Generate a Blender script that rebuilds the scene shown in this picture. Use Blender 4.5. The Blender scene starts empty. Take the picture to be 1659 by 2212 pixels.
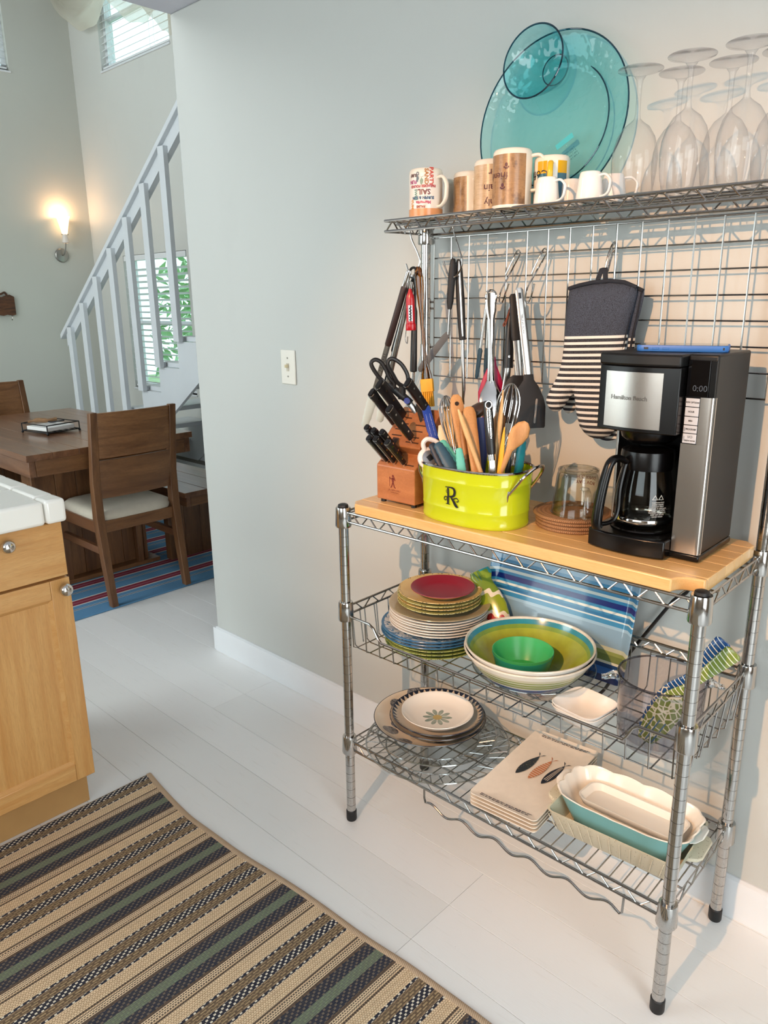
import bpy, math, random
from math import pi, sin, cos, radians as RAD
from mathutils import Vector as V, Matrix, Euler
random.seed(7)
scene = bpy.context.scene
COL = scene.collection

# ------------------------------------------------------------------ camera, sky, lights, exposure
cam_d = bpy.data.cameras.new('camera'); cam = bpy.data.objects.new('camera', cam_d); COL.objects.link(cam)
cam_d.sensor_fit = 'VERTICAL'; cam_d.sensor_height = 36.0; cam_d.lens = 1631.9 * 36.0 / 2212.0
cam_d.clip_start = 0.02; cam_d.clip_end = 200
cam.location = (1.33337, -1.24334, 1.41145)
cam.rotation_euler = (RAD(74.273), RAD(0.693), RAD(43.598))
scene.camera = cam
cy = scene.cycles
cy.use_light_tree = False; cy.max_bounces = 6; cy.diffuse_bounces = 3; cy.glossy_bounces = 3; cy.transmission_bounces = 5; cy.transparent_max_bounces = 14
cy.caustics_reflective = False; cy.caustics_refractive = False; cy.adaptive_threshold = 0.05
vs = scene.view_settings
vs.view_transform = 'Standard'; vs.look = 'None'; vs.gamma = 1.0; vs.use_curve_mapping = False
vs.exposure = 0.16

world = bpy.data.worlds.new('sky'); scene.world = world; world.use_nodes = True
_bg = world.node_tree.nodes['Background']
_bg.inputs['Color'].default_value = (0.86, 0.94, 1.0, 1); _bg.inputs['Strength'].default_value = 2.6

def light(name, kind, loc, energy, col, rot=(0, 0, 0), **kw):
    d = bpy.data.lights.new(name, kind); d.energy = energy; d.color = col
    for k, v in kw.items(): setattr(d, k, v)
    o = bpy.data.objects.new(name, d); COL.objects.link(o); o.location = loc; o.rotation_euler = rot
    return o
# daylight entering through the windows of the rooms, then one added side fill (each sits in a window opening built further down)
light('daylight_kitchen_window', 'AREA', (1.0, -3.27, 1.55), 17, (0.93, 0.97, 1.0), (RAD(90), 0, 0), shape='RECTANGLE', size=1.9, size_y=1.15)
light('daylight_patio_doors', 'AREA', (-3.0, -4.05, 1.5), 46, (0.95, 0.985, 1.0), (RAD(90), 0, 0), shape='RECTANGLE', size=3.2, size_y=2.3)
light('daylight_upper_window', 'AREA', (-3.2, -4.05, 3.6), 90, (0.95, 0.985, 1.0), (RAD(90), 0, 0), shape='RECTANGLE', size=3.0, size_y=1.0)
light('added_side_fill', 'AREA', (3.16, -1.55, 1.25), 44, (0.97, 0.985, 1.0), (0, RAD(90), 0), shape='RECTANGLE', size=2.0, size_y=1.6)  # unseen side source, added to brighten the cabinet front and floor
# bulb of the recessed kitchen downlight
light('downlight_bulb', 'SPOT', (0.80, -2.28, 2.33), 250, (1.0, 0.54, 0.26), tuple((V((0.52, 0.37, 0.90)) - V((0.80, -2.28, 2.33))).to_track_quat('-Z', 'Y').to_euler()), shadow_soft_size=0.014, spot_size=RAD(46), spot_blend=0.85)

# ------------------------------------------------------------------ helpers
def hexc(h, a=1.0):
    h = h.lstrip('#')
    f = lambda c: c / 12.92 if c <= 0.04045 else ((c + 0.055) / 1.055) ** 2.4
    return tuple(f(int(h[i:i + 2], 16) / 255) for i in (0, 2, 4)) + (a,)

class NT:
    """small node-tree writer"""
    def __init__(s, name):
        s.m = bpy.data.materials.new(name); s.m.use_nodes = True
        s.t = s.m.node_tree; s.b = s.t.nodes['Principled BSDF']; s.o = s.t.nodes['Material Output']
    def n(s, typ, **kw):
        nd = s.t.nodes.new(typ)
        for k, v in kw.items(): setattr(nd, k, v)
        return nd
    def set(s, sock, v):
        if isinstance(v, bpy.types.NodeSocket): s.t.links.new(v, sock)
        elif isinstance(v, str): sock.default_value = hexc(v)
        else: sock.default_value = v
    def co(s, which='Object'): return s.n('ShaderNodeTexCoord').outputs[which]
    def sep(s, v):
        nd = s.n('ShaderNodeSeparateXYZ'); s.set(nd.inputs[0], v); return nd.outputs
    def comb(s, x=0, y=0, z=0):
        nd = s.n('ShaderNodeCombineXYZ')
        for i, v in enumerate((x, y, z)): s.set(nd.inputs[i], v)
        return nd.outputs[0]
    def mt(s, op, a, b=0.0, c=0.0):
        nd = s.n('ShaderNodeMath', operation=op)
        s.set(nd.inputs[0], a); s.set(nd.inputs[1], b); s.set(nd.inputs[2], c)
        return nd.outputs[0]
    def mapv(s, v, scale=(1, 1, 1), loc=(0, 0, 0), rot=(0, 0, 0)):
        nd = s.n('ShaderNodeMapping'); s.set(nd.inputs['Vector'], v)
        nd.inputs['Scale'].default_value = scale; nd.inputs['Location'].default_value = loc; nd.inputs['Rotation'].default_value = rot
        return nd.outputs[0]
    def noise(s, v, scale=5, detail=3, rough=0.5, out=0, dist=0):
        nd = s.n('ShaderNodeTexNoise'); s.set(nd.inputs['Vector'], v)
        nd.inputs['Scale'].default_value = scale; nd.inputs['Detail'].default_value = detail; nd.inputs['Roughness'].default_value = rough
        nd.inputs['Distortion'].default_value = dist
        return nd.outputs[out]
    def voro(s, v, scale=5, feature='F1', out='Distance', rnd=1.0):
        nd = s.n('ShaderNodeTexVoronoi', feature=feature); s.set(nd.inputs['Vector'], v)
        nd.inputs['Scale'].default_value = scale; nd.inputs['Randomness'].default_value = rnd
        return nd.outputs[out]
    def white(s, v):
        nd = s.n('ShaderNodeTexWhiteNoise', noise_dimensions='1D'); s.set(nd.inputs['W'], v); return nd.outputs['Value']
    def ramp(s, f, stops, interp='LINEAR'):
        nd = s.n('ShaderNodeValToRGB'); s.set(nd.inputs[0], f); r = nd.color_ramp; r.interpolation = interp
        while len(r.elements) < len(stops): r.elements.new(0.5)
        for e, (p, c) in zip(r.elements, stops):
            e.position = p; e.color = hexc(c) if isinstance(c, str) else c
        return nd.outputs[0]
    def rmap(s, v, a, b, c, d):
        nd = s.n('ShaderNodeMapRange'); s.set(nd.inputs[0], v)
        for i, q in enumerate((a, b, c, d)): nd.inputs[i + 1].default_value = q
        return nd.outputs[0]
    def mix(s, f, a, b, mode='MIX'):
        nd = s.n('ShaderNodeMix', data_type='RGBA', blend_type=mode)
        s.set(nd.inputs[0], f); s.set(nd.inputs[6], a); s.set(nd.inputs[7], b)
        return nd.outputs[2]
    def bump(s, h, strength=0.3, dist=0.002):
        nd = s.n('ShaderNodeBump'); s.set(nd.inputs['Height'], h)
        nd.inputs['Strength'].default_value = strength; nd.inputs['Distance'].default_value = dist
        s.t.links.new(nd.outputs[0], s.b.inputs['Normal'])
    def out(s, col=None, rough=None, metal=None, **kw):
        if col is not None: s.set(s.b.inputs['Base Color'], col)
        if rough is not None: s.set(s.b.inputs['Roughness'], rough)
        if metal is not None: s.set(s.b.inputs['Metallic'], metal)
        for k, v in kw.items(): s.set(s.b.inputs[k.replace('_', ' ')], v)
        return s.m

_mats = {}
def mat(name, col='#888888', rough=0.5, metal=0.0, var=0.0, vscale=30, bump=0.0, bscale=200, **kw):
    if name in _mats: return _mats[name]
    N = NT(name); c = col
    if var:
        nz = N.noise(N.co(), vscale, 4)
        c = N.mix(N.rmap(nz, 0.3, 0.7, 0, 1), tuple(q * (1 - var) for q in hexc(col)[:3]) + (1,), tuple(min(1, q * (1 + var)) for q in hexc(col)[:3]) + (1,))
    if bump: N.bump(N.noise(N.co(), bscale, 3), bump, 0.001)
    _mats[name] = N.out(c, rough, metal, **kw)
    return _mats[name]

def thin_glass(name, col='#ffffff', edge='#ffffff', gloss=0.06, face=1.0, bumpy=0, edgepow=0.35, rough=0.02):
    """single-wall clear plastic or glass: light passes straight through, rims tint and reflect"""
    N = NT(name); t = N.t
    lw = N.n('ShaderNodeLayerWeight'); lw.inputs['Blend'].default_value = edgepow
    tr = N.n('ShaderNodeBsdfTransparent'); gl = N.n('ShaderNodeBsdfGlossy'); gl.inputs['Roughness'].default_value = rough
    N.set(tr.inputs[0], N.mix(lw.outputs['Facing'], col, edge))
    lf = N.n('ShaderNodeLayerWeight'); lf.inputs['Blend'].default_value = 0.5
    f = N.mt('MINIMUM', N.mt('MULTIPLY', N.mt('ADD', N.mt('MULTIPLY', N.mt('POWER', lf.outputs['Facing'], 4.0), 0.9), gloss), face), 1.0)
    mx = N.n('ShaderNodeMixShader'); N.set(mx.inputs[0], f)
    t.links.new(tr.outputs[0], mx.inputs[1]); t.links.new(gl.outputs[0], mx.inputs[2])
    if bumpy:
        b = N.n('ShaderNodeBump'); b.inputs['Strength'].default_value = 0.6; b.inputs['Distance'].default_value = 0.003
        N.set(b.inputs['Height'], N.voro(N.co(), bumpy, 'SMOOTH_F1')); t.links.new(b.outputs[0], gl.inputs['Normal']); t.links.new(b.outputs[0], lf.inputs['Normal']); t.links.new(b.outputs[0], lw.inputs['Normal'])
    t.links.new(mx.outputs[0], N.o.inputs['Surface'])
    return N.m

class MB:
    def __init__(s): s.v = []; s.f = []
    def add(s, vs, fs):
        k = len(s.v); s.v += [V(p) for p in vs]; s.f += [tuple(i + k for i in f) for f in fs]; return s
    def box(s, lo, hi):
        x0, y0, z0 = lo; x1, y1, z1 = hi
        return s.add([(x0, y0, z0), (x1, y0, z0), (x1, y1, z0), (x0, y1, z0), (x0, y0, z1), (x1, y0, z1), (x1, y1, z1), (x0, y1, z1)],
                     [(0, 3, 2, 1), (4, 5, 6, 7), (0, 1, 5, 4), (1, 2, 6, 5), (2, 3, 7, 6), (3, 0, 4, 7)])
    def rings(s, rs, closed=True, cap0=True, cap1=True, loop=False):
        n = len(rs[0]); k = len(s.v)
        for r in rs: s.v += [V(p) for p in r]
        m = len(rs)
        for i in range(m if loop else m - 1):
            a = k + i * n; b = k + ((i + 1) % m) * n
            for j in range(n if closed else n - 1):
                j2 = (j + 1) % n
                s.f.append((a + j, a + j2, b + j2, b + j))
        if not loop and closed:
            if cap0: s.f.append(tuple(k + j for j in reversed(range(n))))
            if cap1: s.f.append(tuple(k + (m - 1) * n + j for j in range(n)))
        return s
    def tube(s, pts, r, n=8, closed=False):
        P = [V(p) for p in pts]; m = len(P)
        rad = list(r) if isinstance(r, (list, tuple)) else [r] * m
        T = []
        for i in range(m):
            a = P[(i - 1) % m] if (closed or i > 0) else P[i]; b = P[(i + 1) % m] if (closed or i < m - 1) else P[i]
            d = b - a; T.append(d.normalized() if d.length > 1e-9 else V((0, 0, 1)))
        u = T[0].orthogonal().normalized(); rs = []
        for i in range(m):
            u = (u - T[i] * u.dot(T[i]))
            u = u.normalized() if u.length > 1e-6 else T[i].orthogonal().normalized()
            w = T[i].cross(u)
            rs.append([P[i] + (u * cos(2 * pi * j / n) + w * sin(2 * pi * j / n)) * rad[i] for j in range(n)])
        return s.rings(rs, loop=closed)
    def lathe(s, prof, n=32, sx=1.0, sy=1.0, fn=None, cap0=False, cap1=False, c=(0, 0, 0)):
        """profile (r, z), outside surface when listed bottom to top"""
        rs = []
        for r, z in prof:
            r = max(r, 1e-5); ring = []
            for j in range(n):
                a = 2 * pi * j / n; q = r * (fn(a, r, z) if fn else 1)
                ring.append((c[0] + q * cos(a) * sx, c[1] + q * sin(a) * sy, c[2] + z))
            rs.append(ring)
        return s.rings(rs, cap0=cap0, cap1=cap1)
    def prism(s, out, z0, z1):
        return s.rings([[(x, y, z0) for x, y in out], [(x, y, z1) for x, y in out]])
    def blade(s, a, b, secs, nrm, k=10, p=2.6):
        """section list (t along a-b, width, thickness, offset along normal); rounded-rectangle sections"""
        a = V(a); b = V(b); d = b - a; T = d.normalized(); n = V(nrm); n = (n - T * n.dot(T)).normalized(); w = T.cross(n)
        rs = []
        for sc in secs:
            t, W, H = sc[:3]; off = sc[3] if len(sc) > 3 else 0; side = sc[4] if len(sc) > 4 else 0
            c = a + d * t + n * off + w * side; ring = []
            for j in range(k):
                g = 2 * pi * (j + .5) / k; cx, sx_ = cos(g), sin(g)
                e = (abs(cx) ** p + abs(sx_) ** p) ** (-1 / p)
                ring.append(c + w * (cx * e * W / 2) + n * (sx_ * e * H / 2))
            rs.append(ring)
        return s.rings(rs)
    def shift(s, d):
        d = V(d); s.v = [p + d for p in s.v]; return s
    def xf(s, M): s.v = [M @ p for p in s.v]; return s
    def flip(s): s.f = [tuple(reversed(f)) for f in s.f]; return s
    def mesh(s, name):
        me = bpy.data.meshes.new(name); me.from_pydata([tuple(p) for p in s.v], [], s.f); me.update(); return me

def mk(name, mb, m, parent=None, loc=(0, 0, 0), rot=(0, 0, 0), smooth=35, bev=0, seg=2, sub=0, sol=0, fixn=False):
    me = mb if isinstance(mb, bpy.types.Mesh) else mb.mesh(name)
    if not isinstance(mb, bpy.types.Mesh):
        if fixn:
            import bmesh
            b = bmesh.new(); b.from_mesh(me); bmesh.ops.recalc_face_normals(b, faces=b.faces); b.to_mesh(me); b.free()
        for mm in (m if isinstance(m, (list, tuple)) else [m]): me.materials.append(mm)
        if smooth:
            me.polygons.foreach_set('use_smooth', [True] * len(me.polygons))
            me.set_sharp_from_angle(angle=RAD(smooth))
    o = bpy.data.objects.new(name, me); COL.objects.link(o)
    o.location = loc; o.rotation_euler = rot
    if parent: o.parent = parent
    if sol:
        q = o.modifiers.new('s', 'SOLIDIFY'); q.thickness = sol; q.offset = 0
    if bev:
        q = o.modifiers.new('b', 'BEVEL'); q.width = bev; q.segments = seg; q.limit_method = 'ANGLE'; q.angle_limit = RAD(40)
    if sub:
        q = o.modifiers.new('u', 'SUBSURF'); q.levels = sub; q.render_levels = sub
    return o
def tag(o, label=None, cat=None, group=None, kind=None):
    for k, v in (('label', label), ('category', cat), ('group', group), ('kind', kind)):
        if v: o[k] = v
    return o
def thing(name, label, cat, loc=(0, 0, 0), rz=0.0, group=None):
    o = bpy.data.objects.new(name, None); COL.objects.link(o); o.location = loc; o.rotation_euler = (0, 0, rz)
    o.empty_display_size = 0.05
    return tag(o, label, cat, group)
def struct(name, mb, m, parent=None, **kw):
    o = mk(name, mb, m, parent, **kw)
    if not parent: o['kind'] = 'structure'
    return o
def dup(o, parent=None):
    c = o.copy(); COL.objects.link(c)
    if parent: c.parent = parent
    for ch in list(o.children): dup(ch, c)
    return c

# rack frame: origin at the foot of the rack's front left post, turned a little from the wall
RA = RAD(0.827)
RM = Matrix.Rotation(RA, 4, 'Z')
def RK(p): return RM @ V(p)
ORG = {}
def rth(name, label, cat, loc, rz=0.0, group=None):
    t = thing(name, label, cat, RK(loc), RA + rz, group); ORG[t.name] = (V(loc), rz); return t
def rp(t, name, mb, m, parent=None, **kw):
    """part authored in rack coordinates, stored relative to its thing"""
    L, rz = ORG[t.name]
    mb.xf(Matrix.Rotation(-rz, 4, 'Z') @ Matrix.Translation(-L))
    return mk(name, mb, m, parent or t, **kw)
def rmesh(name, label, cat, loc, mb, m, rz=0.0, group=None, local=False, **kw):
    """a thing that is one mesh; mb in rack coordinates unless local"""
    if not local: mb.xf(Matrix.Rotation(-rz, 4, 'Z') @ Matrix.Translation(-V(loc)))
    o = mk(name, mb, m, None, RK(loc), (0, 0, RA + rz), **kw); ORG[o.name] = (V(loc), rz)
    return tag(o, label, cat, group)

_tc = {}
def text_mb(body, size, align='CENTER', bold=0.0):
    cu = bpy.data.curves.new('t', 'FONT'); cu.body = body; cu.size = size; cu.align_x = align; cu.align_y = 'CENTER'; cu.resolution_u = 2; cu.offset = bold
    ob = bpy.data.objects.new('t', cu); COL.objects.link(ob)
    me = bpy.data.meshes.new_from_object(ob.evaluated_get(bpy.context.evaluated_depsgraph_get()))
    mb = MB(); mb.v = [v.co.copy() for v in me.vertices]; mb.f = [tuple(p.vertices) for p in me.polygons]
    bpy.data.objects.remove(ob); bpy.data.curves.remove(cu); bpy.data.meshes.remove(me)
    return mb
def onplane(mb, o, ux, uy, sx=1.0):
    o = V(o); ux = V(ux).normalized(); uy = V(uy).normalized()
    mb.v = [o + ux * (p.x * sx) + uy * p.y for p in mb.v]; return mb
def oncyl(mb, c, r, a0, z, inv=False, rtop=None, h=1):
    """wrap flat lettering on an upright cylinder; inv turns it upside down"""
    out = []
    for p in mb.v:
        x, y = (-p.x, -p.y) if inv else (p.x, p.y)
        a = a0 + x / r
        out.append(V((c[0] + r * cos(a), c[1] + r * sin(a), z + y)))
    mb.v = out; return mb
def arc(c, r, a0, a1, n, ax=(1, 0, 0), ay=(0, 0, 1)):
    c = V(c); ax = V(ax); ay = V(ay)
    return [c + ax * (r * cos(a0 + (a1 - a0) * i / n)) + ay * (r * sin(a0 + (a1 - a0) * i / n)) for i in range(n + 1)]
def lerp(a, b, t): return V(a) + (V(b) - V(a)) * t
def spline(pts, per=6):
    P = [V(p) for p in pts]; out = []
    for i in range(len(P) - 1):
        p0 = P[max(i - 1, 0)]; p1 = P[i]; p2 = P[i + 1]; p3 = P[min(i + 2, len(P) - 1)]
        for k in range(per):
            t = k / per
            out.append(0.5 * ((2 * p1) + (p2 - p0) * t + (2 * p0 - 5 * p1 + 4 * p2 - p3) * t * t + (3 * p1 - p0 - 3 * p2 + p3) * t ** 3))
    out.append(P[-1]); return out

# ------------------------------------------------------------------ the setting
def wall_mat(name, col):
    N = NT(name); c = N.co()
    n1 = N.noise(c, 1.3, 3); n2 = N.noise(N.mapv(c, (6, 6, 3)), 1.0, 4)
    cc = N.mix(N.rmap(n1, .35, .7, 0, .6), col, tuple(q * f for q, f in zip(hexc(col)[:3], (.95, .955, .955))) + (1,))
    cc = N.mix(N.rmap(n2, .62, .75, 0, .25), cc, tuple(q * .9 for q in hexc(col)[:3]) + (1,))
    N.bump(N.noise(c, 260, 3), .14, .0012)
    return N.out(cc, .55)
M_wall = wall_mat('wall_paint', '#c7c8c3')
M_din = wall_mat('dining_wall_paint', '#dcdcd6')
M_tinted = wall_mat('shade_tinted_paint', '#d0d0c6')  # white wall; the grey-green cast of its light is mixed into the colour
M_ceil = mat('ceiling_paint', '#cfcfd8', .7)
M_white = mat('white_trim', '#e6e8ea', .4, var=.02, vscale=6)
def floor_mat():
    N = NT('floor_paint'); c = N.co(); oi = N.n('ShaderNodeObjectInfo').outputs['Random']
    base = N.mix(oi, '#ecebe8', '#f3f2f0')
    sc = N.noise(N.mapv(c, (3, 40, 3)), 3, 5, .6)
    base = N.mix(N.rmap(sc, .6, .75, 0, .25), base, '#c9c3ba')
    sp = N.voro(N.mapv(c, (1, 1, 1)), 22); base = N.mix(N.rmap(sp, .0, .03, .8, 0), base, '#8f8578')
    N.bump(N.noise(N.mapv(c, (8, 60, 8)), 6, 4), .15, .001)
    return N.out(base, N.rmap(sc, .4, .8, .3, .5))
M_floor = floor_mat()
YW = .3767; XE = -1.1945; ZC = 2.349
XD = -6.31; YF = 2.55; ZD = 5.0; XR = 3.2; YK = -3.3; YD = -4.1
# floor slab and its painted boards
fl = struct('floor', MB().box((XD, YD, -.08), (XR, YF, -.0015)), mat('floor_seam', '#8d857a', .8))
pl_mesh = {}
def plank(x0, x1, y0, y1):
    key = round(x1 - x0, 3)
    if key not in pl_mesh:
        w = .1385 - .0011; L = x1 - x0 - .001
        mb = MB(); e = .0004
        mb.rings([[(0, 0, -.008), (L, 0, -.008), (L, w, -.008), (0, w, -.008)], [(0, 0, -e), (L, 0, -e), (L, w, -e), (0, w, -e)], [(e, e, 0), (L - e, e, 0), (L - e, w - e, 0), (e, w - e, 0)]])
        o = mk('plank', mb, M_floor, fl, smooth=0); pl_mesh[key] = o.data
    else:
        o = bpy.data.objects.new('plank', pl_mesh[key]); COL.objects.link(o); o.parent = fl
    o.location = (x0, y0, 0)
rnd = random.Random(3)
for k in range(-13, 17):
    y0 = .080 + .1385 * k
    xs = -6.2 + rnd.choice((0, .6, 1.2, 1.8))
    while xs < 2.6:
        plank(xs, xs + 2.4, y0, y0 + .1385); xs += 2.4
# walls
wr = struct('wall_right', MB().box((XE, YW, 0), (XR, YW + .115, ZC)), M_wall, bev=.004)
struct('wall_upper', MB().box((XE, YW + .0, ZC + .1), (XR, YW + .115, ZD)), M_wall)
struct('ceiling', MB().box((XE, YK, ZC), (XR, YW + .115, ZC + .1)), M_ceil)
struct('wall_header', MB().box((XE, YD, ZC + .1), (XE + .12, YW, ZD)), M_wall)
struct('ceiling_dining', MB().box((XD - .1, YD, ZD), (XR, YF + .1, ZD + .1)), M_ceil)
M_dullwall = mat('dull_unseen_wall', '#94806a', .5, var=.08, vscale=5)  # dull brown for the unseen walls, added to cut their bounce light

def wall_y(name, y0, y1, x0, x1, z1, holes, m):
    """wall along x with window holes (x0, x1, z0, z1)"""
    mb = MB(); xs = sorted({x0, x1} | {h[0] for h in holes} | {h[1] for h in holes}); zs = sorted({0, z1} | {h[2] for h in holes} | {h[3] for h in holes})
    for a, b in zip(xs, xs[1:]):
        for c, d in zip(zs, zs[1:]):
            if not any(h[0] <= a and b <= h[1] and h[2] <= c and d <= h[3] for h in holes):
                mb.box((a, y0, c), (b, y1, d))
    return struct(name, mb, m, smooth=0)
def wall_x(name, x0, x1, ya, yb, z1, holes, m):
    mb = MB(); ys = sorted({ya, yb} | {h[0] for h in holes} | {h[1] for h in holes}); zs = sorted({0, z1} | {h[2] for h in holes} | {h[3] for h in holes})
    for a, b in zip(ys, ys[1:]):
        for c, d in zip(zs, zs[1:]):
            if not any(h[0] <= a and b <= h[1] and h[2] <= c and d <= h[3] for h in holes):
                mb.box((x0, a, c), (x1, b, d))
    return struct(name, mb, m, smooth=0)
HW = (-5.76, -4.62, 3.42, 4.25); SW = (-5.72, -4.62, .60, 1.84); LW = (.9, 1.95, 3.42, 4.4)
wall_y('wall_far', YF, YF + .14, XD, XR, ZD, [HW, SW], M_din)
wall_x('wall_left', XD - .14, XD, YD, YF + .14, ZD, [LW], M_tinted)
wall_y('wall_back', YK - .12, YK, XE, XR, ZC, [(.05, 1.95, .98, 2.13)], M_dullwall)
wall_x('wall_end', XR, XR + .1, YK - .1, YF + .1, ZD, [(-2.35, -.75, .25, 2.25)], M_dullwall)
wall_y('wall_patio', YD - .12, YD, XD, XE + .1, ZD, [(-4.6, -1.4, .35, 2.65), (-4.7, -1.7, 3.1, 4.1)], M_din)
struct('wall_return', MB().box((XE - .02, YD, 0), (XE + .1, YK, ZD)), M_wall)
# baseboards
def baseboard(name, x0, x1, y):
    prof = [(0, 0), (-.016, 0), (-.016, .085), (-.011, .098), (-.004, .103), (0, .103)]
    struct(name, MB().rings([[(x, y + a, b) for a, b in prof] for x in (x0, x1)]), M_white, smooth=30)
baseboard('baseboard_right', XE, XR, YW)
struct('baseboard_wall_end', MB().box((XE - .014, YW - .014, 0), (XE, YW + .115, .1)), M_white, bev=.003)
baseboard('baseboard_far', XD, XR, YF)
# windows in view: frame, sill, slats of the blind, panes
M_slat = mat('blind_slat', '#f2f4f5', .45, Transmission_Weight=0.0)
M_pane = thin_glass('window_glass', '#eef8f6', '#dfeeee', .1)
M_cord = mat('blind_cord', '#e9e9e6', .7)
def window(name, w, axis, tilt, pitch=.055):
    """axis 'y': hole in the far wall, axis 'x': hole in the left wall"""
    a, b, z0, z1 = w
    T = (lambda u, d, z: (u, YF + d, z)) if axis == 'y' else (lambda u, d, z: (XD - d, u, z))
    def bx(mb, lo, hi):
        p = T(*lo); q = T(*hi)
        mb.box([min(i, j) for i, j in zip(p, q)], [max(i, j) for i, j in zip(p, q)])
    f = MB()
    for lo, hi in (((a, .05, z0), (a + .045, .12, z1)), ((b - .045, .05, z0), (b, .12, z1)), ((a, .05, z0), (b, .12, z0 + .045)), ((a, .05, z1 - .045), (b, .12, z1)), ((a, .08, (z0 + z1) / 2 - .02), (b, .11, (z0 + z1) / 2 + .02))): bx(f, lo, hi)
    root = struct(name, f, M_white, smooth=0)
    p = MB(); bx(p, (a + .04, .093, z0 + .04), (b - .04, .097, z1 - .04)); mk('pane', p, M_pane, root, smooth=0)
    s = MB(); bx(s, (a - .01, -.012, z0 - .018), (b + .01, .06, z0)); mk('sill', s, M_white, root, smooth=0, bev=.003)
    h = MB(); bx(h, (a + .012, .0, z1 - .05), (b - .012, .05, z1 - .004)); mk('headrail', h, M_slat, root, smooth=0)
    r = MB(); bx(r, (a + .014, .008, z0 + .012), (b - .014, .045, z0 + .03)); mk('bottom_rail', r, M_slat, root, smooth=0, bev=.003)
    n = int((z1 - z0 - .1) / pitch); first = None
    for i in range(n):
        z = z0 + .06 + i * pitch; dz = .021 * sin(tilt); dd = .021 * cos(tilt)
        if first is None:
            mb = MB(); q = []
            for u in (a + .016, b - .016):
                q.append([T(u, .026 - dd, -dz - .0012), T(u, .026 + dd, dz - .0012), T(u, .026 + dd, dz + .0012), T(u, .026, .004), T(u, .026 - dd, -dz + .0012)])
            mb.rings(q); o = mk('slat', mb, M_slat, root, smooth=0, fixn=True); first = o.data
        else:
            o = bpy.data.objects.new('slat', first); COL.objects.link(o); o.parent = root
        o.location = (0, 0, z)
    for u in (a + .16, b - .3):
        c = MB()
        for d in (.004, .048): c.tube([T(u, d, z0 + .02), T(u, d, z1 - .03)], .0016, 5)
        mk('ladder_cord', c, M_cord, root)
    return root
window('window_1', HW, 'y', RAD(35)); window('window_2', SW, 'y', RAD(-22)); window('window_3', LW, 'x', RAD(35))
def plain_window(name, y, x0, x1, z0, z1, nm):
    f = MB()
    for lo, hi in (((x0, y - .09, z0), (x0 + .05, y - .03, z1)), ((x1 - .05, y - .09, z0), (x1, y - .03, z1)), ((x0, y - .09, z0), (x1, y - .03, z0 + .05)), ((x0, y - .09, z1 - .05), (x1, y - .03, z1))): f.box(lo, hi)
    for i in range(1, nm): 
        u = x0 + (x1 - x0) * i / nm; f.box((u - .025, y - .08, z0), (u + .025, y - .04, z1))
    r = struct(name, f, M_white, smooth=0)
    mk('pane', MB().box((x0 + .04, y - .064, z0 + .04), (x1 - .04, y - .06, z1 - .04)), M_pane, r, smooth=0)
plain_window('window_4', YK, .05, 1.95, .98, 2.13, 2); plain_window('window_5', YD, -4.6, -1.4, .35, 2.65, 3); plain_window('window_6', YD, -4.7, -1.7, 3.1, 4.1, 3)
f = MB()
for lo, hi in (((XR + .03, -2.35, .25), (XR + .08, -2.29, 2.25)), ((XR + .03, -.81, .25), (XR + .08, -.75, 2.25)), ((XR + .03, -2.35, .25), (XR + .08, -.75, .31)), ((XR + .03, -2.35, 2.19), (XR + .08, -.75, 2.25)), ((XR + .04, -1.58, .25), (XR + .07, -1.52, 2.25))): f.box(lo, hi)
r = struct('added_side_frame', f, M_white, smooth=0); mk('pane', MB().box((XR + .053, -2.3, .3), (XR + .057, -.8, 2.2)), M_pane, r, smooth=0)  # frame and pane for the added side fill, out of view
# garden greenery outside the stair window
def foliage(name, label, c, r, n, seed):
    rn = random.Random(seed); mb = MB()
    for i in range(n):
        d = V((rn.gauss(0, 1), rn.gauss(0, .6), rn.gauss(0, 1))).normalized() * r * rn.random() ** .4
        q = V(c) + V((d.x * 1.1, d.y * .6, d.z)); u = V((rn.uniform(-1, 1), rn.uniform(-1, 1), rn.uniform(-1, 1))).normalized() * .10; w = u.orthogonal().normalized() * .035
        mb.add([q - u, q + w, q + u, q - w], [(0, 1, 2, 3)])
    N = NT('leaf'); m = N.out(N.mix(N.noise(N.co(), 3), '#3f8a4a', '#8fc07a'), .5)
    t = thing(name, label, 'shrub', (c[0], c[1], 0)); mb.shift((-c[0], -c[1], 0))
    o = mk('leaves', mb, m, t, smooth=0); o['kind'] = 'stuff'
    mk('stem', MB().tube([(0, 0, -.1), (.02, 0, c[2])], [.03, .015]), mat('bark', '#5d4a38', .8), t)
foliage('garden_shrub', 'green leafy shrub outside, seen through the stair window blind', (-5.9, 3.7, 1.1), 1.0, 420, 4)
foliage('garden_shrub', 'smaller green shrub outside at the right part of the stair window', (-7.6, 4.9, 1.2), 1.2, 420, 9)
struct('ground', MB().box((-14, YF + .2, -.4), (6, 14, -.12)), mat('lawn', '#7f9a68', .9), smooth=0)['label'] = 'pale green lawn outside the window'
# recessed kitchen downlight (out of frame, carries the warm bulb)
t = thing('ceiling_downlight', 'round white downlight set in the kitchen ceiling', 'lamp', (.80, -2.28, ZC))
mk('trim_ring', MB().lathe([(.085, 0), (.085, -.006), (.07, -.009), (.06, -.004), (.06, 0)], 32).flip(), M_white, t)
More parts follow.
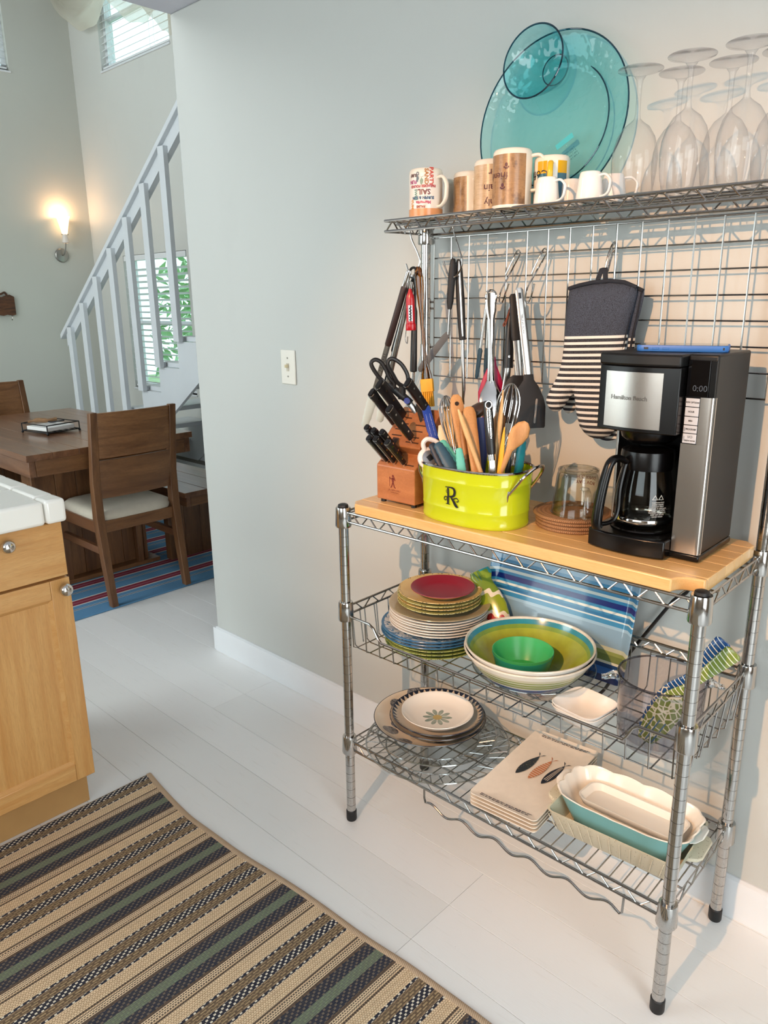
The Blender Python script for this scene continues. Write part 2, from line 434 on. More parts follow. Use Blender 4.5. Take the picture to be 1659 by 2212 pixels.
# light switch on the wall
t = thing('light_switch', 'off-white toggle light switch plate on the wall', 'light switch', (-.6465, YW, 1.199))
M_sw = mat('switch_plastic', '#ebe6da', .35)
mk('plate', MB().box((-.036, -.006, -.056), (.036, 0, .056)), M_sw, t, bev=.004, seg=3)
mk('bezel', MB().box((-.006, -.0075, -.013), (.006, -.004, .013)), mat('switch_slot', '#c9c0ae', .5), t)
mk('toggle', MB().box((-.0035, -.018, -.001), (.0035, -.005, .009)), mat('switch_toggle', '#d8c9a4', .4), t, bev=.001)
for z in (-.03, .03): mk('screw', MB().tube([(0, -.005, z), (0, -.0072, z)], .003, 10), mat('screw_steel', '#a8a49a', .35, .9), t)
# rubber mark and nail on the wall
# ------------------------------------------------------------------ base cabinet with tiled counter
def wood(name, c1, c2, scale=(1, 1, 1), rough=.4, ring=9, knots=.0, bumpy=.05, coat=0.0, spread=1.0):
    N = NT(name); c = N.co(); oi = N.n('ShaderNodeObjectInfo').outputs['Random']
    off = N.comb(N.mt('MULTIPLY', oi, 13.7), N.mt('MULTIPLY', oi, 7.3), N.mt('MULTIPLY', oi, 5.1))
    va = N.n('ShaderNodeVectorMath', operation='ADD'); N.set(va.inputs[0], N.mapv(c, scale)); N.set(va.inputs[1], off)
    g = N.noise(va.outputs[0], ring, 6, .6, dist=.6); f = N.noise(N.mapv(va.outputs[0], (6, 6, 6)), ring * 3, 4, .6)
    col = N.mix(N.rmap(g, .3, .72, 0, spread), c1, c2)
    col = N.mix(N.rmap(f, .45, .8, 0, .45), col, tuple(q * .6 for q in hexc(c1)[:3]) + (1,))
    col = N.mix(N.mt('MULTIPLY', oi, .35), col, tuple(q * .72 for q in hexc(c1)[:3]) + (1,)) if knots else col
    N.bump(f, bumpy, .001)
    return N.out(col, rough, Coat_Weight=coat, Coat_Roughness=.15)
M_mapz = wood('maple_upright', '#c98f4f', '#dcab6c', (14, 14, .8), .38, 3, coat=.2)
M_mapy = wood('maple_across', '#cc9150', '#ddad70', (14, .8, 14), .38, 3, coat=.2)
M_knob = mat('polished_nickel', '#d8d6d2', .12, 1)
cx = -.58
t = thing('base_cabinet', 'maple base cabinet with drawer and panel door under the tiled counter', 'cabinet', (cx, -.46, 0))
L = V((cx, -.46, 0))
def cp(name, mb, m, parent=t, **kw): mb.shift(-L); return mk(name, mb, m, parent, **kw)
cp('body', MB().box((-1.17, -1.45, .10), (-.601, -.462, .872)), M_mapz, bev=.001)
cp('toe_kick', MB().box((-1.15, -1.45, 0), (-.629, -.466, .10)), mat('toe_kick_wood', '#b98d57', .5, var=.08, vscale=9), bev=.001)
def slab_knob(name, parent, y, z):
    mb = MB(); pr = [(.0055, 0), (.0055, .010), (.008, .012), (.0155, .018), (.0172, .024), (.0150, .030), (.009, .0335), (.0, .0345)]
    mb.lathe(pr, 24); mb.xf(Matrix.Rotation(pi / 2, 4, 'Y')); mb.shift((cx, y, z)); cp(name, mb, M_knob, parent, smooth=50)
d = cp('drawer', MB().box((-.602, -.795, .719), (cx, -.462, .866)), M_mapy, bev=.002)
slab_knob('knob', d, -.607, .836)
def panel_door(y0, y1, z0, z1, knob):
    w = .052
    dr = cp('door', MB().box((-.602, y1 - w, z0), (cx, y1, z1)).box((-.602, y0, z0), (cx, y0 + w, z1)), M_mapz, bev=.002)
    cp('rail', MB().box((-.602, y0 + w + .0002, z1 - w), (cx, y1 - w - .0002, z1)), M_mapy, dr, bev=.002)
    cp('rail', MB().box((-.602, y0 + w + .0002, z0), (cx, y1 - w - .0002, z0 + w)), M_mapy, dr, bev=.002)
    a, b, c, e = y0 + w, y1 - w, z0 + w, z1 - w; k = .009; x0, x1 = cx - .002, cx - .010
    cp('moulding', MB().rings([[(x0, a, c), (x0, b, c), (x0, b, e), (x0, a, e)], [(x1, a + k, c + k), (x1, b - k, c + k), (x1, b - k, e - k), (x1, a + k, e - k)]], cap0=False, cap1=False), M_mapy, dr, smooth=0)
    cp('panel', MB().box((-.6, a, c), (x1, b, e)), M_mapz, dr)
    if knob: slab_knob('knob', dr, knob[0], knob[1])
panel_door(-.795, -.460, .113, .712, (-.481, .686))
panel_door(-1.14, -.801, .113, .712, None)
d = cp('drawer', MB().box((-.602, -1.14, .719), (cx, -.801, .866)), M_mapy, bev=.002); slab_knob('knob', d, -.97, .836)
# counter
M_tile = mat('glazed_tile', '#fbf8f0', .12, var=.012, vscale=4, Coat_Weight=.3)
M_grout = mat('tile_grout', '#d9d3c2', .8, bump=.3, bscale=400)
t = thing('tiled_counter', 'white glazed tile countertop with rounded edge tiles', 'countertop', (-.55, -.462, .875)); L = V((-.55, -.462, .875))
cp('substrate', MB().box((-1.19, -1.45, .876), (-.562, -.474, .927)), M_grout, t)
def tile(name, lo, hi, r=.004, parent=t): return cp(name, MB().box(lo, hi), M_tile, parent, bev=r, seg=3)
ce = .0015
tile('corner_tile', (-.615 + ce, -.512 + ce, .872), (-.547, -.458, .934), .009)
for i in range(7):
    y1 = -.512 - .152 * i; tile('edge_tile', (-.615 + ce, y1 - .152 + ce, .872), (-.547, y1 - ce, .934), .009)
for i in range(4):
    x1 = -.615 - .152 * i; tile('edge_tile', (x1 - .152 + ce, -.512 + ce, .872), (x1 - ce, -.458, .934), .009)
    for j in range(6):
        y1 = -.512 - .152 * j; tile('tile', (x1 - .152 + ce, y1 - .152 + ce, .924), (x1 - ce, y1 - ce, .931), .002)
# ------------------------------------------------------------------ kitchen rug
def rug_mat():
    N = NT('woven_rug'); x, y, z = N.sep(N.co())
    per = .278
    t = N.mt('FRACT', N.mt('DIVIDE', N.mt('ADD', x, .152 + 5 * per), per))      # 0 at the green line
    t = N.mt('MULTIPLY', N.mt('ABSOLUTE', N.mt('SUBTRACT', N.mt('FRACT', N.mt('ADD', t, .5)), .5)), 2 * per / 2 / (per / 2) * 1.0)
    # t: 0 at the green centre, 1 in the middle of the dashed cluster
    tan, tan2, nav, brn, grn = '#f4d7b0', '#dfbd95', '#262c3d', '#5a4a40', '#727b68'
    A = [(0, grn), (.08, nav), (.27, '#6b5543'), (.295, brn), (.32, tan), (.335, brn), (.355, tan), (.375, brn), (.39, tan), (.41, brn), (.43, tan2), (.455, '#4a3c34'), (.49, tan), (.56, tan2), (.575, tan), (.64, tan2), (.655, tan), (.715, '#1a2034'), (.765, '#a3886a'), (.79, '#6f5a45'), (.81, '#b0956f'), (.835, '#6f5a45'), (.855, '#b0956f'), (.88, '#6f5a45'), (.90, '#a98d6b'), (.925, '#1a2034')]
    B = [(0, '#7d8a6c'), (.08, '#75675a'), (.27, '#4d3f35'), (.295, brn), (.32, tan), (.455, '#8a7058'), (.49, '#c19f79'), (.715, '#efe4cf'), (.765, '#6d5843'), (.925, '#efe4cf')]
    ca = N.ramp(t, A, 'CONSTANT'); cb = N.ramp(t, B, 'CONSTANT')
    row = N.mt('FLOOR', N.mt('DIVIDE', x, .0046))
    ph = N.mt('FRACT', N.mt('ADD', N.mt('DIVIDE', y, .019), N.mt('MULTIPLY', row, .37)))
    dash = N.mt('LESS_THAN', ph, .28)
    ph2 = N.mt('FRACT', N.mt('ADD', N.mt('DIVIDE', y, .0062), N.mt('MULTIPLY', row, .5)))
    dash2 = N.mt('LESS_THAN', ph2, .3)
    isdark = N.mt('GREATER_THAN', N.mt('ADD', N.mt('LESS_THAN', t, .295), N.mt('GREATER_THAN', t, .71)), .5)
    m = N.mt('ADD', N.mt('MULTIPLY', dash, isdark), N.mt('MULTIPLY', dash2, N.mt('SUBTRACT', 1.0, isdark)))
    col = N.mix(m, ca, cb)
    # thread relief
    rx = N.mt('ABSOLUTE', N.mt('SINE', N.mt('MULTIPLY', x, pi / .0046)))
    ry = N.mt('ABSOLUTE', N.mt('SINE', N.mt('MULTIPLY', y, pi / .0062)))
    edge = N.mt('LESS_THAN', rx, .34)
    col = N.mix(N.mt('MULTIPLY', edge, .35), col, '#4a3d2f')
    col = N.mix(N.rmap(N.noise(N.co(), 60, 3), .3, .7, 0, .15), col, tuple(q * .6 for q in hexc('#8a7860')[:3]) + (1,))
    N.bump(N.mt('ADD', rx, N.mt('MULTIPLY', ry, .5)), .5, .0012)
    return N.out(col, .85)
M_rug = rug_mat()
edge_y = [(-.609, -.278), (-.52, -.291), (-.42, -.300), (-.321, -.305), (-.2, -.301), (-.117, -.296), (.021, -.282), (.182, -.269), (.336, -.264), (.462, -.252), (.589, -.248), (.70, -.249), (.85, -.252), (1.1, -.255)]
ep = spline([(x, y, 0) for x, y in edge_y], 6)
t = thing('kitchen_rug', 'flat woven rug striped in tan, navy and sage on the kitchen floor', 'rug', (-.305, -.9, 0)); L = V((-.305, -.9, 0))
mb = MB(); top = []; n = len(ep)
for i, p in enumerate(ep):
    wob = .0012 * sin(p.x * 21)
    top.append([(p.x, p.y - .012, .006 + wob), (p.x, -.7, .006), (p.x, -1.3, .006), (p.x, -1.9, .006), (p.x, -1.9, .0005), (p.x, p.y - .012, .0005)])
mb.rings(top); cp('weave', mb, M_rug, t, smooth=20)
N = NT('rug_binding'); x, y, z = N.sep(N.co())
rb = N.mt('ABSOLUTE', N.mt('SINE', N.mt('MULTIPLY', N.mt('ADD', x, N.mt('MULTIPLY', y, .4)), pi / .0045)))
N.bump(rb, .7, .001); M_bind = N.out(N.mix(rb, '#a98c6e', '#cdb193'), .9)
mb = MB(); rs = []
for p in ep:
    w = .0012 * sin(p.x * 21)
    rs.append([(p.x, p.y - .016, .0005), (p.x, p.y - .001, .0005), (p.x, p.y + .001, .004 + w), (p.x, p.y - .004, .008 + w), (p.x, p.y - .013, .0082 + w), (p.x, p.y - .016, .0065 + w)])
mb.rings(rs); cp('binding', mb, M_bind, t, smooth=60)

# ------------------------------------------------------------------ dining room
M_acz = wood('acacia_upright', '#5f3d25', '#93663f', (9, 9, .9), .45, 3, knots=1, coat=.1)
M_acy = wood('acacia_across', '#664127', '#9d6f46', (9, .9, 9), .4, 3, knots=1, coat=.15)
M_acx = wood('acacia_along', '#66412a', '#966847', (.9, 9, 9), .3, 3, knots=1, coat=.3)
M_cush = mat('cream_linen', '#cdc4b2', .9, bump=.3, bscale=700, var=.03)
M_dkc = mat('charcoal_cushion', '#3a3e44', .9, bump=.2, bscale=300)
# rug
def dining_rug_mat():
    N = NT('striped_cotton'); x, y, z = N.sep(N.co())
    d = N.mt('MULTIPLY', x, -1.0); f = N.mt('FRACT', N.mt('DIVIDE', N.mt('ADD', d, .08), .212))
    f = N.mt('MULTIPLY', f, N.mt('GREATER_THAN', d, .082))
    bl, wh, rd, bk = '#5f93bb', '#e4e0d8', '#8f2a42', '#2b2f36'
    st = [(0, bl), (.10, wh), (.145, rd), (.27, '#c08a94'), (.29, rd), (.42, wh), (.465, bl), (.845, wh), (.86, bk), (.875, bl), (.89, bk), (.905, wh), (.92, bl)]
    c = N.ramp(f, st, 'CONSTANT'); w = N.noise(N.mapv(N.co(), (120, 700, 1)), 1, 2)
    c = N.mix(N.rmap(w, .3, .7, 0, .12), c, '#24303c'); N.bump(w, .2, .002)
    return N.out(c, .9)
t = thing('dining_rug', 'blue rug with red and white stripes under the dining table', 'rug', (-1.925, .45, 0)); L = V((-1.925, .45, 0))
cp('weave', MB().box((-4.3, -.75, 0), (-1.925, 1.62, .008)), dining_rug_mat(), t, bev=.003)
# table: planked top, apron, pedestals
t = thing('dining_table', 'dark acacia trestle dining table with a thick planked top', 'table', (-2.78, .455, .008)); L = V((-2.78, .455, .008))
TX0, TX1, TY0, TY1, TZ = -3.5, -2.085, .035, .885, .762
n = 7
for i in range(n):
    a = TY0 + (TY1 - TY0) * i / n; b = TY0 + (TY1 - TY0) * (i + 1) / n
    cp('plank', MB().box((TX0 + .0, a + .0004, TZ - .03), (TX1, b - .0004, TZ)), M_acx, t, bev=.0015)
for y0, y1 in ((TY0 + .012, TY0 + .042), (TY1 - .042, TY1 - .012)): cp('apron', MB().box((TX0 + .012, y0, TZ - .105), (TX1 - .012, y1, TZ - .031)), M_acx, t, bev=.002)
for x0, x1 in ((TX0 + .012, TX0 + .042), (TX1 - .042, TX1 - .012)): cp('apron', MB().box((x0, TY0 + .043, TZ - .105), (x1, TY1 - .043, TZ - .031)), M_acy, t, bev=.002)
for xa in (-2.47, -3.17):
    w = .125
    for i in range(5):
        y0 = .185 + i * .108
        cp('pedestal_board', MB().box((xa - .03, y0, .03), (xa + .03, y0 + .1065, TZ - .105)), M_acz, t, bev=.002)
    cp('pedestal_post', MB().box((xa - .06, .165, .03), (xa + .06, .184, TZ - .105)), M_acz, t, bev=.002)
    cp('pedestal_post', MB().box((xa - .06, .7255, .03), (xa + .06, .745, TZ - .105)), M_acz, t, bev=.002)
    cp('foot', MB().box((xa - .09, .12, .008), (xa + .09, .80, .03)), M_acy, t, bev=.003)
cp('stretcher', MB().box((-3.14, .42, .22), (-2.5, .49, .30)), M_acx, t, bev=.003)
# benches
def bench(label, y0, y1, x0, x1, cushion):
    b = thing('dining_bench', label, 'bench', ((x0 + x1) / 2, (y0 + y1) / 2, .008)); global L; L = V(b.location)
    for i in range(3):
        a = y0 + (y1 - y0) * i / 3; c = y0 + (y1 - y0) * (i + 1) / 3
        cp('seat_plank', MB().box((x0, a + .0004, .425), (x1, c - .0004, .452)), M_acx, b, bev=.002)
    cp('apron', MB().box((x0 + .02, y0 + .02, .37), (x1 - .02, y0 + .045, .424)), M_acx, b, bev=.002)
    cp('apron', MB().box((x0 + .02, y1 - .045, .37), (x1 - .02, y1 - .02, .424)), M_acx, b, bev=.002)
    cp('apron', MB().box((x1 - .045, y0 + .046, .37), (x1 - .02, y1 - .046, .424)), M_acy, b, bev=.002)
    for xe in (x1 - .33, x0 + .27):
        for i in range(3):
            a = y0 + .05 + (y1 - y0 - .1) * i / 3; c = y0 + .05 + (y1 - y0 - .1) * (i + 1) / 3
            cp('leg_board', MB().box((xe, a + .0005, .008), (xe + .05, c - .0005, .424)), M_acz, b, bev=.002)
    if cushion: cp('cushion', MB().box((x0 + .03, y0 + .01, .453), (x1 - .02, y1 - .01, .505)), M_dkc, b, bev=.02, seg=3)
bench('dark wood plank bench beside the stairs end of the dining table', .79, 1.20, -3.45, -2.05, False)
bench('wooden bench with charcoal cushion on the far side of the dining table', -.28, .09, -3.45, -2.25, True)
# chairs
def chair(label, x, y, rz):
    """local: back at +x, seat reaches towards -x"""
    c = thing('dining_chair', label, 'chair', (x, y, .008), rz, 'dining chairs at the table ends')
    for s in (-1, 1):
        mb = MB(); pr = []
        for z, xx, w, dpt in ((0, .055, .032, .036), (.2, .025, .036, .042), (.42, 0, .04, .046), (.60, .005, .038, .036), (.93, .055, .034, .028)):
            pr.append([(xx - dpt / 2, s * .2 - w / 2, z), (xx + dpt / 2, s * .2 - w / 2, z), (xx + dpt / 2, s * .2 + w / 2, z), (xx - dpt / 2, s * .2 + w / 2, z)])
        mk('back_post', mb.rings(pr), M_acz, c, smooth=30, bev=.003)
        mb = MB(); pr = []
        for z, w in ((0, .03), (.41, .042)):
            pr.append([(-.41 - w / 2, s * .2 - w / 2, z), (-.41 + w / 2, s * .2 - w / 2, z), (-.41 + w / 2, s * .2 + w / 2, z), (-.41 - w / 2, s * .2 + w / 2, z)])
        mk('leg', mb.rings(pr), M_acz, c, smooth=30, bev=.003)
        mk('side_rail', MB().box((-.39, s * .2 - .014, .355), (-.02, s * .2 + .014, .412)), M_acx, c, bev=.002)
        mk('stretcher', MB().box((-.40, s * .2 - .011, .25), (.0, s * .2 + .011, .285)), M_acx, c, bev=.002)
    mk('back_rail', MB().box((-.016, -.18, .355), (.014, .18, .412)), M_acy, c, bev=.002)
    mk('front_rail', MB().box((-.424, -.18, .355), (-.396, .18, .412)), M_acy, c, bev=.002)
    for z0, z1, x0, x1 in ((.715, .925, .03, .052), (.52, .705, .0, .027)):
        rs = []
        for i in range(9):
            y = -.182 + .364 * i / 8; b = .014 * (1 - (y / .182) ** 2)
            rs.append([(x0 - .01 + b, y, z0), (x0 + .01 + b, y, z0), (x1 + .01 + b, y, z1), (x1 - .01 + b, y, z1)])
        mk('back_slat', MB().rings(rs), M_acy, c, smooth=30, bev=.002)
    rs = []
    for z, ins in ((.41, .0), (.43, -.004), (.448, .006), (.456, .03), (.459, .08)):
        ring = []
        for k in range(28):
            a = 2 * pi * k / 28; e = (abs(cos(a)) ** 7 + abs(sin(a)) ** 7) ** (-1 / 7)
            ring.append((-.205 + (.215 - ins) * e * cos(a), (.205 - ins) * e * sin(a), z))
        rs.append(ring)
    mk('seat_cushion', MB().rings(rs), M_cush, c, smooth=60)
    return c
chair('acacia dining chair with cream seat, its back to the kitchen', -1.995, .492, 0)
chair('acacia dining chair at the far end of the table by the wall', -3.72, .50, pi)
# napkin holder on the table
t = thing('napkin_holder', 'black wire napkin holder with napkins on the dining table', 'napkin holder', (-2.66, .40, .7625), RAD(12))
M_bw = mat('black_wire', '#17171a', .45, .3)
mb = MB(); h = .05; a, b = .105, .095
for x, y in ((-a, -b), (a, -b), (a, b), (-a, b)): mb.tube([(x, y, .002), (x, y, h)], .003, 6)
for z in (.012, h): mb.tube([(-a, -b, z), (a, -b, z), (a, b, z), (-a, b, z)], .0028, 6, closed=True)
for k in range(-2, 3): mb.tube([(-a, k * .035, .012), (a, k * .035, .012)], .002, 5)
mk('wire_tray', mb, M_bw, t)
for i in range(4): mk('foot_ball', MB().lathe([(0, 0), (.005, .001), (.007, .006), (.004, .012), (0, .012)], 10, c=((-a, a)[i % 2], (-b, b)[i // 2], -.0)), M_bw, t)
mk('napkins', MB().box((-.085, -.082, .016), (.085, .082, .036)), mat('paper_napkin', '#e9e8e4', .9), t, bev=.003)
mk('weight_arm', MB().tube(spline([(-.10, .0, .05), (-.06, .0, .062), (0, 0, .05), (.07, .0, .06), (.115, .0, .068)], 5), .004, 6), M_bw, t)
mk('driftwood_weight', MB().tube(spline([(-.10, -.06, .052), (-.06, -.03, .06), (-.02, .0, .057), (.0, .04, .062)], 5), [.006] * 4 + [.012] * 6 + [.009] * 6, 8), mat('driftwood', '#8d6a48', .8, var=.2), t)
# ------------------------------------------------------------------ stairs with white railing
t = thing('staircase', 'white open staircase with square balusters behind the dining table', 'stairs', (-4.4, 2.15, 0)); L = V((-4.4, 2.15, 0))
RISE, RUN = .195, .2855; X1 = -5.05; YS = 1.8
M_stair = mat('stair_paint', '#dfe3e6', .4, var=.02, vscale=5)
def nose(k): return X1 + RUN * (k - 1)
for k in range(1, 13):
    z = RISE * k; x = nose(k)
    cp('tread', MB().box((x - .03, YS + .012, z - .036), (x + RUN + .02, YF - .004, z)), M_stair, t, bev=.004)
    cp('tread_end', MB().box((x - .035, YS - .022, z - .036), (x + .06, YS + .010, z)), M_stair, t, bev=.003)
# closed stringer on the near side (saw-tooth top, straight underside)
out = [(X1 - .01, 0)]
for k in range(1, 13): out += [(nose(k) - .006, RISE * k - .037), (nose(k + 1) - .006, RISE * k - .037)]
out += [(nose(13), RISE * 12 - .037), (nose(13), RISE * 12 - .30), (nose(2) + .12, 0)]
mb = MB(); mb.rings([[(x, YS - .018, z) for x, z in out], [(x, YS + .010, z) for x, z in out]]); cp('stringer', mb, M_stair, t, smooth=0, fixn=True)
out2 = [(x, z) for x, z in out]
mb = MB(); mb.rings([[(x, YF - .03, z) for x, z in out2], [(x, YF - .005, z) for x, z in out2]]); cp('stringer', mb, M_stair, t, smooth=0, fixn=True)
# hand rail: flat board with a lower sub rail
def railz(x): return 1.105 + (x + 5.475) * .706
mb = MB()
for w0, w1, d0, d1 in ((-.055, .055, -.0, .035),):
    mb.rings([[(x, YS + w0, railz(x) + d0 * 1.2), (x, YS + w1, railz(x) + d0 * 1.2), (x, YS + w1, railz(x) + d1 * 1.2), (x, YS + w0, railz(x) + d1 * 1.2)] for x in (-5.475, -2.2)])
cp('hand_rail', mb, M_stair, t, smooth=0, bev=.004)
mb = MB().rings([[(x, YS - .022, railz(x) - .10), (x, YS + .022, railz(x) - .10), (x, YS + .022, railz(x) + .001), (x, YS - .022, railz(x) + .001)] for x in (-5.42, -2.2)])
cp('sub_rail', mb, M_stair, t, smooth=0)
for i, bx in enumerate((-5.285, -5.0, -4.715, -4.43, -4.145, -3.86, -3.572, -3.287, -3.0)):
    z0 = max(0, RISE * (i - 0)) if i else 0
    z0 = [0, .195, .39, .585, .78, .975, 1.17, 1.365, 1.56][i]
    cp('baluster', MB().rings([[(bx - .036, YS - .034, z0 if i == 0 else z0 - .10), (bx + .036, YS - .034, z0 if i == 0 else z0 - .10), (bx + .036, YS - .0225, z0), (bx - .036, YS - .0225, z0)], [(bx - .036, YS - .06, railz(bx - .036) - .03), (bx + .036, YS - .06, railz(bx + .036) - .03), (bx + .036, YS - .0225, railz(bx + .036) - .03), (bx - .036, YS - .0225, railz(bx - .036) - .03)]]) if False else
       MB().box((bx - .036, YS - .058, z0 - (.0 if i == 0 else .035)), (bx + .036, YS - .0225, railz(bx - .036) - .002)), M_stair, t, bev=.002)
# wall sconce
t = thing('wall_sconce', 'lit white glass cup sconce with brushed nickel plate on the wall', 'sconce', (XD, 2.225, 1.861)); L = V((XD, 2.225, 1.861))
M_nik = mat('brushed_nickel', '#a9a6a0', .3, 1)
mb = MB().lathe([(0, 0), (.066, 0), (.066, .008), (.058, .018), (.02, .024), (0, .025)], 28); mb.xf(Matrix.Rotation(pi / 2, 4, 'Y')); mk('back_plate', mb, M_nik, t)
mk('arm', MB().tube(spline([(.015, .0, .0), (.05, .0, .005), (.075, .01, .05), (.08, .02, .12)], 6), .006, 8), M_nik, t)
mk('lower_cup', MB().lathe([(.02, .11), (.034, .115), (.029, .15), (.022, .185), (.022, .19)], 24, c=(.08, .02, 0)), mat('opal_glass', '#f1e7dc', .3), t)
for s in (-1, 1): mk('thumb_screw', MB().tube([(.08, .02 + s * .022, .19), (.08, .02 + s * .034, .19)], .005, 8), M_nik, t)
N = NT('lit_opal_glass'); M_lit = N.out('#fff1de', .4, Emission_Color='#ffcf98', Emission_Strength=3.2)
mk('glass_shade', MB().lathe([(.022, .19), (.026, .2), (.038, .26), (.052, .32), (.064, .353), (.060, .353), (.048, .318), (.034, .26), (.02, .2)], 28, c=(.08, .02, 0)), M_lit, t, smooth=60)
sl = light('sconce_bulb', 'POINT', (0, 0, 0), 2.6, (1, .58, .30), shadow_soft_size=.02); sl.parent = t; sl.location = (.08, .02, .37)
# wooden key holder on the wall
t = thing('key_holder', 'dark driftwood key rack with small metal hooks on the wall', 'key rack', (XD, 1.50, 1.40)); L = V((XD, 1.50, 1.40))
M_drift = wood('dark_driftwood', '#2c1a10', '#7a4a2a', (2, 1, 8), .5, 6)
rs = []
for i in range(13):
    y = -.25 + .46 * i / 12; a = .085 + .012 * sin(i * 1.9); b = -.09 + .006 * sin(i * 2.7)
    rs.append([(.004, y, b), (.024, y, b), (.026, y, a), (.004, y, a)])
mk('board', MB().rings(rs), M_drift, t, bev=.003)
for y in (-.2, -.08, .04, .16): mk('hook', MB().tube([(.02, y, -.085), (.045, y, -.10), (.05, y, -.12), (.04, y, -.135), (.03, y, -.128)], .004, 6), M_nik, t)
mk('ornament', MB().tube(spline([(.015, .03, .085), (.02, .05, .11), (.02, .09, .10), (.015, .13, .115), (.015, .15, .09)], 5), .01, 6), M_drift, t)
# sheer valance over the high window: rod and gathered scarf
t = thing('window_valance', 'sheer cream scarf valance draped over the high window', 'valance', (-5.0, YF - .06, 3.9)); L = V((-5.0, YF - .06, 3.9))
N = NT('sheer_fabric'); tr = N.n('ShaderNodeBsdfTransparent'); df = N.n('ShaderNodeBsdfDiffuse'); tl = N.n('ShaderNodeBsdfTranslucent')
df.inputs[0].default_value = hexc('#e8e3d3'); tl.inputs[0].default_value = hexc('#e8e3d3')
a1 = N.n('ShaderNodeMixShader'); a1.inputs[0].default_value = .45; N.t.links.new(df.outputs[0], a1.inputs[1]); N.t.links.new(tl.outputs[0], a1.inputs[2])
a2 = N.n('ShaderNodeMixShader'); a2.inputs[0].default_value = .72; N.t.links.new(tr.outputs[0], a2.inputs[1]); N.t.links.new(a1.outputs[0], a2.inputs[2]); N.t.links.new(a2.outputs[0], N.o.inputs['Surface'])
M_sheer = N.m
def swag(x0, x1, zt, drop, y, name, skew=0):
    rs = []; nx, nz = 28, 12
    for j in range(nz + 1):
        row = []; v = j / nz
        for i in range(nx + 1):
            u = i / nx; sag = drop * (1 - (2 * u - 1) ** 2) + skew * u
            zz = zt - v * (.16 + sag) ; yy = y - .03 * sin(v * 15 + u * 4) * (.3 + v) - .05 * v
            row.append((x0 + (x1 - x0) * u, yy, zz + .01 * sin(u * 22 + v * 3)))
        rs.append(row)
    mb = MB().rings(rs, closed=False); cp(name, mb, M_sheer, t, smooth=180)
swag(-6.30, -5.24, 4.22, .30, YF - .07, 'swag', .04)
swag(-5.36, -4.45, 4.10, .24, YF - .09, 'swag', .22)
swag(-4.90, -4.30, 4.05, .10, YF - .12, 'tail', .52)
cp('rod', MB().tube([(-6.3, YF - .07, 4.2), (-4.2, YF - .07, 4.2)], .012, 10), M_nik, t)

# ------------------------------------------------------------------ chrome wire rack (rack coordinates)
W, D = .8876, .3201
def chrome_mat():
    N = NT('chrome'); c = N.co(); n = N.noise(c, 90, 4, .6); s = N.noise(c, 700, 2)
    z = N.sep(c)[2]
    wear = N.mt('MULTIPLY', N.rmap(s, .58, .68, 0, 1), N.rmap(z, .05, .35, .8, .08))
    return N.out(N.mix(wear, '#bfbdba', '#5a4d42'), N.mt('ADD', N.rmap(n, .3, .7, .08, .2), N.mt('MULTIPLY', wear, .4)), 1.0)
M_chr = chrome_mat()
M_wire = mat('chrome_wire', '#a5a3a0', .2, 1)
M_groove = mat('post_groove', '#3a3733', .5, .8)
M_rub = mat('black_rubber', '#0e0e10', .5)
rack = rth('wire_rack', 'chrome wire shelving rack with four grooved posts and mesh back', 'shelf rack', (0, 0, 0))
def post(x, y, h):
    pr = [(.0127, .028)]; z = .0508
    while z < h - .004:
        pr += [(.0127, z - .0009), (.0118, z - .0005), (.0118, z + .0005), (.0127, z + .0009)]; z += .0254
    pr += [(.0127, h)]
    p = rp(rack, 'post', MB().lathe(pr, 20, cap0=True, cap1=True, c=(x, y, 0)), M_chr, smooth=30)
    rp(rack, 'foot', MB().lathe([(.0, 0), (.0135, 0), (.0148, .004), (.0148, .03), (.0125, .033)], 20, c=(x, y, 0)), M_rub, p)
    if h < 1: rp(rack, 'cap', MB().lathe([(.0127, h), (.0135, h + .001), (.0125, h + .006), (.008, h + .008), (0, h + .008)], 20, c=(x, y, 0)), M_rub, p)
    return p
for x, y, h in ((0, 0, .914), (W, 0, .914), (0, D, 1.60), (W, D, 1.60)): post(x, y, h)
def collar(par, x, y, zc, hh=.026):
    return rp(rack, 'collar', MB().lathe([(.0135, zc - hh), (.0195, zc - hh + .0005), (.0208, zc - hh + .004), (.0188, zc + hh - .003), (.0178, zc + hh), (.0130, zc + hh)], 24, c=(x, y, 0)), M_chr, par, smooth=35)
def ring_pts(x0, x1, y0, y1, z): return [(x0, y0, z), (x1, y0, z), (x1, y1, z), (x0, y1, z)]
def truss(mb, a, b, zlo, zhi, pitch, r=.0019):
    a = V(a); b = V(b); n = max(2, round((b - a).length / pitch)) * 2; pts = []
    for i in range(n + 1):
        p = lerp(a, b, i / n); e = (b - a).normalized() * .0035
        z = zhi if i % 2 else zlo
        for q in (p - e, p + e): pts.append((q.x, q.y, z))
    mb.tube(pts[1:-1], r, 6)
def wire_run(parent, x0, x1, y0, y1, z, pitch, r=.0016, off=0.0):
    n = int((x1 - x0) / pitch); first = None
    for i in range(1, n + 1):
        x = x0 + off + pitch * (i - .5)
        if x > x1 - .004: break
        if first is None:
            o = rp(rack, 'shelf_wire', MB().tube([(x, y0, z), (x, y1, z)], r, 6), M_wire, parent); first = o; fx = x
        else:
            o = bpy.data.objects.new('shelf_wire', first.data); COL.objects.link(o); o.parent = parent; o.location = (x - fx, 0, 0)
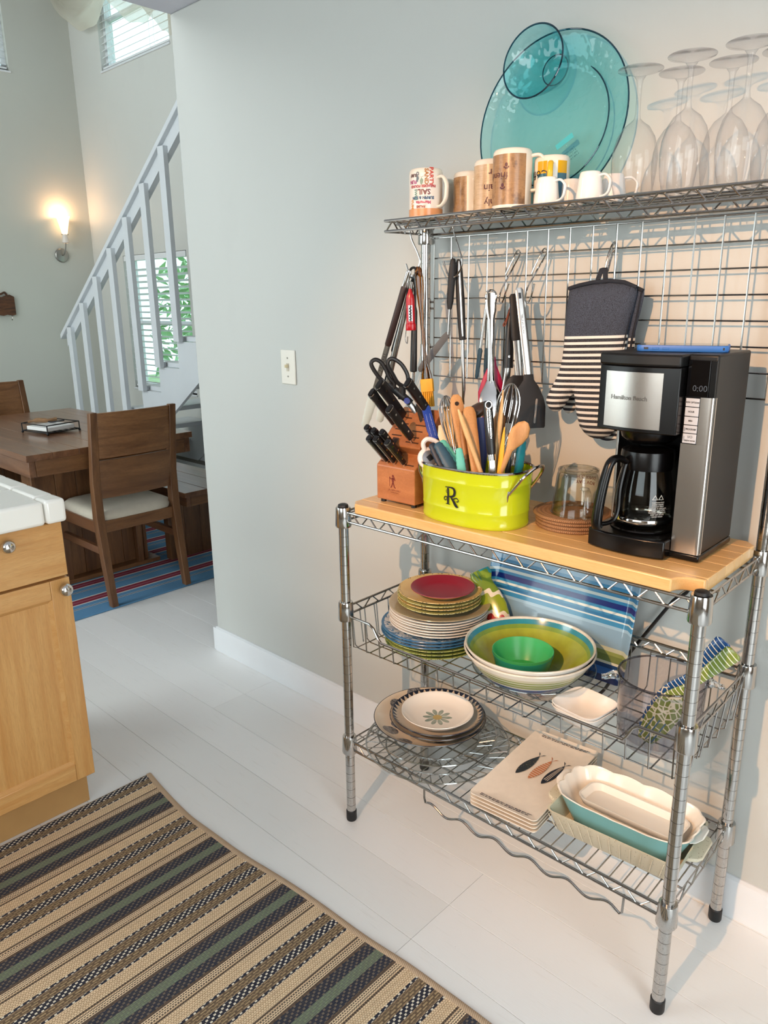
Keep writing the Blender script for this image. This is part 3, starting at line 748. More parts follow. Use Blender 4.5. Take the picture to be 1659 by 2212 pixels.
def shelf(zc, x0, x1, y0, y1, tag_):
    sh = rp(rack, 'shelf', MB().tube(ring_pts(x0, x1, y0, y1, zc + .012), .0033, 8, closed=True), M_wire)
    rp(rack, 'rim_wire', MB().tube(ring_pts(x0, x1, y0, y1, zc - .012), .0033, 8, closed=True), M_wire, sh)
    mb = MB()
    for a, b in (((x0, y0, 0), (x1, y0, 0)), ((x0, y1, 0), (x1, y1, 0)), ((x0, y0, 0), (x0, y1, 0)), ((x1, y0, 0), (x1, y1, 0))): truss(mb, a, b, zc - .012, zc + .012, .0585)
    rp(rack, 'truss', mb, M_wire, sh)
    wire_run(sh, x0, x1, y0, y1, zc + .0105, .0277)
    for k in (1, 2, 3):
        y = y0 + (y1 - y0) * k / 4
        rp(rack, 'cross_wire', MB().tube([(x0, y, zc + .0055), (x1, y, zc + .0055)], .0026, 6), M_wire, sh)
    return sh
sh1 = shelf(.889, 0, W, 0, D, 'work')
for x in (0, W):
    for y in (0, D): collar(sh1, x, y, .888)
sh3 = shelf(.239, 0, W, 0, D, 'low')
for x in (0, W):
    for y in (0, D): collar(sh3, x, y, .241)
# top shelf, shallow, carried by the back posts
TY0_ = .168
sh4 = shelf(1.581, -.002, W + .002, TY0_, D + .014, 'top')
for x in (0, W): collar(sh4, x, D, 1.570)
# basket shelf with dipped front
ZB = .529
sh2 = rp(rack, 'basket', MB().tube([(0, 0, .622), (.083, 0, .620), (.098, 0, .612), (.112, 0, .590), (.124, 0, .580), (.768, 0, .580), (.776, 0, .590), (.787, 0, .612), (.796, 0, .619), (W, 0, .621)], .0033, 8), M_wire)
rp(rack, 'rim_wire', MB().tube([(0, 0, .645), (0, D, .645), (W, D, .645), (W, 0, .645)], .0033, 8), M_wire, sh2)
rp(rack, 'rim_wire', MB().tube([(0, 0, .622), (0, D, .622), (W, D, .622), (W, 0, .622)], .0033, 8), M_wire, sh2)
mb = MB()
for a, b in (((0, D, 0), (W, D, 0)), ((0, 0, 0), (0, D, 0)), ((W, 0, 0), (W, D, 0))): truss(mb, a, b, .622, .645, .0585)
rp(rack, 'truss', mb, M_wire, sh2)
def front_z(x): return .621 if x < .083 or x > .796 else (.58 if .124 < x < .768 else .6)
i0 = .018
n = 18; first = None
for i in range(n + 1):
    x = .020 + (W - .04) * i / n
    rp(rack, 'basket_wire', MB().tube([(x, 0, front_z(x)), (x, i0 * .3, ZB + .006), (x, i0, ZB), (x, D - i0, ZB), (x, D - i0 * .3, ZB + .006), (x, D, .622)], .0017, 6), M_wire, sh2)
for i in range(7):
    y = .022 + (D - .044) * i / 6
    rp(rack, 'basket_wire', MB().tube([(0, y, .622), (i0 * .5, y, ZB + .004), (i0 + .004, y, ZB - .003), (W - i0 - .004, y, ZB - .003), (W - i0 * .5, y, ZB + .004), (W, y, .622)], .0017, 6), M_wire, sh2)
for i in range(5):
    for xa, xb in ((0, .012), (W, W - .012)):
        y = .05 + .22 * i / 4
        rp(rack, 'basket_wire', MB().tube([(xa, y, .622), (xb, y, ZB + .003)], .0017, 6), M_wire, sh2)
for x in (0, W):
    for y in (0, D): collar(sh2, x, y, .634)
# wavy wine wire under the bottom shelf
pts = [(.266, 0, .227), (.266, 0, .200)]
x = .270
for i in range(int((.775 - .27) / .006) + 1):
    xx = .270 + i * .006; pts.append((xx, 0, .184 + .0085 * cos(2 * pi * (xx - .383) / .0955) - .006 * (xx - .27) * 0))
pts += [(.792, 0, .180), (.797, 0, .186), (.797, .004, .227)]
rp(rack, 'wine_wire', MB().tube(pts, .0028, 8), M_wire)
# grid back panel clipped to the back posts
GY = D + .013
gp = rp(rack, 'grid_panel', MB().tube(ring_pts(.018, .018 + .0557 * 15, GY, GY, 1.0)[:2] and [(.018, GY, 1.213), (.018 + .0557 * 15, GY, 1.213), (.018 + .0557 * 15, GY, 1.560), (.018, GY, 1.560)], .0022, 8, closed=True), M_wire)
for i in range(1, 15):
    x = .018 + .0557 * i; rp(rack, 'grid_wire', MB().tube([(x, GY - .0016, 1.213), (x, GY - .0016, 1.560)], .0019, 6), M_wire, gp)
for i in range(1, 7):
    z = 1.213 + .0496 * i; rp(rack, 'grid_wire', MB().tube([(.018, GY + .0016, z), (.018 + .0557 * 15, GY + .0016, z)], .0019, 6), M_wire, gp)
for x, s in ((0, 1), (W, -1)):
    for z in (1.395, 1.28):
        c = rp(rack, 'clip', MB().lathe([(.0129, z - .016), (.0142, z - .016), (.0142, z + .016), (.0129, z + .016)], 20, c=(x, D, 0)), M_chr, gp)
        for dz in (-.008, .008): rp(rack, 'bolt', MB().tube([(x + s * .011, D + .006, z + dz), (x + s * .021, D + .010, z + dz)], .003, 8), M_wire, c)
# butcher-block work top: glued staves, corner notches for the posts
M_stave = wood('butcher_block', '#d8a868', '#e9c48c', (.9, 14, 14), .33, 3, knots=1, coat=.25, spread=.8)
bd = rth('butcher_board', 'maple butcher-block board lying on the rack as its work top', 'board', (W / 2, D / 2, .903))
BX0, BX1, BY0, BY1, BZ0, BZ1 = .026, W - .006, -.004, D - .012, .9045, .930
def clipx(y):
    """x limits of a stave row so that the post corners stay free"""
    e = .0
    if y < .034: e = .034 - max(y, 0) * .25
    return e
ns = 7
for i in range(ns):
    a = BY0 + (BY1 - BY0) * i / ns; b = BY0 + (BY1 - BY0) * (i + 1) / ns
    if i == 0:
        o = [(BX0 + .018, a), (BX1 - .048, a)] + [(BX1 - .005 + .03 * cos(g) * -1 - .012, a + .0 + .03 * sin(g)) for g in (.2, .5, .9, 1.2)] + [(BX1 + .0, a + .032), (BX1, b), (BX0, b), (BX0, a + .02), (BX0 + .012, a + .012)]
        mb = MB().prism(o, BZ0, BZ1)
    elif i == ns - 1:
        o = [(BX0, a), (BX1, a), (BX1, b - .022), (BX1 - .02, b), (BX0 + .02, b), (BX0, b - .02)]
        mb = MB().prism(o, BZ0, BZ1)
    else: mb = MB().box((BX0, a, BZ0), (BX1, b, BZ1))
    rp(bd, 'stave', mb, M_stave, bev=.0012 if 0 < i < ns - 1 else .003)

# ------------------------------------------------------------------ top shelf: mugs, cups, glasses, platter
ZT = 1.5938
M_ivory = mat('ivory_glaze', '#e9e1d2', .15)
M_porc = mat('white_porcelain', '#eceae6', .12)
def mug(name, label, x, y, r, h, ha, body_m, glaze=None, taper=1.0, group='mugs on the top shelf', hs=1.0, hz=(.22, .80), cat='mug', hmat=None):
    """upside-down mug: rim on the shelf, foot ring on top"""
    glaze = glaze or M_ivory
    t = rth(name, label, cat, (x, y, ZT), 0, group)
    rb = r; rt = r * taper; f = lambda z: rb + (rt - rb) * z / h
    t_ = .0035
    pr = [(rb - t_, .09 * h), (rb - t_, .002), (rb - t_ / 2, 0), (rb, .002), (rb, .006)]
    mk('rim', MB().lathe(pr, 40), glaze, t, smooth=60)
    b = mk('body', MB().lathe([(rb, .006), (f(h * .5), h * .5), (f(h - .012), h - .012)], 40), body_m, t, smooth=60)
    mk('base', MB().lathe([(f(h - .012), h - .012), (rt * .985, h - .006), (rt * .93, h - .0015), (rt * .86, h), (rt * .8, h), (rt * .78, h - .003), (0, h - .003)], 40), glaze, t, smooth=60)
    u = V((cos(ha), sin(ha), 0)); q = V((0, 0, 1)); z0, z1 = h * hz[0], h * hz[1]; zc, hh = (z0 + z1) / 2, (z1 - z0) / 2
    o = r * .62 * hs
    pts = [u * (f(z1) - .004) + q * z1, u * (f(z1) + o * .55) + q * (z1 + .001), u * (f(zc) + o) + q * (z1 - hh * .45), u * (f(zc) + o * 1.02) + q * zc, u * (f(zc) + o * .9) + q * (z0 + hh * .45), u * (f(z0) + o * .45) + q * (z0 + .002), u * (f(z0) - .004) + q * z0]
    ph = spline(pts, 5)
    w = V((-sin(ha), cos(ha), 0)); rs = []
    for i, p in enumerate(ph):
        T = (ph[min(i + 1, len(ph) - 1)] - ph[max(i - 1, 0)]).normalized(); n = T.cross(w).normalized()
        e = 1.35 if i in (0, len(ph) - 1) else 1
        rs.append([p + w * (cos(g) * .0062 * e * (r / .04)) + n * (sin(g) * .0038 * e * (r / .04)) for g in [2 * pi * j / 10 for j in range(10)]])
    mk('handle', MB().rings(rs), hmat or glaze, t, smooth=60)
    return t
def mug_print(stops, a0=None, a1=None, noise=0, cream='#e9e1d2'):
    """printed band round a mug, leaving the handle side bare"""
    N = NT('mug_print'); c = N.co(); x, y, z = N.sep(c); 
    g = N.noise(N.mapv(c, (1, 1, .7)), 38, 5, .65)
    col = N.ramp(g, stops)
    st = N.noise(N.mapv(c, (60, 60, 900)), 1, 2); col = N.mix(N.rmap(st, .45, .75, 0, .25), col, '#5b4030')
    if a0 is not None:
        a = N.mt('ARCTAN2', y, x); m = N.mt('LESS_THAN', N.mt('ABSOLUTE', N.mt('SUBTRACT', N.mt('FRACT', N.mt('DIVIDE', N.mt('SUBTRACT', a, a0 - pi), 2 * pi)), .5)), a1)
        col = N.mix(m, col, cream)
    return N.out(col, .25)
def letters(t, body, size, r, a, z, m, inv=True, bold=0.0, turn=False):
    mb = text_mb(body, size, bold=bold)
    if turn: mb.v = [V((-p.y, p.x, 0)) if turn == 1 else V((p.y, -p.x, 0)) for p in mb.v]
    return mk('lettering', oncyl(mb, (0, 0), r + .0004, a, z, inv), m, t, smooth=0)
def ink(name, c): return mat('ink_' + name, c, .4)
CAMA = RAD(-50)
# 1 white mug with coloured beach words
t = mug('printed_mug', 'white mug printed with coloured beach words, leftmost on top shelf', .0885, .213, .0395, .108, RAD(-4), mat('mug_white', '#e8e0d6', .18), hs=1.05)
mk('orange_band', MB().lathe([(.0398, .004), (.0399, .012), (.0398, .020)], 30), mat('mug_orange', '#d99a6a', .2), t, smooth=60)
a = RAD(-62)
for body, size, aa, z, m, tr in (('SAIL', .0165, a + .10, .056, ink('maroon', '#6d1c22'), 0), ('PARADISE FOUND', .0078, a + .0, .068, ink('rose', '#b34a50'), 0), ('SURFIN & SUN', .0085, a + .02, .043, ink('blue', '#2c5578'), 0), ('Margarita', .0095, a + .05, .033, ink('pink', '#c2566a'), 0), ('PARTY', .0135, a + .52, .088, ink('red', '#c8412f'), 1), ('SAND', .0130, a + .24, .088, ink('ochre', '#b0702c'), 1), ('Chillin', .0085, a - .30, .088, ink('slate', '#5f6f78'), 1), ('SWIM', .0095, a - .42, .05, ink('sage', '#6f8f7d'), 1), ('SURF', .009, a - .58, .092, ink('brown', '#5a3226'), 0), ('FUN', .011, a - .62, .078, ink('magenta', '#b0487a'), 0), ('PALMS', .0075, a - .1, .024, ink('rust', '#a5563c'), 0), ('YUM', .01, a - .68, .03, ink('amber', '#cf8a3a'), 1)):
    letters(t, body, size, .0398, aa, z, m, True, .0004, tr)
mk('palm_leaf', oncyl(MB().add([(0, 0, 0), (.004, .006, 0), (.003, .013, 0), (0, .016, 0), (-.003, .012, 0), (-.004, .005, 0), (.007, -.004, 0), (.001, -.001, 0), (-.007, -.004, 0)], [(0, 1, 2, 3, 4, 5), (0, 7, 6), (0, 8, 7)]), (0, 0), .04, a - .05, .086, True), ink('sage', '#6f8f7d'), t, smooth=0)
# 2 pale mug behind it
mug('printed_mug', 'pale mug tucked behind the leftmost beach-word mug', .0689, .292, .038, .094, RAD(20), mug_print([(.3, '#d8c9b2'), (.7, '#8a6a4c')], RAD(20), .18))
# 3 brown sepia mug with white handle facing the room
mug('printed_mug', 'brown sepia print mug with a white handle facing forward', .166, .284, .040, .100, RAD(-38), mug_print([(.3, '#a08a7c'), (.5, '#b08a60'), (.7, '#6d5136')], RAD(-38), .075), hs=.75)
# 4 parchment mug with dark words
t = mug('printed_mug', 'parchment-coloured mug with dark upside-down words, second from large brown mug', .249, .250, .0395, .112, RAD(75), mug_print([(.3, '#d8c0a2'), (.6, '#c9ab86'), (.75, '#9a7450')]))
for body, size, aa, z in (('for', .021, -.72, .083), ('again', .021, -.78, .052), ('only', .02, -.82, .022)): letters(t, body, size, .0397, RAD(-50) + (aa + .78), z, ink('wine', '#4b1420'), True, .0003)
mk('dark_band', MB().rings([[(.0399 * cos(g), .0399 * sin(g), z) for g in [RAD(-34) + .07 * i + .012 * sin(z * 700 + i) for i in range(6)]] for z in [.006 + .0104 * k for k in range(10)]], closed=False), mat('mug_dark', '#3a2018', .3), t, smooth=60)
# 5 large brown mug
t = mug('printed_mug', 'largest brown leather-look mug with paw prints and white handle', .3385, .1985, .0412, .116, RAD(22), mug_print([(.32, '#8f7256'), (.5, '#a9825a'), (.68, '#6f543c')], RAD(22), .10), hs=1.15, hz=(.3, .88))
for z, aa in ((.083, -.42), (.044, -.60)):
    mb = MB(); 
    for dx, dy, rr in ((0, 0, .0034), (-.0045, .0045, .0017), (-.0016, .0066, .0017), (.0016, .0066, .0017), (.0045, .0045, .0017)): mb.add([(dx + rr * cos(g), dy + rr * sin(g) * 1.2, 0) for g in [2 * pi * k / 10 for k in range(10)]], [tuple(range(10))])
    mk('paw_print', oncyl(mb, (0, 0), .0417, RAD(-50) + aa, z, True), ink('wine', '#4b1420'), t, smooth=0)
letters(t, 'friends', .02, .0413, RAD(-50) - .98, .063, ink('wine', '#4b1420'), True)
# 6 white and yellow mug
N = NT('mug_yellow_patches'); x, y, z = N.sep(N.co()); an = N.mt('FRACT', N.mt('ADD', N.mt('MULTIPLY', N.mt('ARCTAN2', y, x), 2.6 / pi), .58))
col = N.mix(N.mt('LESS_THAN', an, .52), '#ece6da', N.mix(N.mt('GREATER_THAN', z, .066), '#3e6f86', '#d8a91c'))
lw = N.mt('GREATER_THAN', N.mt('SUBTRACT', x, y), -2.0)
t = mug('printed_mug', 'white mug with yellow patches, half hidden behind small white cups', .400, .2545, .0375, .102, RAD(-62), N.out(col, .15), hz=(.3, .82), hmat=mat('handle_yellow', '#dfb325', .2))
letters(t, 'Coffee', .024, .0377, RAD(-118), .065, ink('black', '#1d1a1c'), True)
# small white espresso cups
for i, (px, y, lb, ha) in enumerate((((0.4235, 0.2, 1.616), .2, 'small white espresso cup right beside the large brown mug', -8), ((0.4423, 0.262, 1.626), .262, 'small white espresso cup standing behind the others', 10), ((0.5206, 0.2, 1.619), .2, 'small white espresso cup nearest the wine glasses', -5), ((0.5377, 0.265, 1.628), .265, 'small white espresso cup seen through the first wine glass', 20))):
    mug('espresso_cup', lb, px[0], y, .0265, .054, RAD(ha), M_porc, M_porc, .80, 'espresso cups on the top shelf', hs=1.3, hz=(.12, .84), cat='cup')
# wine glasses, upside down
M_wg = thin_glass('clear_acrylic', '#fefefe', '#cfcfd8', .03, 1.0, edgepow=.12)
wgp = [(.0335, 0), (.0385, .022), (.0418, .048), (.0425, .066), (.0405, .086), (.0345, .107), (.024, .124), (.012, .133), (.0062, .1385), (.0045, .148), (.0043, .175), (.0048, .196), (.0065, .205), (.0115, .212), (.022, .2165), (.0405, .2205), (.0412, .2218), (.0405, .2228), (0, .2245)]
first = None
for i, (x, y, lb) in enumerate(((.6015, .218, 'upside-down clear wine glass closest to the turquoise platter'), (.6495, .2895, 'clear wine glass in the back row between the first two front glasses'), (.7045, .200, 'upside-down clear wine glass second in the front row'), (.7435, .2895, 'clear wine glass in the back row near the right edge of the picture'), (.804, .200, 'tallest-looking clear wine glass at the right of the front row'), (.8345, .289, 'clear wine glass cut by the right edge of the picture, back row'))):
    t = rth('wine_glass', lb, 'wine glass', (x, y, ZT), 0, 'upside-down wine glasses on the top shelf')
    if first is None:
        first = [mk('bowl', MB().lathe(wgp[:9], 48), M_wg, t, smooth=60), mk('stem', MB().lathe(wgp[8:13], 24), M_wg, t, smooth=60), mk('foot', MB().lathe(wgp[12:], 48), M_wg, t, smooth=60)]
        first.append(mk('rim', MB().tube([(.0335 * cos(2 * pi * k / 40), .0335 * sin(2 * pi * k / 40), .0008) for k in range(40)], .0008, 6, closed=True), M_wg, t))
    else:
        for o in first:
            c = o.copy(); COL.objects.link(c); c.parent = t
# turquoise chip-and-dip platter leaning on the wall
M_teal = thin_glass('turquoise_acrylic', '#c6f6f8', '#55c6d4', .05, 1.0, bumpy=70, edgepow=.22)
M_teal2 = thin_glass('turquoise_rim', '#1e93a6', '#0b5f74', .08, 1.0)
t = rth('chip_and_dip_platter', 'translucent turquoise round platter with dip bowl, leaning on the wall', 'platter', (.3525, .3215, ZT + .001))
tl = RAD(7.4)
def tp(u, v, d):    # platter plane: u across, v up the tilted disc from its lowest point, d towards the room
    return V((u, v * sin(tl) - d * cos(tl), v * cos(tl) + d * sin(tl)))
R0 = .181
mb = MB(); rs = []
bc, br = (-.036, R0 * 2 - .064), .073       # dip bowl centre and radius in platter coordinates
for r, d in ((.0005, .004), (.06, .004), (.11, .004), (.125, .006), (.131, .012), (.14, .016), (.165, .024), (.180, .030), (.181, .031)):
    ring = []
    for k in range(72):
        g = 2 * pi * k / 72; ring.append(tp(r * cos(g), R0 + r * sin(g), d))
    rs.append(ring)
mk('dish', MB().rings(rs, cap0=False, cap1=False), M_teal, t, smooth=70)
mk('rim', MB().tube([tp(R0 * cos(2 * pi * k / 80), R0 + R0 * sin(2 * pi * k / 80), .031) for k in range(80)], .0018, 6, closed=True), M_teal2, t)
mk('well_ring', MB().tube([tp(.128 * cos(g), R0 + .128 * sin(g), .009) for g in [RAD(-150 + 5 * k) for k in range(42)]], [.0006] + [.0016] * 40 + [.0006], 6), M_teal2, t)
rs = []
for r, d in ((.0005, .0), (.030, .0), (.034, .002), (.050, .018), (.062, .038), (.070, .056), (.073, .066)):
    rs.append([tp(bc[0] + r * cos(2 * pi * k / 56) + .018 * (1 - d / .066), bc[1] + r * sin(2 * pi * k / 56) - .0 , d) for k in range(56)])
mk('dip_bowl', MB().rings(rs, cap0=False, cap1=False), M_teal, t, smooth=70)
mk('dip_bowl_rim', MB().tube([tp(bc[0] + br * cos(2 * pi * k / 64), bc[1] + br * sin(2 * pi * k / 64), .066) for k in range(64)], .0019, 6, closed=True), M_teal2, t)
mk('dip_bowl_foot', MB().tube([tp(bc[0] + .018 + .031 * cos(2 * pi * k / 48), bc[1] + .031 * sin(2 * pi * k / 48), .001) for k in range(48)], .0013, 6, closed=True), M_teal2, t)
mk('sticker', MB().add([tp(u, v, .0062) for u, v in ((.012, .128), (.05, .150), (.044, .160), (.006, .138))], [(0, 1, 2, 3)]), mat('sticker_teal', '#4fb9bf', .3), t, smooth=0)
for i in range(4):
    mb = text_mb('HAND WASH ONLY BPA FREE'[:14 + 2 * i], .0052); mk('fine_print', onplane(mb, tp(.034 + i * .0022, .118 - i * .006, .0064), tp(.87, .5, 0) - tp(0, 0, 0), tp(-.5, .87, 0) - tp(0, 0, 0)), mat('print_dark', '#114a55', .5), t, smooth=0)

# ------------------------------------------------------------------ hooks and hanging tools (rack coordinates)
M_steel = mat('brushed_steel', '#b9b7b3', .25, 1, var=.05, vscale=60)
M_pol = mat('polished_steel', '#cfcdca', .1, 1)
M_blk = mat('black_plastic', '#121214', .35)
M_soft = mat('black_silicone', '#17171a', .6)
M_amber = thin_glass('amber_plastic', '#b98a2a', '#4a2c08', .06, 1.0)
def s_hook(label, pts, r=.0021):
    p = [V(q) for q in pts]
    return rmesh('s_hook', label, 'hook', p[0], MB().tube(spline(p, 6), r, 8), M_pol, group='steel S-hooks on the rack')
hk = 'steel S-hooks on the rack'
# hook one at the left end of the top shelf
s_hook('steel S-hook at the left end of the top shelf', [(.036, .2, 1.562), (.032, .2, 1.578), (.042, .2, 1.580), (.050, .2, 1.566), (.056, .2, 1.548), (.078, .2, 1.510), (.080, .2, 1.492), (.066, .2, 1.470), (.054, .2, 1.466), (.044, .2, 1.478), (.037, .2, 1.494)])
s_hook('steel S-hook above the black-handled spreader', [(.168, .25, 1.571), (.158, .25, 1.586), (.146, .25, 1.586), (.142, .25, 1.570), (.16, .25, 1.525), (.170, .25, 1.500), (.166, .25, 1.478), (.150, .25, 1.462), (.132, .25, 1.464), (.122, .25, 1.478), (.114, .25, 1.498)])
s_hook('steel S-hook holding the slotted spoon on the grid', [(.246, .322, 1.465), (.262, .326, 1.497), (.268, .335, 1.517), (.270, .343, 1.516), (.271, .340, 1.505), (.262, .32, 1.470), (.25, .30, 1.428), (.256, .285, 1.402), (.270, .276, 1.402), (.282, .268, 1.418), (.296, .262, 1.442)])
s_hook('steel S-hook holding the black spatulas on the grid', [(.318, .322, 1.465), (.332, .326, 1.497), (.340, .335, 1.518), (.343, .343, 1.516), (.343, .340, 1.505), (.334, .32, 1.472), (.322, .30, 1.432), (.330, .282, 1.404), (.344, .272, 1.402), (.356, .264, 1.416), (.366, .258, 1.440)])
# grill tongs
def seg(a, b, t0, t1): return lerp(a, b, t0), lerp(a, b, t1)
a = V((0.0574, 0.185, 1.47)); b = V((-0.0922, 0.185, 1.103))
nn = V((.6, -.8, .1))
t = rth('grill_tongs', 'long steel grill tongs with dark grips and pale scalloped tips', 'tongs', a)
p, q = seg(a, b, -.02, .10); rp(t, 'hinge_end', MB().blade(p, q, [(0, .008, .005), (.1, .014, .006), (1, .014, .006)], nn), M_pol, smooth=50)
p, q = seg(a, b, .08, .47); rp(t, 'grip', MB().blade(p, q, [(0, .013, .010), (.02, .0165, .012), (.98, .0165, .012), (1, .013, .010)], nn), mat('espresso_grip', '#2b1a18', .45), smooth=40)
p, q = seg(a, b, .46, .84); rp(t, 'arm', MB().blade(p, q, [(0, .0145, .003), (1, .0145, .003)], nn), M_steel, smooth=40)
def scallop(mb, p, q, w, th, n_, bumps=4):
    secs = [(0, w * .6, th)]
    for i in range(bumps * 3 + 1):
        u = i / (bumps * 3); secs.append((.08 + .84 * u, w * (1.0 - .25 * u * u) * (1 + .06 * cos(i * 2 * pi / 3)), th))
    secs.append((1, w * .45, th * .6)); return mb.blade(p, q, secs, n_, 12)
M_pale = mat('pale_silicone', '#c3d3d3', .45)
p, q = seg(a, b, .82, 1.06); rp(t, 'tip', scallop(MB(), p, q, .026, .007, nn), M_pale, smooth=50)
b2 = b + V((.040, .012, .012)); a2 = a + V((.006, .012, 0))
p, q = seg(a2, b2, .05, .84); rp(t, 'arm', MB().blade(p, q, [(0, .012, .004), (.45, .014, .010), (.5, .014, .004), (1, .014, .003)], nn), M_steel, smooth=40)
p, q = seg(a2, b2, .82, 1.05); rp(t, 'tip', scallop(MB(), p, q, .026, .007, nn), M_pale, smooth=50)
mb = onplane(text_mb('NEXGRILL', .011), lerp(a, b, .585) + nn.normalized() * .0019, (b - a).normalized() * -1, nn.cross((b - a).normalized() * -1))
rp(t, 'lettering', mb, ink('black', '#1d1a1c'), smooth=0)
# black long-handled fork behind the tongs
a = V((0.0522, 0.21, 1.461)); b = V((-0.0404, 0.215, 1.232))
t = rth('grill_fork', 'slim black and steel grill tool hanging behind the tongs', 'grill tool', a)
p, q = seg(a, b, 0, 1.25); rp(t, 'shaft', MB().blade(p, q, [(0, .008, .006), (.1, .012, .009), (.62, .013, .01), (.64, .006, .005), (1, .005, .004)], nn), M_blk, smooth=40)
p, q = seg(a + V((.006, .004, 0)), b + V((.008, .004, 0)), .1, 1.2); rp(t, 'steel_edge', MB().blade(p, q, [(0, .004, .003), (1, .004, .003)], nn), M_pol)
rp(t, 'loop', MB().tube(arc(a + V((0, 0, .012)), .012, 0, 2 * pi, 18), .0032, 8), M_blk)
# red bottle opener / corkscrew
a = V((0.0761, 0.17, 1.418)); b = V((0.0788, 0.17, 1.34))
t = rth('corkscrew', 'red corkscrew with clear window hanging on the left hook', 'corkscrew', a)
M_red = mat('red_plastic', '#a3101c', .25)
rp(t, 'barrel', MB().blade(a, b, [(-.22, .006, .006), (-.1, .012, .01), (0, .019, .014), (.1, .021, .015), (.82, .0215, .015), (.84, .025, .02), (1, .026, .021), (1.03, .024, .019)], nn, 14), M_red, smooth=50)
rp(t, 'window', MB().blade(lerp(a, b, .28) + nn.normalized() * .0075, lerp(a, b, .76) + nn.normalized() * .0075, [(0, .010, .002), (1, .010, .002)], nn), mat('steel_window', '#9a9a9a', .2, .9), smooth=40)
rp(t, 'screw', MB().tube([lerp(a, b, .32 + .42 * i / 24) + nn.normalized() * .0095 + V((.72, .69, 0)) * (.0028 * sin(i * 1.3)) for i in range(25)], .0011, 6), M_blk)
rp(t, 'rivet', MB().tube([a + nn.normalized() * .006 + V((-.004, 0, -.006)), a + nn.normalized() * .009 + V((-.004, 0, -.006))], .003, 10), M_pol)
rp(t, 'chain', MB().tube(spline([a + V((-.006, 0, .006)), a + V((-.010, 0, -.03)), a + V((-.012, 0, -.07)), a + V((-.016, 0, -.10)), a + V((-.010, 0, -.112)), a + V((-.008, 0, -.095))], 5), .0012, 6), M_pol)
# amber basting brush
a = V((0.0798, 0.195, 1.48)); b = V((0.113, 0.195, 1.171))
t = rth('basting_brush', 'amber plastic basting brush with yellow bristles by the rack post', 'brush', a)
rp(t, 'handle', MB().blade(a, b, [(-.02, .008, .004), (0, .018, .006), (.06, .022, .007), (.14, .020, .006), (.3, .011, .005), (.6, .008, .005), (.72, .012, .005), (.8, .026, .006), (.87, .030, .008)], V((.5, -.85, 0)), 12), M_amber, smooth=50)
M_yel = mat('yellow_silicone', '#e0a01a', .5)
p, q = seg(a, b, .84, .94); rp(t, 'ferrule', MB().blade(p, q, [(0, .030, .016), (.1, .033, .018), (1, .033, .018)], V((.5, -.85, 0)), 12, 5), M_yel, smooth=40)
p0, q0 = seg(a, b, .94, 1.06); wv = (b - a).normalized().cross(V((.5, -.85, 0))).normalized(); dv = V((.5, -.85, 0)).normalized()
for i in range(6):
    mb = MB()
    for j in range(3):
        o = wv * ((i - 2.5) * .0047) + dv * ((j - 1) * .005); mb.tube([p0 + o, q0 + o * 1.05], .0021, 6)
    rp(t, 'bristle', mb, M_yel)
# black turner handle hanging between
a = V((0.0411, 0.23, 1.462)); b = V((0.0346, 0.23, 1.233))
t = rth('turner', 'black-handled turner hanging behind the red corkscrew', 'kitchen tool', a)
rp(t, 'handle', MB().blade(a, b, [(0, .006, .005), (.3, .008, .006), (.35, .014, .010), (1, .0185, .012), (1.01, .012, .008)], nn), M_blk, smooth=40)
p, q = seg(a, b, 1.0, 1.12); rp(t, 'neck', MB().blade(p, q, [(0, .008, .004), (1, .007, .003)], nn), M_steel)
# icing spreader, offset
t = rth('offset_spreader', 'offset icing spreader with black handle and grey blade', 'spatula', (0.1407, 0.25, 1.502))
a = V((0.1435, 0.25, 1.504)); b = V((0.134, 0.25, 1.386)); fn_ = V((.75, -.66, 0))
rp(t, 'handle', MB().blade(a, b, [(0, .006, .005), (.03, .012, .009), (.12, .015, .011), (.3, .018, .013), (.85, .0165, .012), (1, .010, .009)], fn_, 12), M_soft, smooth=50)
c = V((0.1305, 0.25, 1.326)); rp(t, 'shank', MB().tube([b, lerp(b, c, .9), c], .0028, 8), M_steel)
d_ = V((0.049, 0.235, 1.233)); rp(t, 'blade', MB().blade(c + V((.0, 0, .003)), d_, [(0, .012, .0025), (.1, .017, .003), (.85, .019, .003), (.96, .015, .003), (1, .006, .002)], V((.62, -.75, .3)), 12), mat('grey_silicone', '#5b5b5c', .45), smooth=40)
# black steel-edged masher/fork next to it
t = rth('serving_fork', 'black-handled serving fork with long steel shank on the grid', 'fork', (0.1505, 0.27, 1.502))
a = V((0.1435, 0.27, 1.502)); b = V((0.1599, 0.27, 1.312))
rp(t, 'handle', MB().blade(a, b, [(0, .006, .006), (.04, .014, .010), (.12, .018, .013), (.5, .021, .015), (.9, .018, .013), (1, .016, .011)], fn_, 12), M_soft, smooth=50)
rp(t, 'steel_band', MB().blade(lerp(a, b, .02) + fn_ * .0065, lerp(a, b, .95) + fn_ * .0065, [(0, .004, .002), (.1, .006, .003), (.9, .006, .003), (1, .004, .002)], fn_), M_pol, smooth=50)
c = V((0.1637, 0.275, 1.152)); rp(t, 'shank', MB().blade(b, c, [(0, .010, .003), (.3, .009, .003), (.75, .009, .003, .002), (.9, .006, .004, -.006), (1, .008, .004, -.010)], fn_), M_steel, smooth=50)
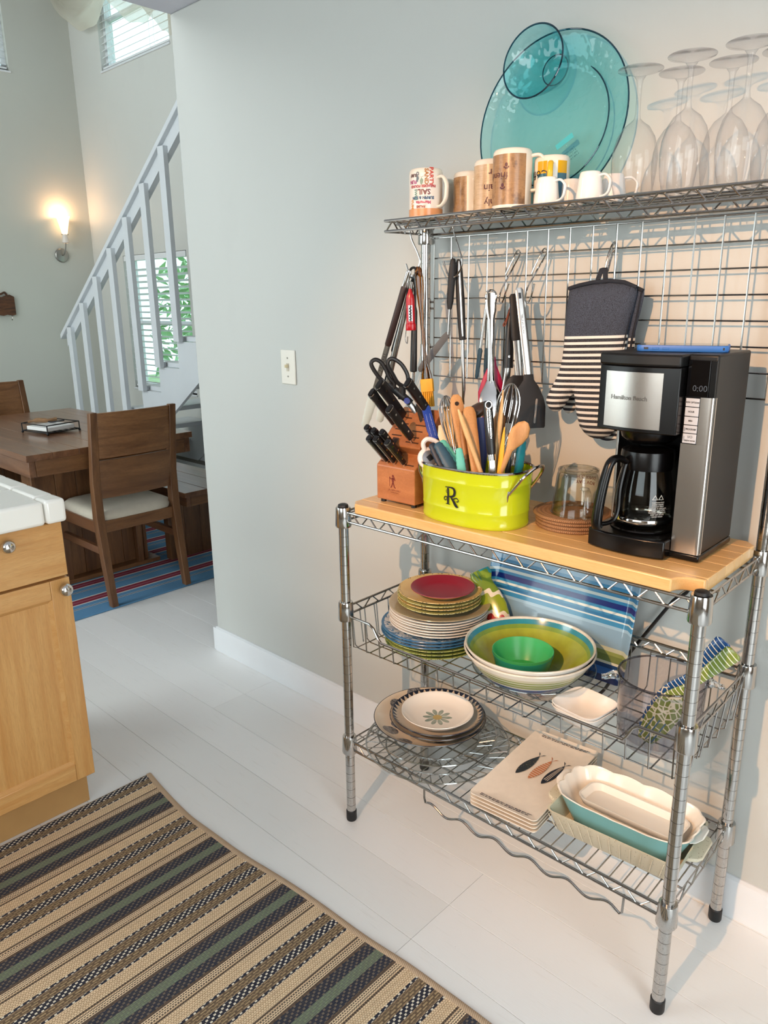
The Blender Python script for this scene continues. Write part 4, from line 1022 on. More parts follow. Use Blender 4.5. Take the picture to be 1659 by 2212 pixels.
# slotted steel spoon with pink spoon behind it
a = V((0.2313, 0.285, 1.428)); b = V((0.2375, 0.285, 1.191)); fn2 = V((.66, -.75, .05))
t = rth('slotted_spoon', 'shiny stainless slotted spoon hanging on the grid', 'spoon', a)
rp(t, 'handle', MB().blade(a, b, [(.02, .024, .003), (.08, .028, .004), (.2, .025, .005), (.28, .015, .006), (.55, .015, .007), (.8, .0165, .007), (.9, .020, .006)], fn2, 14), M_pol, smooth=60)
rp(t, 'hang_ring', MB().tube([a + V((.72, .69, 0)) * (.0125 * cos(g)) + V((0, 0, 1)) * (.014 * sin(g)) + V((0, 0, -.013)) for g in [RAD(-30 + 12 * k) for k in range(21)]], .0026, 8), M_pol)
rp(t, 'rib', MB().blade(lerp(a, b, .27) + fn2 * .004, lerp(a, b, .92) + fn2 * .004, [(0, .003, .002), (.5, .005, .003), (1, .004, .003)], fn2), M_pol, smooth=60)
c = V((0.2488, 0.268, 1.122)); 
rp(t, 'bowl', MB().blade(lerp(a, b, .88), c, [(0, .018, .004), (.15, .030, .005), (.35, .05, .007, .003), (.6, .058, .008, .005), (.82, .05, .007, .006), (.96, .028, .005, .006), (1, .012, .003, .006)], fn2, 16), M_pol, smooth=70)
for dx in (-.0145, 0.001, .016):
    o = lerp(b, c, .46) + V((.72, .69, 0)) * dx + fn2 * .0105
    rp(t, 'slot', MB().blade(o, o + V((0, 0, -.018)), [(0, .003, .002), (.1, .0055, .002), (.9, .0055, .002), (1, .003, .002)], fn2), mat('slot_pink', '#7d0f38', .5), smooth=40)
a = V((0.2204, 0.305, 1.415)); b = V((0.2271, 0.305, 1.251)); c = V((0.2296, 0.3, 1.108))
t = rth('pink_spoon', 'pink silicone spoon hanging behind the steel slotted spoon', 'spoon', a)
rp(t, 'handle', MB().blade(a, b, [(0, .01, .006), (.1, .014, .007), (1, .012, .007)], fn2), mat('clear_grip', '#9c9ea0', .3), smooth=50)
rp(t, 'bowl', MB().blade(b, c, [(-.15, .012, .006), (0, .020, .006), (.2, .045, .008), (.45, .068, .009), (.7, .064, .009), (.92, .04, .007), (1, .015, .005)], fn2, 16), mat('pink_silicone', '#b0164c', .45), smooth=60)
# small blue tongs behind
a = V((0.2093, 0.3, 1.405)); b = V((0.1826, 0.3, 1.217))
t = rth('blue_tongs', 'slim steel tongs with blue tips behind the slotted spoon', 'tongs', a)
for o, m_ in ((V((0, 0, 0)), mat('navy_silicone', '#1f4052', .5)), (V((.018, .012, 0)), mat('navy_silicone', '#1f4052', .5))):
    p, q = seg(a + o * .3, b + o, 0, .62); rp(t, 'arm', MB().blade(p, q, [(0, .008, .003), (1, .008, .003)], V((.2, -1, 0))), M_steel, smooth=40)
    p, q = seg(a + o * .3, b + o, .60, 1.0); rp(t, 'tip', scallop(MB(), p, q, .012, .006, V((.2, -1, 0)), 5), m_, smooth=50)
# black slotted turner with flat steel handle
a = V((0.3197, 0.268, 1.433)); b = V((0.3586, 0.262, 1.234)); fn3 = V((.70, -.71, .05))
t = rth('slotted_turner', 'black nylon turner with a flat steel handle on the grid', 'spatula', a)
rp(t, 'handle', MB().blade(a, b, [(0, .012, .002), (.03, .019, .0025), (.5, .0185, .0025), (1, .0175, .0025)], fn3, 12, 6), M_steel, smooth=40)
rp(t, 'eyelet', MB().blade(lerp(a, b, .055) + fn3 * .0016, lerp(a, b, .12) + fn3 * .0016, [(0, .006, .001), (1, .006, .001)], fn3, 12, 6), M_blk)
c = V((0.3716, 0.252, 1.117)); 
rp(t, 'head', MB().blade(lerp(a, b, .97), c, [(0, .022, .008), (.1, .024, .009), (.22, .046, .006), (.45, .070, .004), (.6, .078, .0035), (.97, .074, .003), (1, .070, .002)], fn3, 16, 5), M_soft, smooth=40)
rp(t, 'slot', MB().blade(lerp(b, c, .42) + V((.72, .69, 0)) * .018 + fn3 * .003, lerp(b, c, .90) + V((.72, .69, 0)) * .012 + fn3 * .003, [(0, .003, .001), (.05, .005, .001), (.95, .005, .001), (1, .003, .001)], fn3), mat('slot_grey', '#8b8782', .5))
mb = onplane(text_mb('MADE OF STEEL', .0062), lerp(a, b, .4) + fn3.normalized() * .002, (b - a).normalized() * -1, fn3.normalized().cross((b - a).normalized() * -1)); rp(t, 'lettering', mb, mat('etched', '#77746f', .5), smooth=0)
# second black spatula behind it
a = V((0.2862, 0.295, 1.42)); b = V((0.3008, 0.295, 1.314)); c = V((0.3154, 0.29, 1.229)); e = V((0.3149, 0.284, 1.119))
t = rth('black_turner', 'wide black turner with black grip behind the steel-handled one', 'spatula', a)
rp(t, 'grip', MB().blade(a, b, [(0, .010, .006), (.06, .020, .009), (.2, .018, .010), (.35, .022, .011), (.9, .024, .011), (1, .022, .009)], fn3, 12), M_soft, smooth=50)
rp(t, 'shank', MB().blade(b, c, [(0, .017, .0025), (1, .016, .0025)], fn3, 10, 5), M_steel, smooth=40)
rp(t, 'head', MB().blade(lerp(b, c, .95), e, [(0, .03, .006), (.08, .055, .005), (.25, .072, .004), (.6, .076, .003), (1, .074, .002)], fn3, 14, 5), M_soft, smooth=40)
# carving knife style tool with riveted grip
a = V((0.2686, 0.315, 1.399)); b = V((0.2699, 0.31, 1.247)); c = V((0.2649, 0.305, 1.185))
t = rth('riveted_tool', 'riveted black-handled tool with a leather loop on the grid', 'kitchen tool', a)
rp(t, 'neck', MB().blade(a + V((0, 0, .02)), lerp(a, b, .2), [(0, .006, .004), (1, .012, .006)], fn3), M_pol)
rp(t, 'grip', MB().blade(lerp(a, b, .1), b, [(0, .012, .008), (.1, .016, .011), (.5, .021, .013), (1, .023, .013)], fn3, 12), M_blk, smooth=45)
rp(t, 'shank', MB().blade(b, c, [(0, .014, .004), (1, .018, .004)], fn3), M_steel)
rp(t, 'rivet', MB().tube([lerp(a, b, .82) + fn3 * .006, lerp(a, b, .82) + fn3 * .009], .003, 10), M_pol)
rp(t, 'leather_loop', MB().tube(spline([a + V((.004, 0, .012)), lerp(a, b, .22) + V((-.006, -.006, 0)), lerp(a, b, .33) + V((-.012, -.012, 0)), lerp(a, b, .31) + V((-.004, -.012, 0)), a + V((.006, -.004, .01))], 4), .0016, 6), mat('leather', '#7a3d26', .7))
# ------------------------------------------------------------------ oven mitts on a carabiner hook
rmesh('carabiner_hook', 'polished snap hook holding the oven mitts on the grid', 'hook', (0.5156, 0.33, 1.518), MB().tube(spline([(.5155, .333, 1.508), (.5165, .340, 1.517), (.516, .332, 1.523), (.514, .322, 1.514), (.511, .314, 1.49), (.509, .309, 1.466), (.511, .305, 1.459), (.515, .308, 1.463), (.5165, .316, 1.487), (.5162, .330, 1.509)], 5), .0027, 8), M_pol)
def mitt_mat():
    N = NT('striped_mitt_cloth'); x, y, z = N.sep(N.co()); 
    s = N.mt('LESS_THAN', N.mt('FRACT', N.mt('DIVIDE', N.mt('ADD', N.mt('ADD', z, .4), N.mt('MULTIPLY', x, -.04)), .0126)), .46)
    w = N.noise(N.mapv(N.co(), (900, 900, 900)), 1, 2)
    stripe = N.mix(s, N.mix(N.rmap(w, .4, .6, 0, 1), '#1d1d22', '#43444a'), '#e2dfd8')
    den = N.mix(N.rmap(w, .35, .65, 0, 1), '#232832', '#4a5160')
    N.bump(w, .35, .001)
    return N.out(N.mix(N.mt('GREATER_THAN', N.mt('ADD', z, N.mt('MULTIPLY', x, -.04)), -.117), stripe, den), .9)
M_mitt = mitt_mat()
def mitt(label, org, ang, depth, sc=1.0):
    """hand-shaped quilted mitt hanging cuff up; local x across, z down from the loop"""
    o = rth('oven_mitt', label, 'oven mitt', org, ang, 'oven mitts on the snap hook')
    # outline in (x, z): cuff top, right side, tip, thumb on the left
    out = [(-.072, -.018), (-.035, -.010), (0, -.006), (.04, -.006), (.076, -.018), (.072, -.060), (.062, -.115), (.057, -.17), (.058, -.23), (.060, -.28), (.053, -.315), (.036, -.336), (.012, -.343), (-.012, -.337), (-.030, -.318), (-.040, -.288), (-.044, -.262), (-.048, -.248), (-.056, -.252), (-.068, -.272), (-.082, -.288), (-.098, -.290), (-.112, -.276), (-.114, -.258), (-.104, -.236), (-.090, -.205), (-.080, -.17), (-.077, -.12), (-.076, -.065)]
    P = spline([V((x, 0, z)) for x, z in out] + [V((out[0][0], 0, out[0][1]))], 3)[:-1]
    n = len(P); cxz = V((-.01, 0, -.17)); rs = []
    for lvl, (k, th) in enumerate(((.0, 1.0), (.25, .98), (.6, .85), (.85, .6), (1.0, .0))): pass
    import bmesh
    bm = bmesh.new(); vsb = [bm.verts.new((p.x, 0, p.z)) for p in P]; bm.faces.new(vsb)
    bmesh.ops.triangulate(bm, faces=bm.faces[:]); 
    for _ in range(4): bmesh.ops.subdivide_edges(bm, edges=[e for e in bm.edges if e.calc_length() > .012], cuts=1, use_grid_fill=True); bmesh.ops.triangulate(bm, faces=bm.faces[:])
    edge = [V((p.x, 0, p.z)) for p in P]
    def dist(q):
        m_ = 9
        for i in range(n):
            a_, b_ = edge[i], edge[(i + 1) % n]; ab = b_ - a_; tt = max(0, min(1, (q - a_).dot(ab) / ab.length_squared)); m_ = min(m_, (q - a_ - ab * tt).length)
        return m_
    vs_ = [v.co.copy() for v in bm.verts]; fs = [tuple(v.index for v in f.verts) for f in bm.faces]
    bm.verts.index_update(); fs = [tuple(v.index for v in f.verts) for f in bm.faces]
    hs = [depth * (1 - (1 - min(1, dist(v) / .03)) ** 2) ** .5 for v in vs_]
    mb = MB(); k = len(vs_)
    mb.v = [V((v.x, -h * .6 - .0005, v.z)) for v, h in zip(vs_, hs)] + [V((v.x, h * .4 + .0005, v.z)) for v, h in zip(vs_, hs)]
    mb.f = [f for f in fs] + [tuple(i + k for i in reversed(f)) for f in fs]
    bdry = {}
    for f in fs:
        for i in range(len(f)):
            e_ = (f[i], f[(i + 1) % len(f)])
            if (e_[1], e_[0]) in bdry: del bdry[(e_[1], e_[0])]
            else: bdry[e_] = 1
    for (i, j) in bdry: mb.f.append((i, i + k, j + k, j))
    bm.free()
    mb.v = [p * sc for p in mb.v]
    mk('mitt_body', mb, M_mitt, o, smooth=60, fixn=True)
    M_den = mat('denim_binding', '#20242d', .9, bump=.3, bscale=900)
    mk('cuff_binding', MB().tube([V((x, s * .004, z + .001)) * sc for s in (-1,) for x, z in ((-.073, -.019), (-.05, -.0125), (-.02, -.007), (.02, -.0045), (.05, -.008), (.077, -.019))], .0042, 8), M_den, o)
    mk('side_seam', MB().tube([V((x, -.004, z)) * sc for x, z in ((.074, -.022), (.069, -.06), (.060, -.115), (.055, -.17), (.056, -.23))], .0024, 6), M_den, o)
    return o
m1 = mitt('front striped oven mitt with denim cuff hanging on the grid', (.512, .292, 1.447), RAD(6), .030)
mk('hanging_loop', MB().rings([[(x * .55 - .005, -.006 + dy, z), (x * .55 + .005, -.006 + dy, z), (x * .55 + .005, -.003 + dy, z), (x * .55 - .005, -.003 + dy, z)] for x, z, dy in ((-.012, -.02, 0), (-.016, .0, .004), (-.008, .022, .012), (.004, .024, .012), (.014, .0, .004), (.012, -.02, 0))]), mat('denim_binding'), m1, smooth=40)
m2 = mitt('second striped oven mitt hidden behind the front one', (.522, .318, 1.440), RAD(-5), .014)

# ------------------------------------------------------------------ things on the butcher board (top at z = ZW)
ZW = .9303
def wood_u(name, c1, c2): return wood(name, c1, c2, (10, 10, 1.2), .5, 4)
M_beech = wood_u('beech', '#b07a45', '#cf9c64'); M_olive = wood_u('olive_wood', '#80522c', '#b27c48'); M_pine = wood_u('pale_wood', '#c39a66', '#dcb985')
M_block = wood('knife_block_wood', '#9c5f36', '#b97a4b', (3, 9, 9), .4, 3, coat=.15)
# knife block
kb = rth('knife_block', 'wooden knife block with two slanted tiers beside the lime bucket', 'knife block', (.128, .13, ZW))
KX0, KX1 = .068, .190
pf = [(.052, .938), (.052, 1.024), (.090, 1.052), (.070, 1.072), (.155, 1.154), (.215, 1.094), (.215, .938)]
rp(kb, 'block', MB().rings([[(x, y, z) for y, z in pf] for x in (KX0, KX1)]), M_block, smooth=0, bev=.003, fixn=True)
for x in (KX0 + .012, KX1 - .012):
    for y in (.064, .203): rp(kb, 'foot', MB().tube([(x, y, ZW), (x, y, .9385)], .007, 10), M_rub)
n45 = V((0, -.7, .714)); s45 = V((0, .714, .7))
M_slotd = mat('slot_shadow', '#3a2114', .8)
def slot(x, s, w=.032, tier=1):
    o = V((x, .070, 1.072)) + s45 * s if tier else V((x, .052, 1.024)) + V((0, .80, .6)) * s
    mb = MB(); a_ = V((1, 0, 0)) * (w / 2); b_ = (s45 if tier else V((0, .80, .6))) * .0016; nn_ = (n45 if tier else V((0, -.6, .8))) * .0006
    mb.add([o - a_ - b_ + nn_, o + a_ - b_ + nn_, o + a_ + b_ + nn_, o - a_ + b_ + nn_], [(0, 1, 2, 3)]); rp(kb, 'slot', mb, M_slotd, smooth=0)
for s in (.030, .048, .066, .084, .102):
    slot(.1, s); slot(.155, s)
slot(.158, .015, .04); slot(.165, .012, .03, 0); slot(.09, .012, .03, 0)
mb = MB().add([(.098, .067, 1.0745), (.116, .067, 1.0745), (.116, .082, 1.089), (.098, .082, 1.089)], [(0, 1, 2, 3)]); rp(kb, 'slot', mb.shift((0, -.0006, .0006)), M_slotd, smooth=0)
# branded emblem: small striding figure
M_brand = mat('burnt_print', '#6d2415', .6)
fx, fy, fz = .122, .0518, .985
fig = MB()
for (a, b, r) in (((0, .013), (0, .019), .0026), ((0, .002), (0, .012), .0032), ((0, .002), (-.005, -.012), .0016), ((0, .002), (.005, -.012), .0016), ((0, .010), (-.008, .008), .0012), ((-.008, .008), (-.010, .013), .0011), ((0, .010), (.008, .006), .0012), ((-.011, .014), (-.0105, -.010), .0006), ((-.005, -.012), (-.008, -.0125), .0012), ((.005, -.012), (.009, -.0125), .0012), ((.002, .016), (.006, .009), .0012)):
    A_, B_ = V((fx + a[0], 0, fz + a[1])), V((fx + b[0], 0, fz + b[1])); d_ = (B_ - A_).normalized(); w_ = V((d_.z, 0, -d_.x)) * r
    q = [A_ - w_, A_ + w_, B_ + w_, B_ - w_]; fig.add([(p.x, fy - .0003, p.z) for p in q], [(0, 1, 2, 3)])
rp(kb, 'emblem', fig, M_brand, smooth=0)
rp(kb, 'lettering', onplane(text_mb('J.A. HENCKELS', .0062), (.126, fy - .0003, .966), (1, 0, 0), (0, 0, 1)), M_brand, smooth=0)
rp(kb, 'lettering', onplane(text_mb('INTERNATIONAL', .0034), (.128, fy - .0003, .9605), (1, 0, 0), (0, 0, 1)), M_brand, smooth=0)
M_khan = mat('knife_handle', '#121214', .3)
def knife(name, label, P, ln, w, tier=1, grp='black riveted knives in the block', cat='knife'):
    """handle rises from the slot point P at 45 degrees towards the room"""
    P = V(P); dirn = V((0, -.70, .714)); E = P + dirn * ln; t = rth(name, label, cat, P, 0, grp)
    up = V((0, .714, .70))
    # handle profile: wide sides face +-x, bolster below
    mb = MB(); rs = []
    secs = [(0.10, w * .95, .013), (.2, w * .92, .0135), (.5, w * .98, .0145), (.8, w * 1.02, .0150), (.93, w * 1.12, .0150), (1.0, w * 1.0, .012)]
    rp(t, 'handle', MB().blade(P, E, secs, (1, 0, 0), 12, 3.5), M_khan, smooth=45)
    rp(t, 'tang', MB().blade(P + dirn * ln * .10, P + dirn * (ln * .985), [(0, w * 1.02, .003), (.5, w * 1.04, .003), (.9, w * 1.10, .003), (1, w * .9, .003)], (1, 0, 0), 10, 5), M_pol, smooth=45)
    rp(t, 'end_cap', MB().blade(P + dirn * ln * .955, P + dirn * ln * .97, [(0, w * 1.1, .0152), (1, w * 1.1, .0152)], (1, 0, 0), 12, 3.5), M_pol, smooth=45)
    rp(t, 'bolster', MB().blade(P - dirn * .004, P + dirn * ln * .12, [(0, w * 1.05, .0025), (.5, w * .95, .007), (1, w * .9, .0125)], (1, 0, 0), 12), M_pol, smooth=60)
    rp(t, 'blade', MB().blade(P - dirn * .03, P, [(0, w * .9, .001), (1, w * 1.0, .002)], (1, 0, 0), 8), M_steel)
    for u in (.3, .55, .8):
        for s in (1,): rp(t, 'rivet', MB().tube([P + dirn * ln * u + V((s * .005, 0, 0)), P + dirn * ln * u + V((s * .0078, 0, 0))], .0026, 10), M_pol)
    return t
ks = [('steak_knife', 'steak knife at the front left of the lower tier', (.0984, .062, 1.031), .098, .0145), ('steak_knife', 'steak knife in the middle of the lower tier', (.1215, .062, 1.031), .100, .0145), ('steak_knife', 'steak knife at the front right of the lower tier', (.1525, .062, 1.031), .092, .0145),
      ('steak_knife', 'steak knife in the rear row of the lower tier, outermost left', (.083, .080, 1.045), .11, .0145), ('steak_knife', 'steak knife in the rear row of the lower tier, middle', (.103, .078, 1.044), .104, .0145), ('steak_knife', 'steak knife in the rear row of the lower tier, right', (.128, .078, 1.044), .102, .0145)]
for k in ks: knife(k[0], k[1], *k[2:5], grp='steak knives in the lower tier')
knife('kitchen_knife', 'large kitchen knife low in the upper tier, nearest the front', (.158, .085, 1.0875), .122, .021)
knife('kitchen_knife', 'large kitchen knife with two rivets at the left edge of the upper tier', (.080, .112, 1.1135), .125, .022)
knife('kitchen_knife', 'broadest kitchen knife in the middle of the upper tier', (.0985, .126, 1.127), .135, .027)
knife('kitchen_knife', 'kitchen knife at the upper right of the block, above the blue sheath', (.160, .144, 1.144), .118, .025)
# kitchen scissors standing in the block
t = rth('kitchen_scissors', 'black-handled kitchen scissors with blue pivot in the knife block', 'scissors', (.130, .146, 1.145))
M_sci = mat('scissor_black', '#141416', .4)
pl = lambda u, v: V((0.1008, 0.13, 1.156)) + V((.724, .69, 0)) * (u * .00108) + V((-.05, -.09, 1.0)) * (-v * .00112)
L1 = [pl(*q) for q in ((-28, -40), (-42, -52), (-56, -66), (-68, -86), (-70, -98), (-60, -104), (-48, -98), (-40, -84), (-34, -66), (-24, -52))]
rp(t, 'finger_loop', MB().tube(spline(L1 + [L1[0]], 4)[:-1], .0052, 8, closed=True), M_sci)
L2 = [pl(*q) for q in ((-4, -46), (-16, -54), (-26, -74), (-34, -92), (-30, -103), (-20, -105), (-4, -94), (6, -76), (8, -62), (6, -50))]
rp(t, 'finger_loop', MB().tube(spline(L2 + [L2[0]], 4)[:-1], .0052, 8, closed=True), M_sci)
for p0, p1 in (((-38, -50), (10, -10)), ((-6, -50), (-12, -18))):
    rp(t, 'shank', MB().blade(pl(*p0), pl(*p1), [(0, .016, .008), (.5, .02, .009), (1, .016, .006)], (.7, -.7, .1), 10), M_sci, smooth=45)
rp(t, 'pivot', MB().tube([pl(0, -16) + V((.004, -.004, 0)), pl(0, -16) + V((.009, -.009, 0))], .0075, 16), mat('blue_pivot', '#1c2c8a', .3))
rp(t, 'blade', MB().blade(pl(0, -18), pl(20, 12), [(0, .016, .003), (1, .014, .003)], (.7, -.7, .1)), M_steel)
# black slicer and blue sheath leaning between block and bucket
a = V((0.1277, 0.142, 1.166)); b = V((0.1854, 0.12, 1.074))
t = rth('mandoline_guard', 'black plastic blade holder with a hole behind the blue sheath', 'kitchen tool', b)
rp(t, 'plate', MB().blade(a, b, [(0, .016, .005), (.05, .020, .006), (1, .020, .006)], (.7, -.7, 0), 12, 5), M_blk, smooth=40)
rp(t, 'hole', MB().blade(lerp(a, b, .35) + V((.0024, -.0024, 0)), lerp(a, b, .55) + V((.0024, -.0024, 0)), [(0, .003, .002), (.4, .009, .002), (1, .003, .002)], (.7, -.7, 0)), M_block, smooth=40)
a = V((0.1598, 0.128, 1.163)); b = V((0.2004, 0.112, 1.09))
t = rth('blue_sheath', 'blue plastic knife sheath printed with white lines', 'sheath', b)
M_blu = mat('sheath_blue', '#1d3f9a', .3)
rp(t, 'case', MB().blade(a, b, [(0, .018, .010), (.03, .0215, .012), (.97, .0235, .012), (1, .022, .011)], (.7, -.7, .1), 12, 6), M_blu, smooth=40)
dn = V((.7, -.7, .1)).normalized()
for i in range(3):
    mb = onplane(text_mb('STAINLESS STEEL BLADE CARE', .0042), lerp(a, b, .55) + dn * .0064 + (b - a).normalized().cross(dn) * ((i - 1) * .004), (b - a).normalized(), dn.cross((b - a).normalized())); rp(t, 'lettering', mb, mat('print_white', '#d5dbe8', .5), smooth=0)
# ------------------------------------------------------------------ lime bucket
BC = V((.338, .090)); BA, BB = .135, .088
bk = rth('utensil_bucket', 'lime green oval metal bucket with monogram R holding utensils', 'bucket', (BC.x, BC.y, ZW))
M_lime = mat('lime_enamel', '#b7c51c', .16, Coat_Weight=.4)
def oval(k, z, n=72):
    out = []
    for i in range(n):
        g = 2 * pi * i / n; e = (abs(cos(g)) ** 2.5 + abs(sin(g)) ** 2.5) ** (-1 / 2.5)
        out.append((BC.x + BA * k * e * cos(g), BC.y + (BB - BA * (1 - k)) * e * sin(g), z))
    return out
H_ = .126
prof = [(.935, 0), (.945, .002), (.948, .008), (.942, .012), (.944, .030), (.950, .032), (.950, .036), (.945, .038), (.963, .092), (.970, .094), (.970, .098), (.966, .100), (.985, .124)]
rp(bk, 'shell', MB().rings([oval(k, ZW + z) for k, z in prof] + [oval(.97, ZW + .124), oval(.92, ZW + .006)], cap1=True), M_lime, smooth=50)
rp(bk, 'rim', MB().tube(oval(.985, ZW + .1255), .0032, 8, closed=True), M_pol)
M_mono = mat('monogram_black', '#17171a', .35)
def on_side(mb, cx_, cz):    # project flat artwork onto the front of the bucket
    out = []
    for p in mb.v:
        x = cx_ + p.x; z = cz + p.y; k = .95 + (z - ZW) * .22
        ex = min(.999, abs((x - BC.x) / (BA * k))); yy = (1 - ex ** 2.5) ** (1 / 2.5) * (BB - BA * (1 - k))
        out.append(V((x, BC.y - yy - .0012, z)))
    mb.v = out; return mb
def stroke(pts, w):
    P = spline([V((x, y, 0)) for x, y in pts], 5); mb = MB(); n = len(P)
    for i, p in enumerate(P):
        T = (P[min(i + 1, n - 1)] - P[max(i - 1, 0)]).normalized(); N_ = V((-T.y, T.x, 0)); ww = w(i / (n - 1)) if callable(w) else w
        mb.v += [p + N_ * ww, p - N_ * ww]
        if i: k = 2 * i; mb.f.append((k - 2, k - 1, k + 1, k))
    return mb
MX, MZ = .335, ZW + .064
art = MB()
for pts, w in ((((-.009, .019), (-.0085, 0), (-.0095, -.017)), .0024), (((-.016, .0205), (-.004, .021), (.006, .0195), (.0095, .012), (.006, .003), (-.003, .0005), (-.008, .0005)), lambda u: .0009 + .0022 * sin(pi * u) ** 2), (((-.002, .0), (.006, -.009), (.013, -.019), (.018, -.0205)), lambda u: .0014 + .002 * sin(pi * u)), (((-.015, -.0175), (-.004, -.0175)), .0008), (((-.009, -.004), (-.016, -.001), (-.020, -.006), (-.017, -.010), (-.0145, -.007)), lambda u: .0013 - .0006 * u), (((.006, -.004), (.014, -.001), (.019, -.005), (.0165, -.0095), (.0135, -.007)), lambda u: .0013 - .0006 * u), (((-.010, -.012), (-.013, -.006), (-.009, -.004)), .0007), (((-.0095, .006), (-.014, .010), (-.0125, .015)), .0006)):
    art.add(*(lambda m_: (m_.v, m_.f))(stroke(pts, w)))
on_side(art, MX, MZ); rp(bk, 'monogram', art, M_mono, smooth=0)
for s in (-1, 1):
    ex = BC.x + s * (BA * .955); pts = []
    for (dy, dz, dx) in ((-.042, .080, -.012), (-.040, .100, .004), (-.034, .122, .020), (-.018, .138, .032), (0, .142, .036), (.018, .138, .032), (.034, .122, .020), (.040, .100, .004), (.042, .080, -.012)):
        pts.append((ex + s * (dx if s > 0 or dx < 0 else dx * .25), BC.y + dy, ZW + dz))
    rp(bk, 'handle', MB().tube(spline(pts, 5), .0034, 8), M_pol)
    for dy in (-.042, .042): rp(bk, 'handle_lug', MB().blade((ex - s * .0115, BC.y + dy, ZW + .088), (ex - s * .0135, BC.y + dy, ZW + .064), [(0, .007, .003), (.5, .009, .004), (1, .007, .003)], (s, 0, 0)), M_steel, smooth=40)
# utensils standing in the bucket: each runs from inside the bucket up to its tip
def ext(rim, top, z=.945):
    rim = V(rim); top = V(top); d = (rim - top); k = (z - top.z) / d.z; q = top + d * k
    e = (abs((q.x - BC.x) / (BA * .78)) ** 2.2 + abs((q.y - BC.y) / (BB * .74)) ** 2.2) ** (1 / 2.2)   # keep the foot inside the bucket
    if e > 1: q = V((BC.x + (q.x - BC.x) / e, BC.y + (q.y - BC.y) / e, q.z))
    return q
CF = V((.70, -.71, .1))
def tool(name, label, cat, bot, parts):
    t = rth(name, label, cat, bot, 0, None)
    for nm, mb, m in parts: rp(t, nm, mb, m, smooth=55)
    return t
# paddle with hole
tp_ = V((0.2671, 0.105, 1.202)); bt = ext((0.3217, 0.075, 1.037), tp_)
L_ = (tp_ - bt).length
tool('wooden_paddle', 'wooden paddle with a round hole in its tip, tallest on the left', 'paddle', bt, [('handle', MB().blade(bt, tp_, [(0, .016, .006), (.5, .017, .007), (.72, .026, .007), (.9, .031, .006), (.97, .026, .005), (1, .012, .004)], CF, 14), M_beech), ('hole', MB().tube([lerp(bt, tp_, .925) + CF * .0022, lerp(bt, tp_, .925) + CF * .0042], .0048, 14), mat('hole_dark', '#2b1a10', .8))])
# wide wooden turner head behind the whisk
tp_ = V((0.2254, 0.13, 1.169)); bt = ext((0.2939, 0.105, 1.037), tp_)
tool('wooden_turner', 'broad pale wooden turner behind the left whisk', 'turner', bt, [('blade', MB().blade(bt, tp_, [(0, .012, .007), (.45, .016, .007), (.62, .040, .006), (.85, .052, .005), (1, .046, .003)], CF, 14, 4), M_pine)])
tp_ = V((0.3261, 0.075, 1.183)); bt = ext((0.3763, 0.045, 1.047), tp_)
tool('wooden_turner', 'wooden turner with a rounded flat head in the bucket centre', 'turner', bt, [('blade', MB().blade(bt, tp_, [(0, .022, .006), (.5, .024, .006), (.75, .028, .006), (.94, .029, .005), (.985, .022, .004), (1, .012, .003)], CF, 14, 3.5), M_beech)])
tp_ = V((0.2998, 0.085, 1.17)); bt = ext((0.3502, 0.04, 1.046), tp_)
tool('wooden_spoon', 'dark wooden spoon seen edge-on left of the centre turner', 'spoon', bt, [('handle', MB().blade(bt, lerp(bt, tp_, .6), [(0, .011, .009), (1, .012, .010)], CF, 10), M_olive), ('bowl', MB().blade(lerp(bt, tp_, .55), tp_, [(0, .012, .010), (.3, .019, .013), (.6, .021, .012), (.9, .013, .009), (1, .005, .004)], V((.99, -.1, 0)), 14), M_olive)])
tp_ = V((0.3212, 0.045, 1.18)); bt = ext((0.4158, 0.03, 1.055), tp_, .96)
tool('wooden_stick', 'slim wooden spoon handle crossing diagonally to the front', 'spoon', bt, [('handle', MB().blade(bt, tp_, [(0, .010, .009), (.6, .0105, .009), (.78, .013, .009), (.92, .010, .006), (1, .004, .003)], CF, 10), M_pine)])
tp_ = V((0.4085, 0.085, 1.224)); bt = ext((0.4072, 0.07, 1.085), tp_)
tool('wooden_stick', 'thin wooden spatula edge standing in front of the right whisk', 'spatula', bt, [('blade', MB().blade(bt, tp_, [(0, .008, .01), (.4, .009, .012), (.75, .011, .02), (1, .003, .006)], CF, 10), M_pine)])
tp_ = V((0.393, 0.1, 1.174)); bt = ext((0.3915, 0.085, 1.065), tp_)
tool('wooden_spoon', 'reddish wooden spoon half hidden behind the peeler handle', 'spoon', bt, [('handle', MB().blade(bt, tp_, [(0, .01, .008), (.5, .012, .009), (.75, .030, .010), (.95, .026, .008), (1, .012, .004)], CF, 12), M_olive)])
# brown nylon ladle
tp_ = V((0.3247, 0.125, 1.188)); bt = ext((0.3542, 0.1, 1.047), tp_); tc = V((0.3163, 0.12, 1.163))
tool('nylon_ladle', 'dark brown nylon ladle with its bowl turned up', 'ladle', bt, [('handle', MB().tube([bt, tc], .005, 8), M_blk), ('bowl', MB().blade(tc + V((-.026, -.022, -.018)), tc + V((.020, .018, .022)), [(0, .012, .008), (.12, .034, .02), (.4, .048, .030), (.7, .044, .028), (.92, .026, .016), (1, .008, .006)], V((-.3, -.5, .8)), 16, 2.1), mat('brown_nylon', '#3a2a22', .35))])
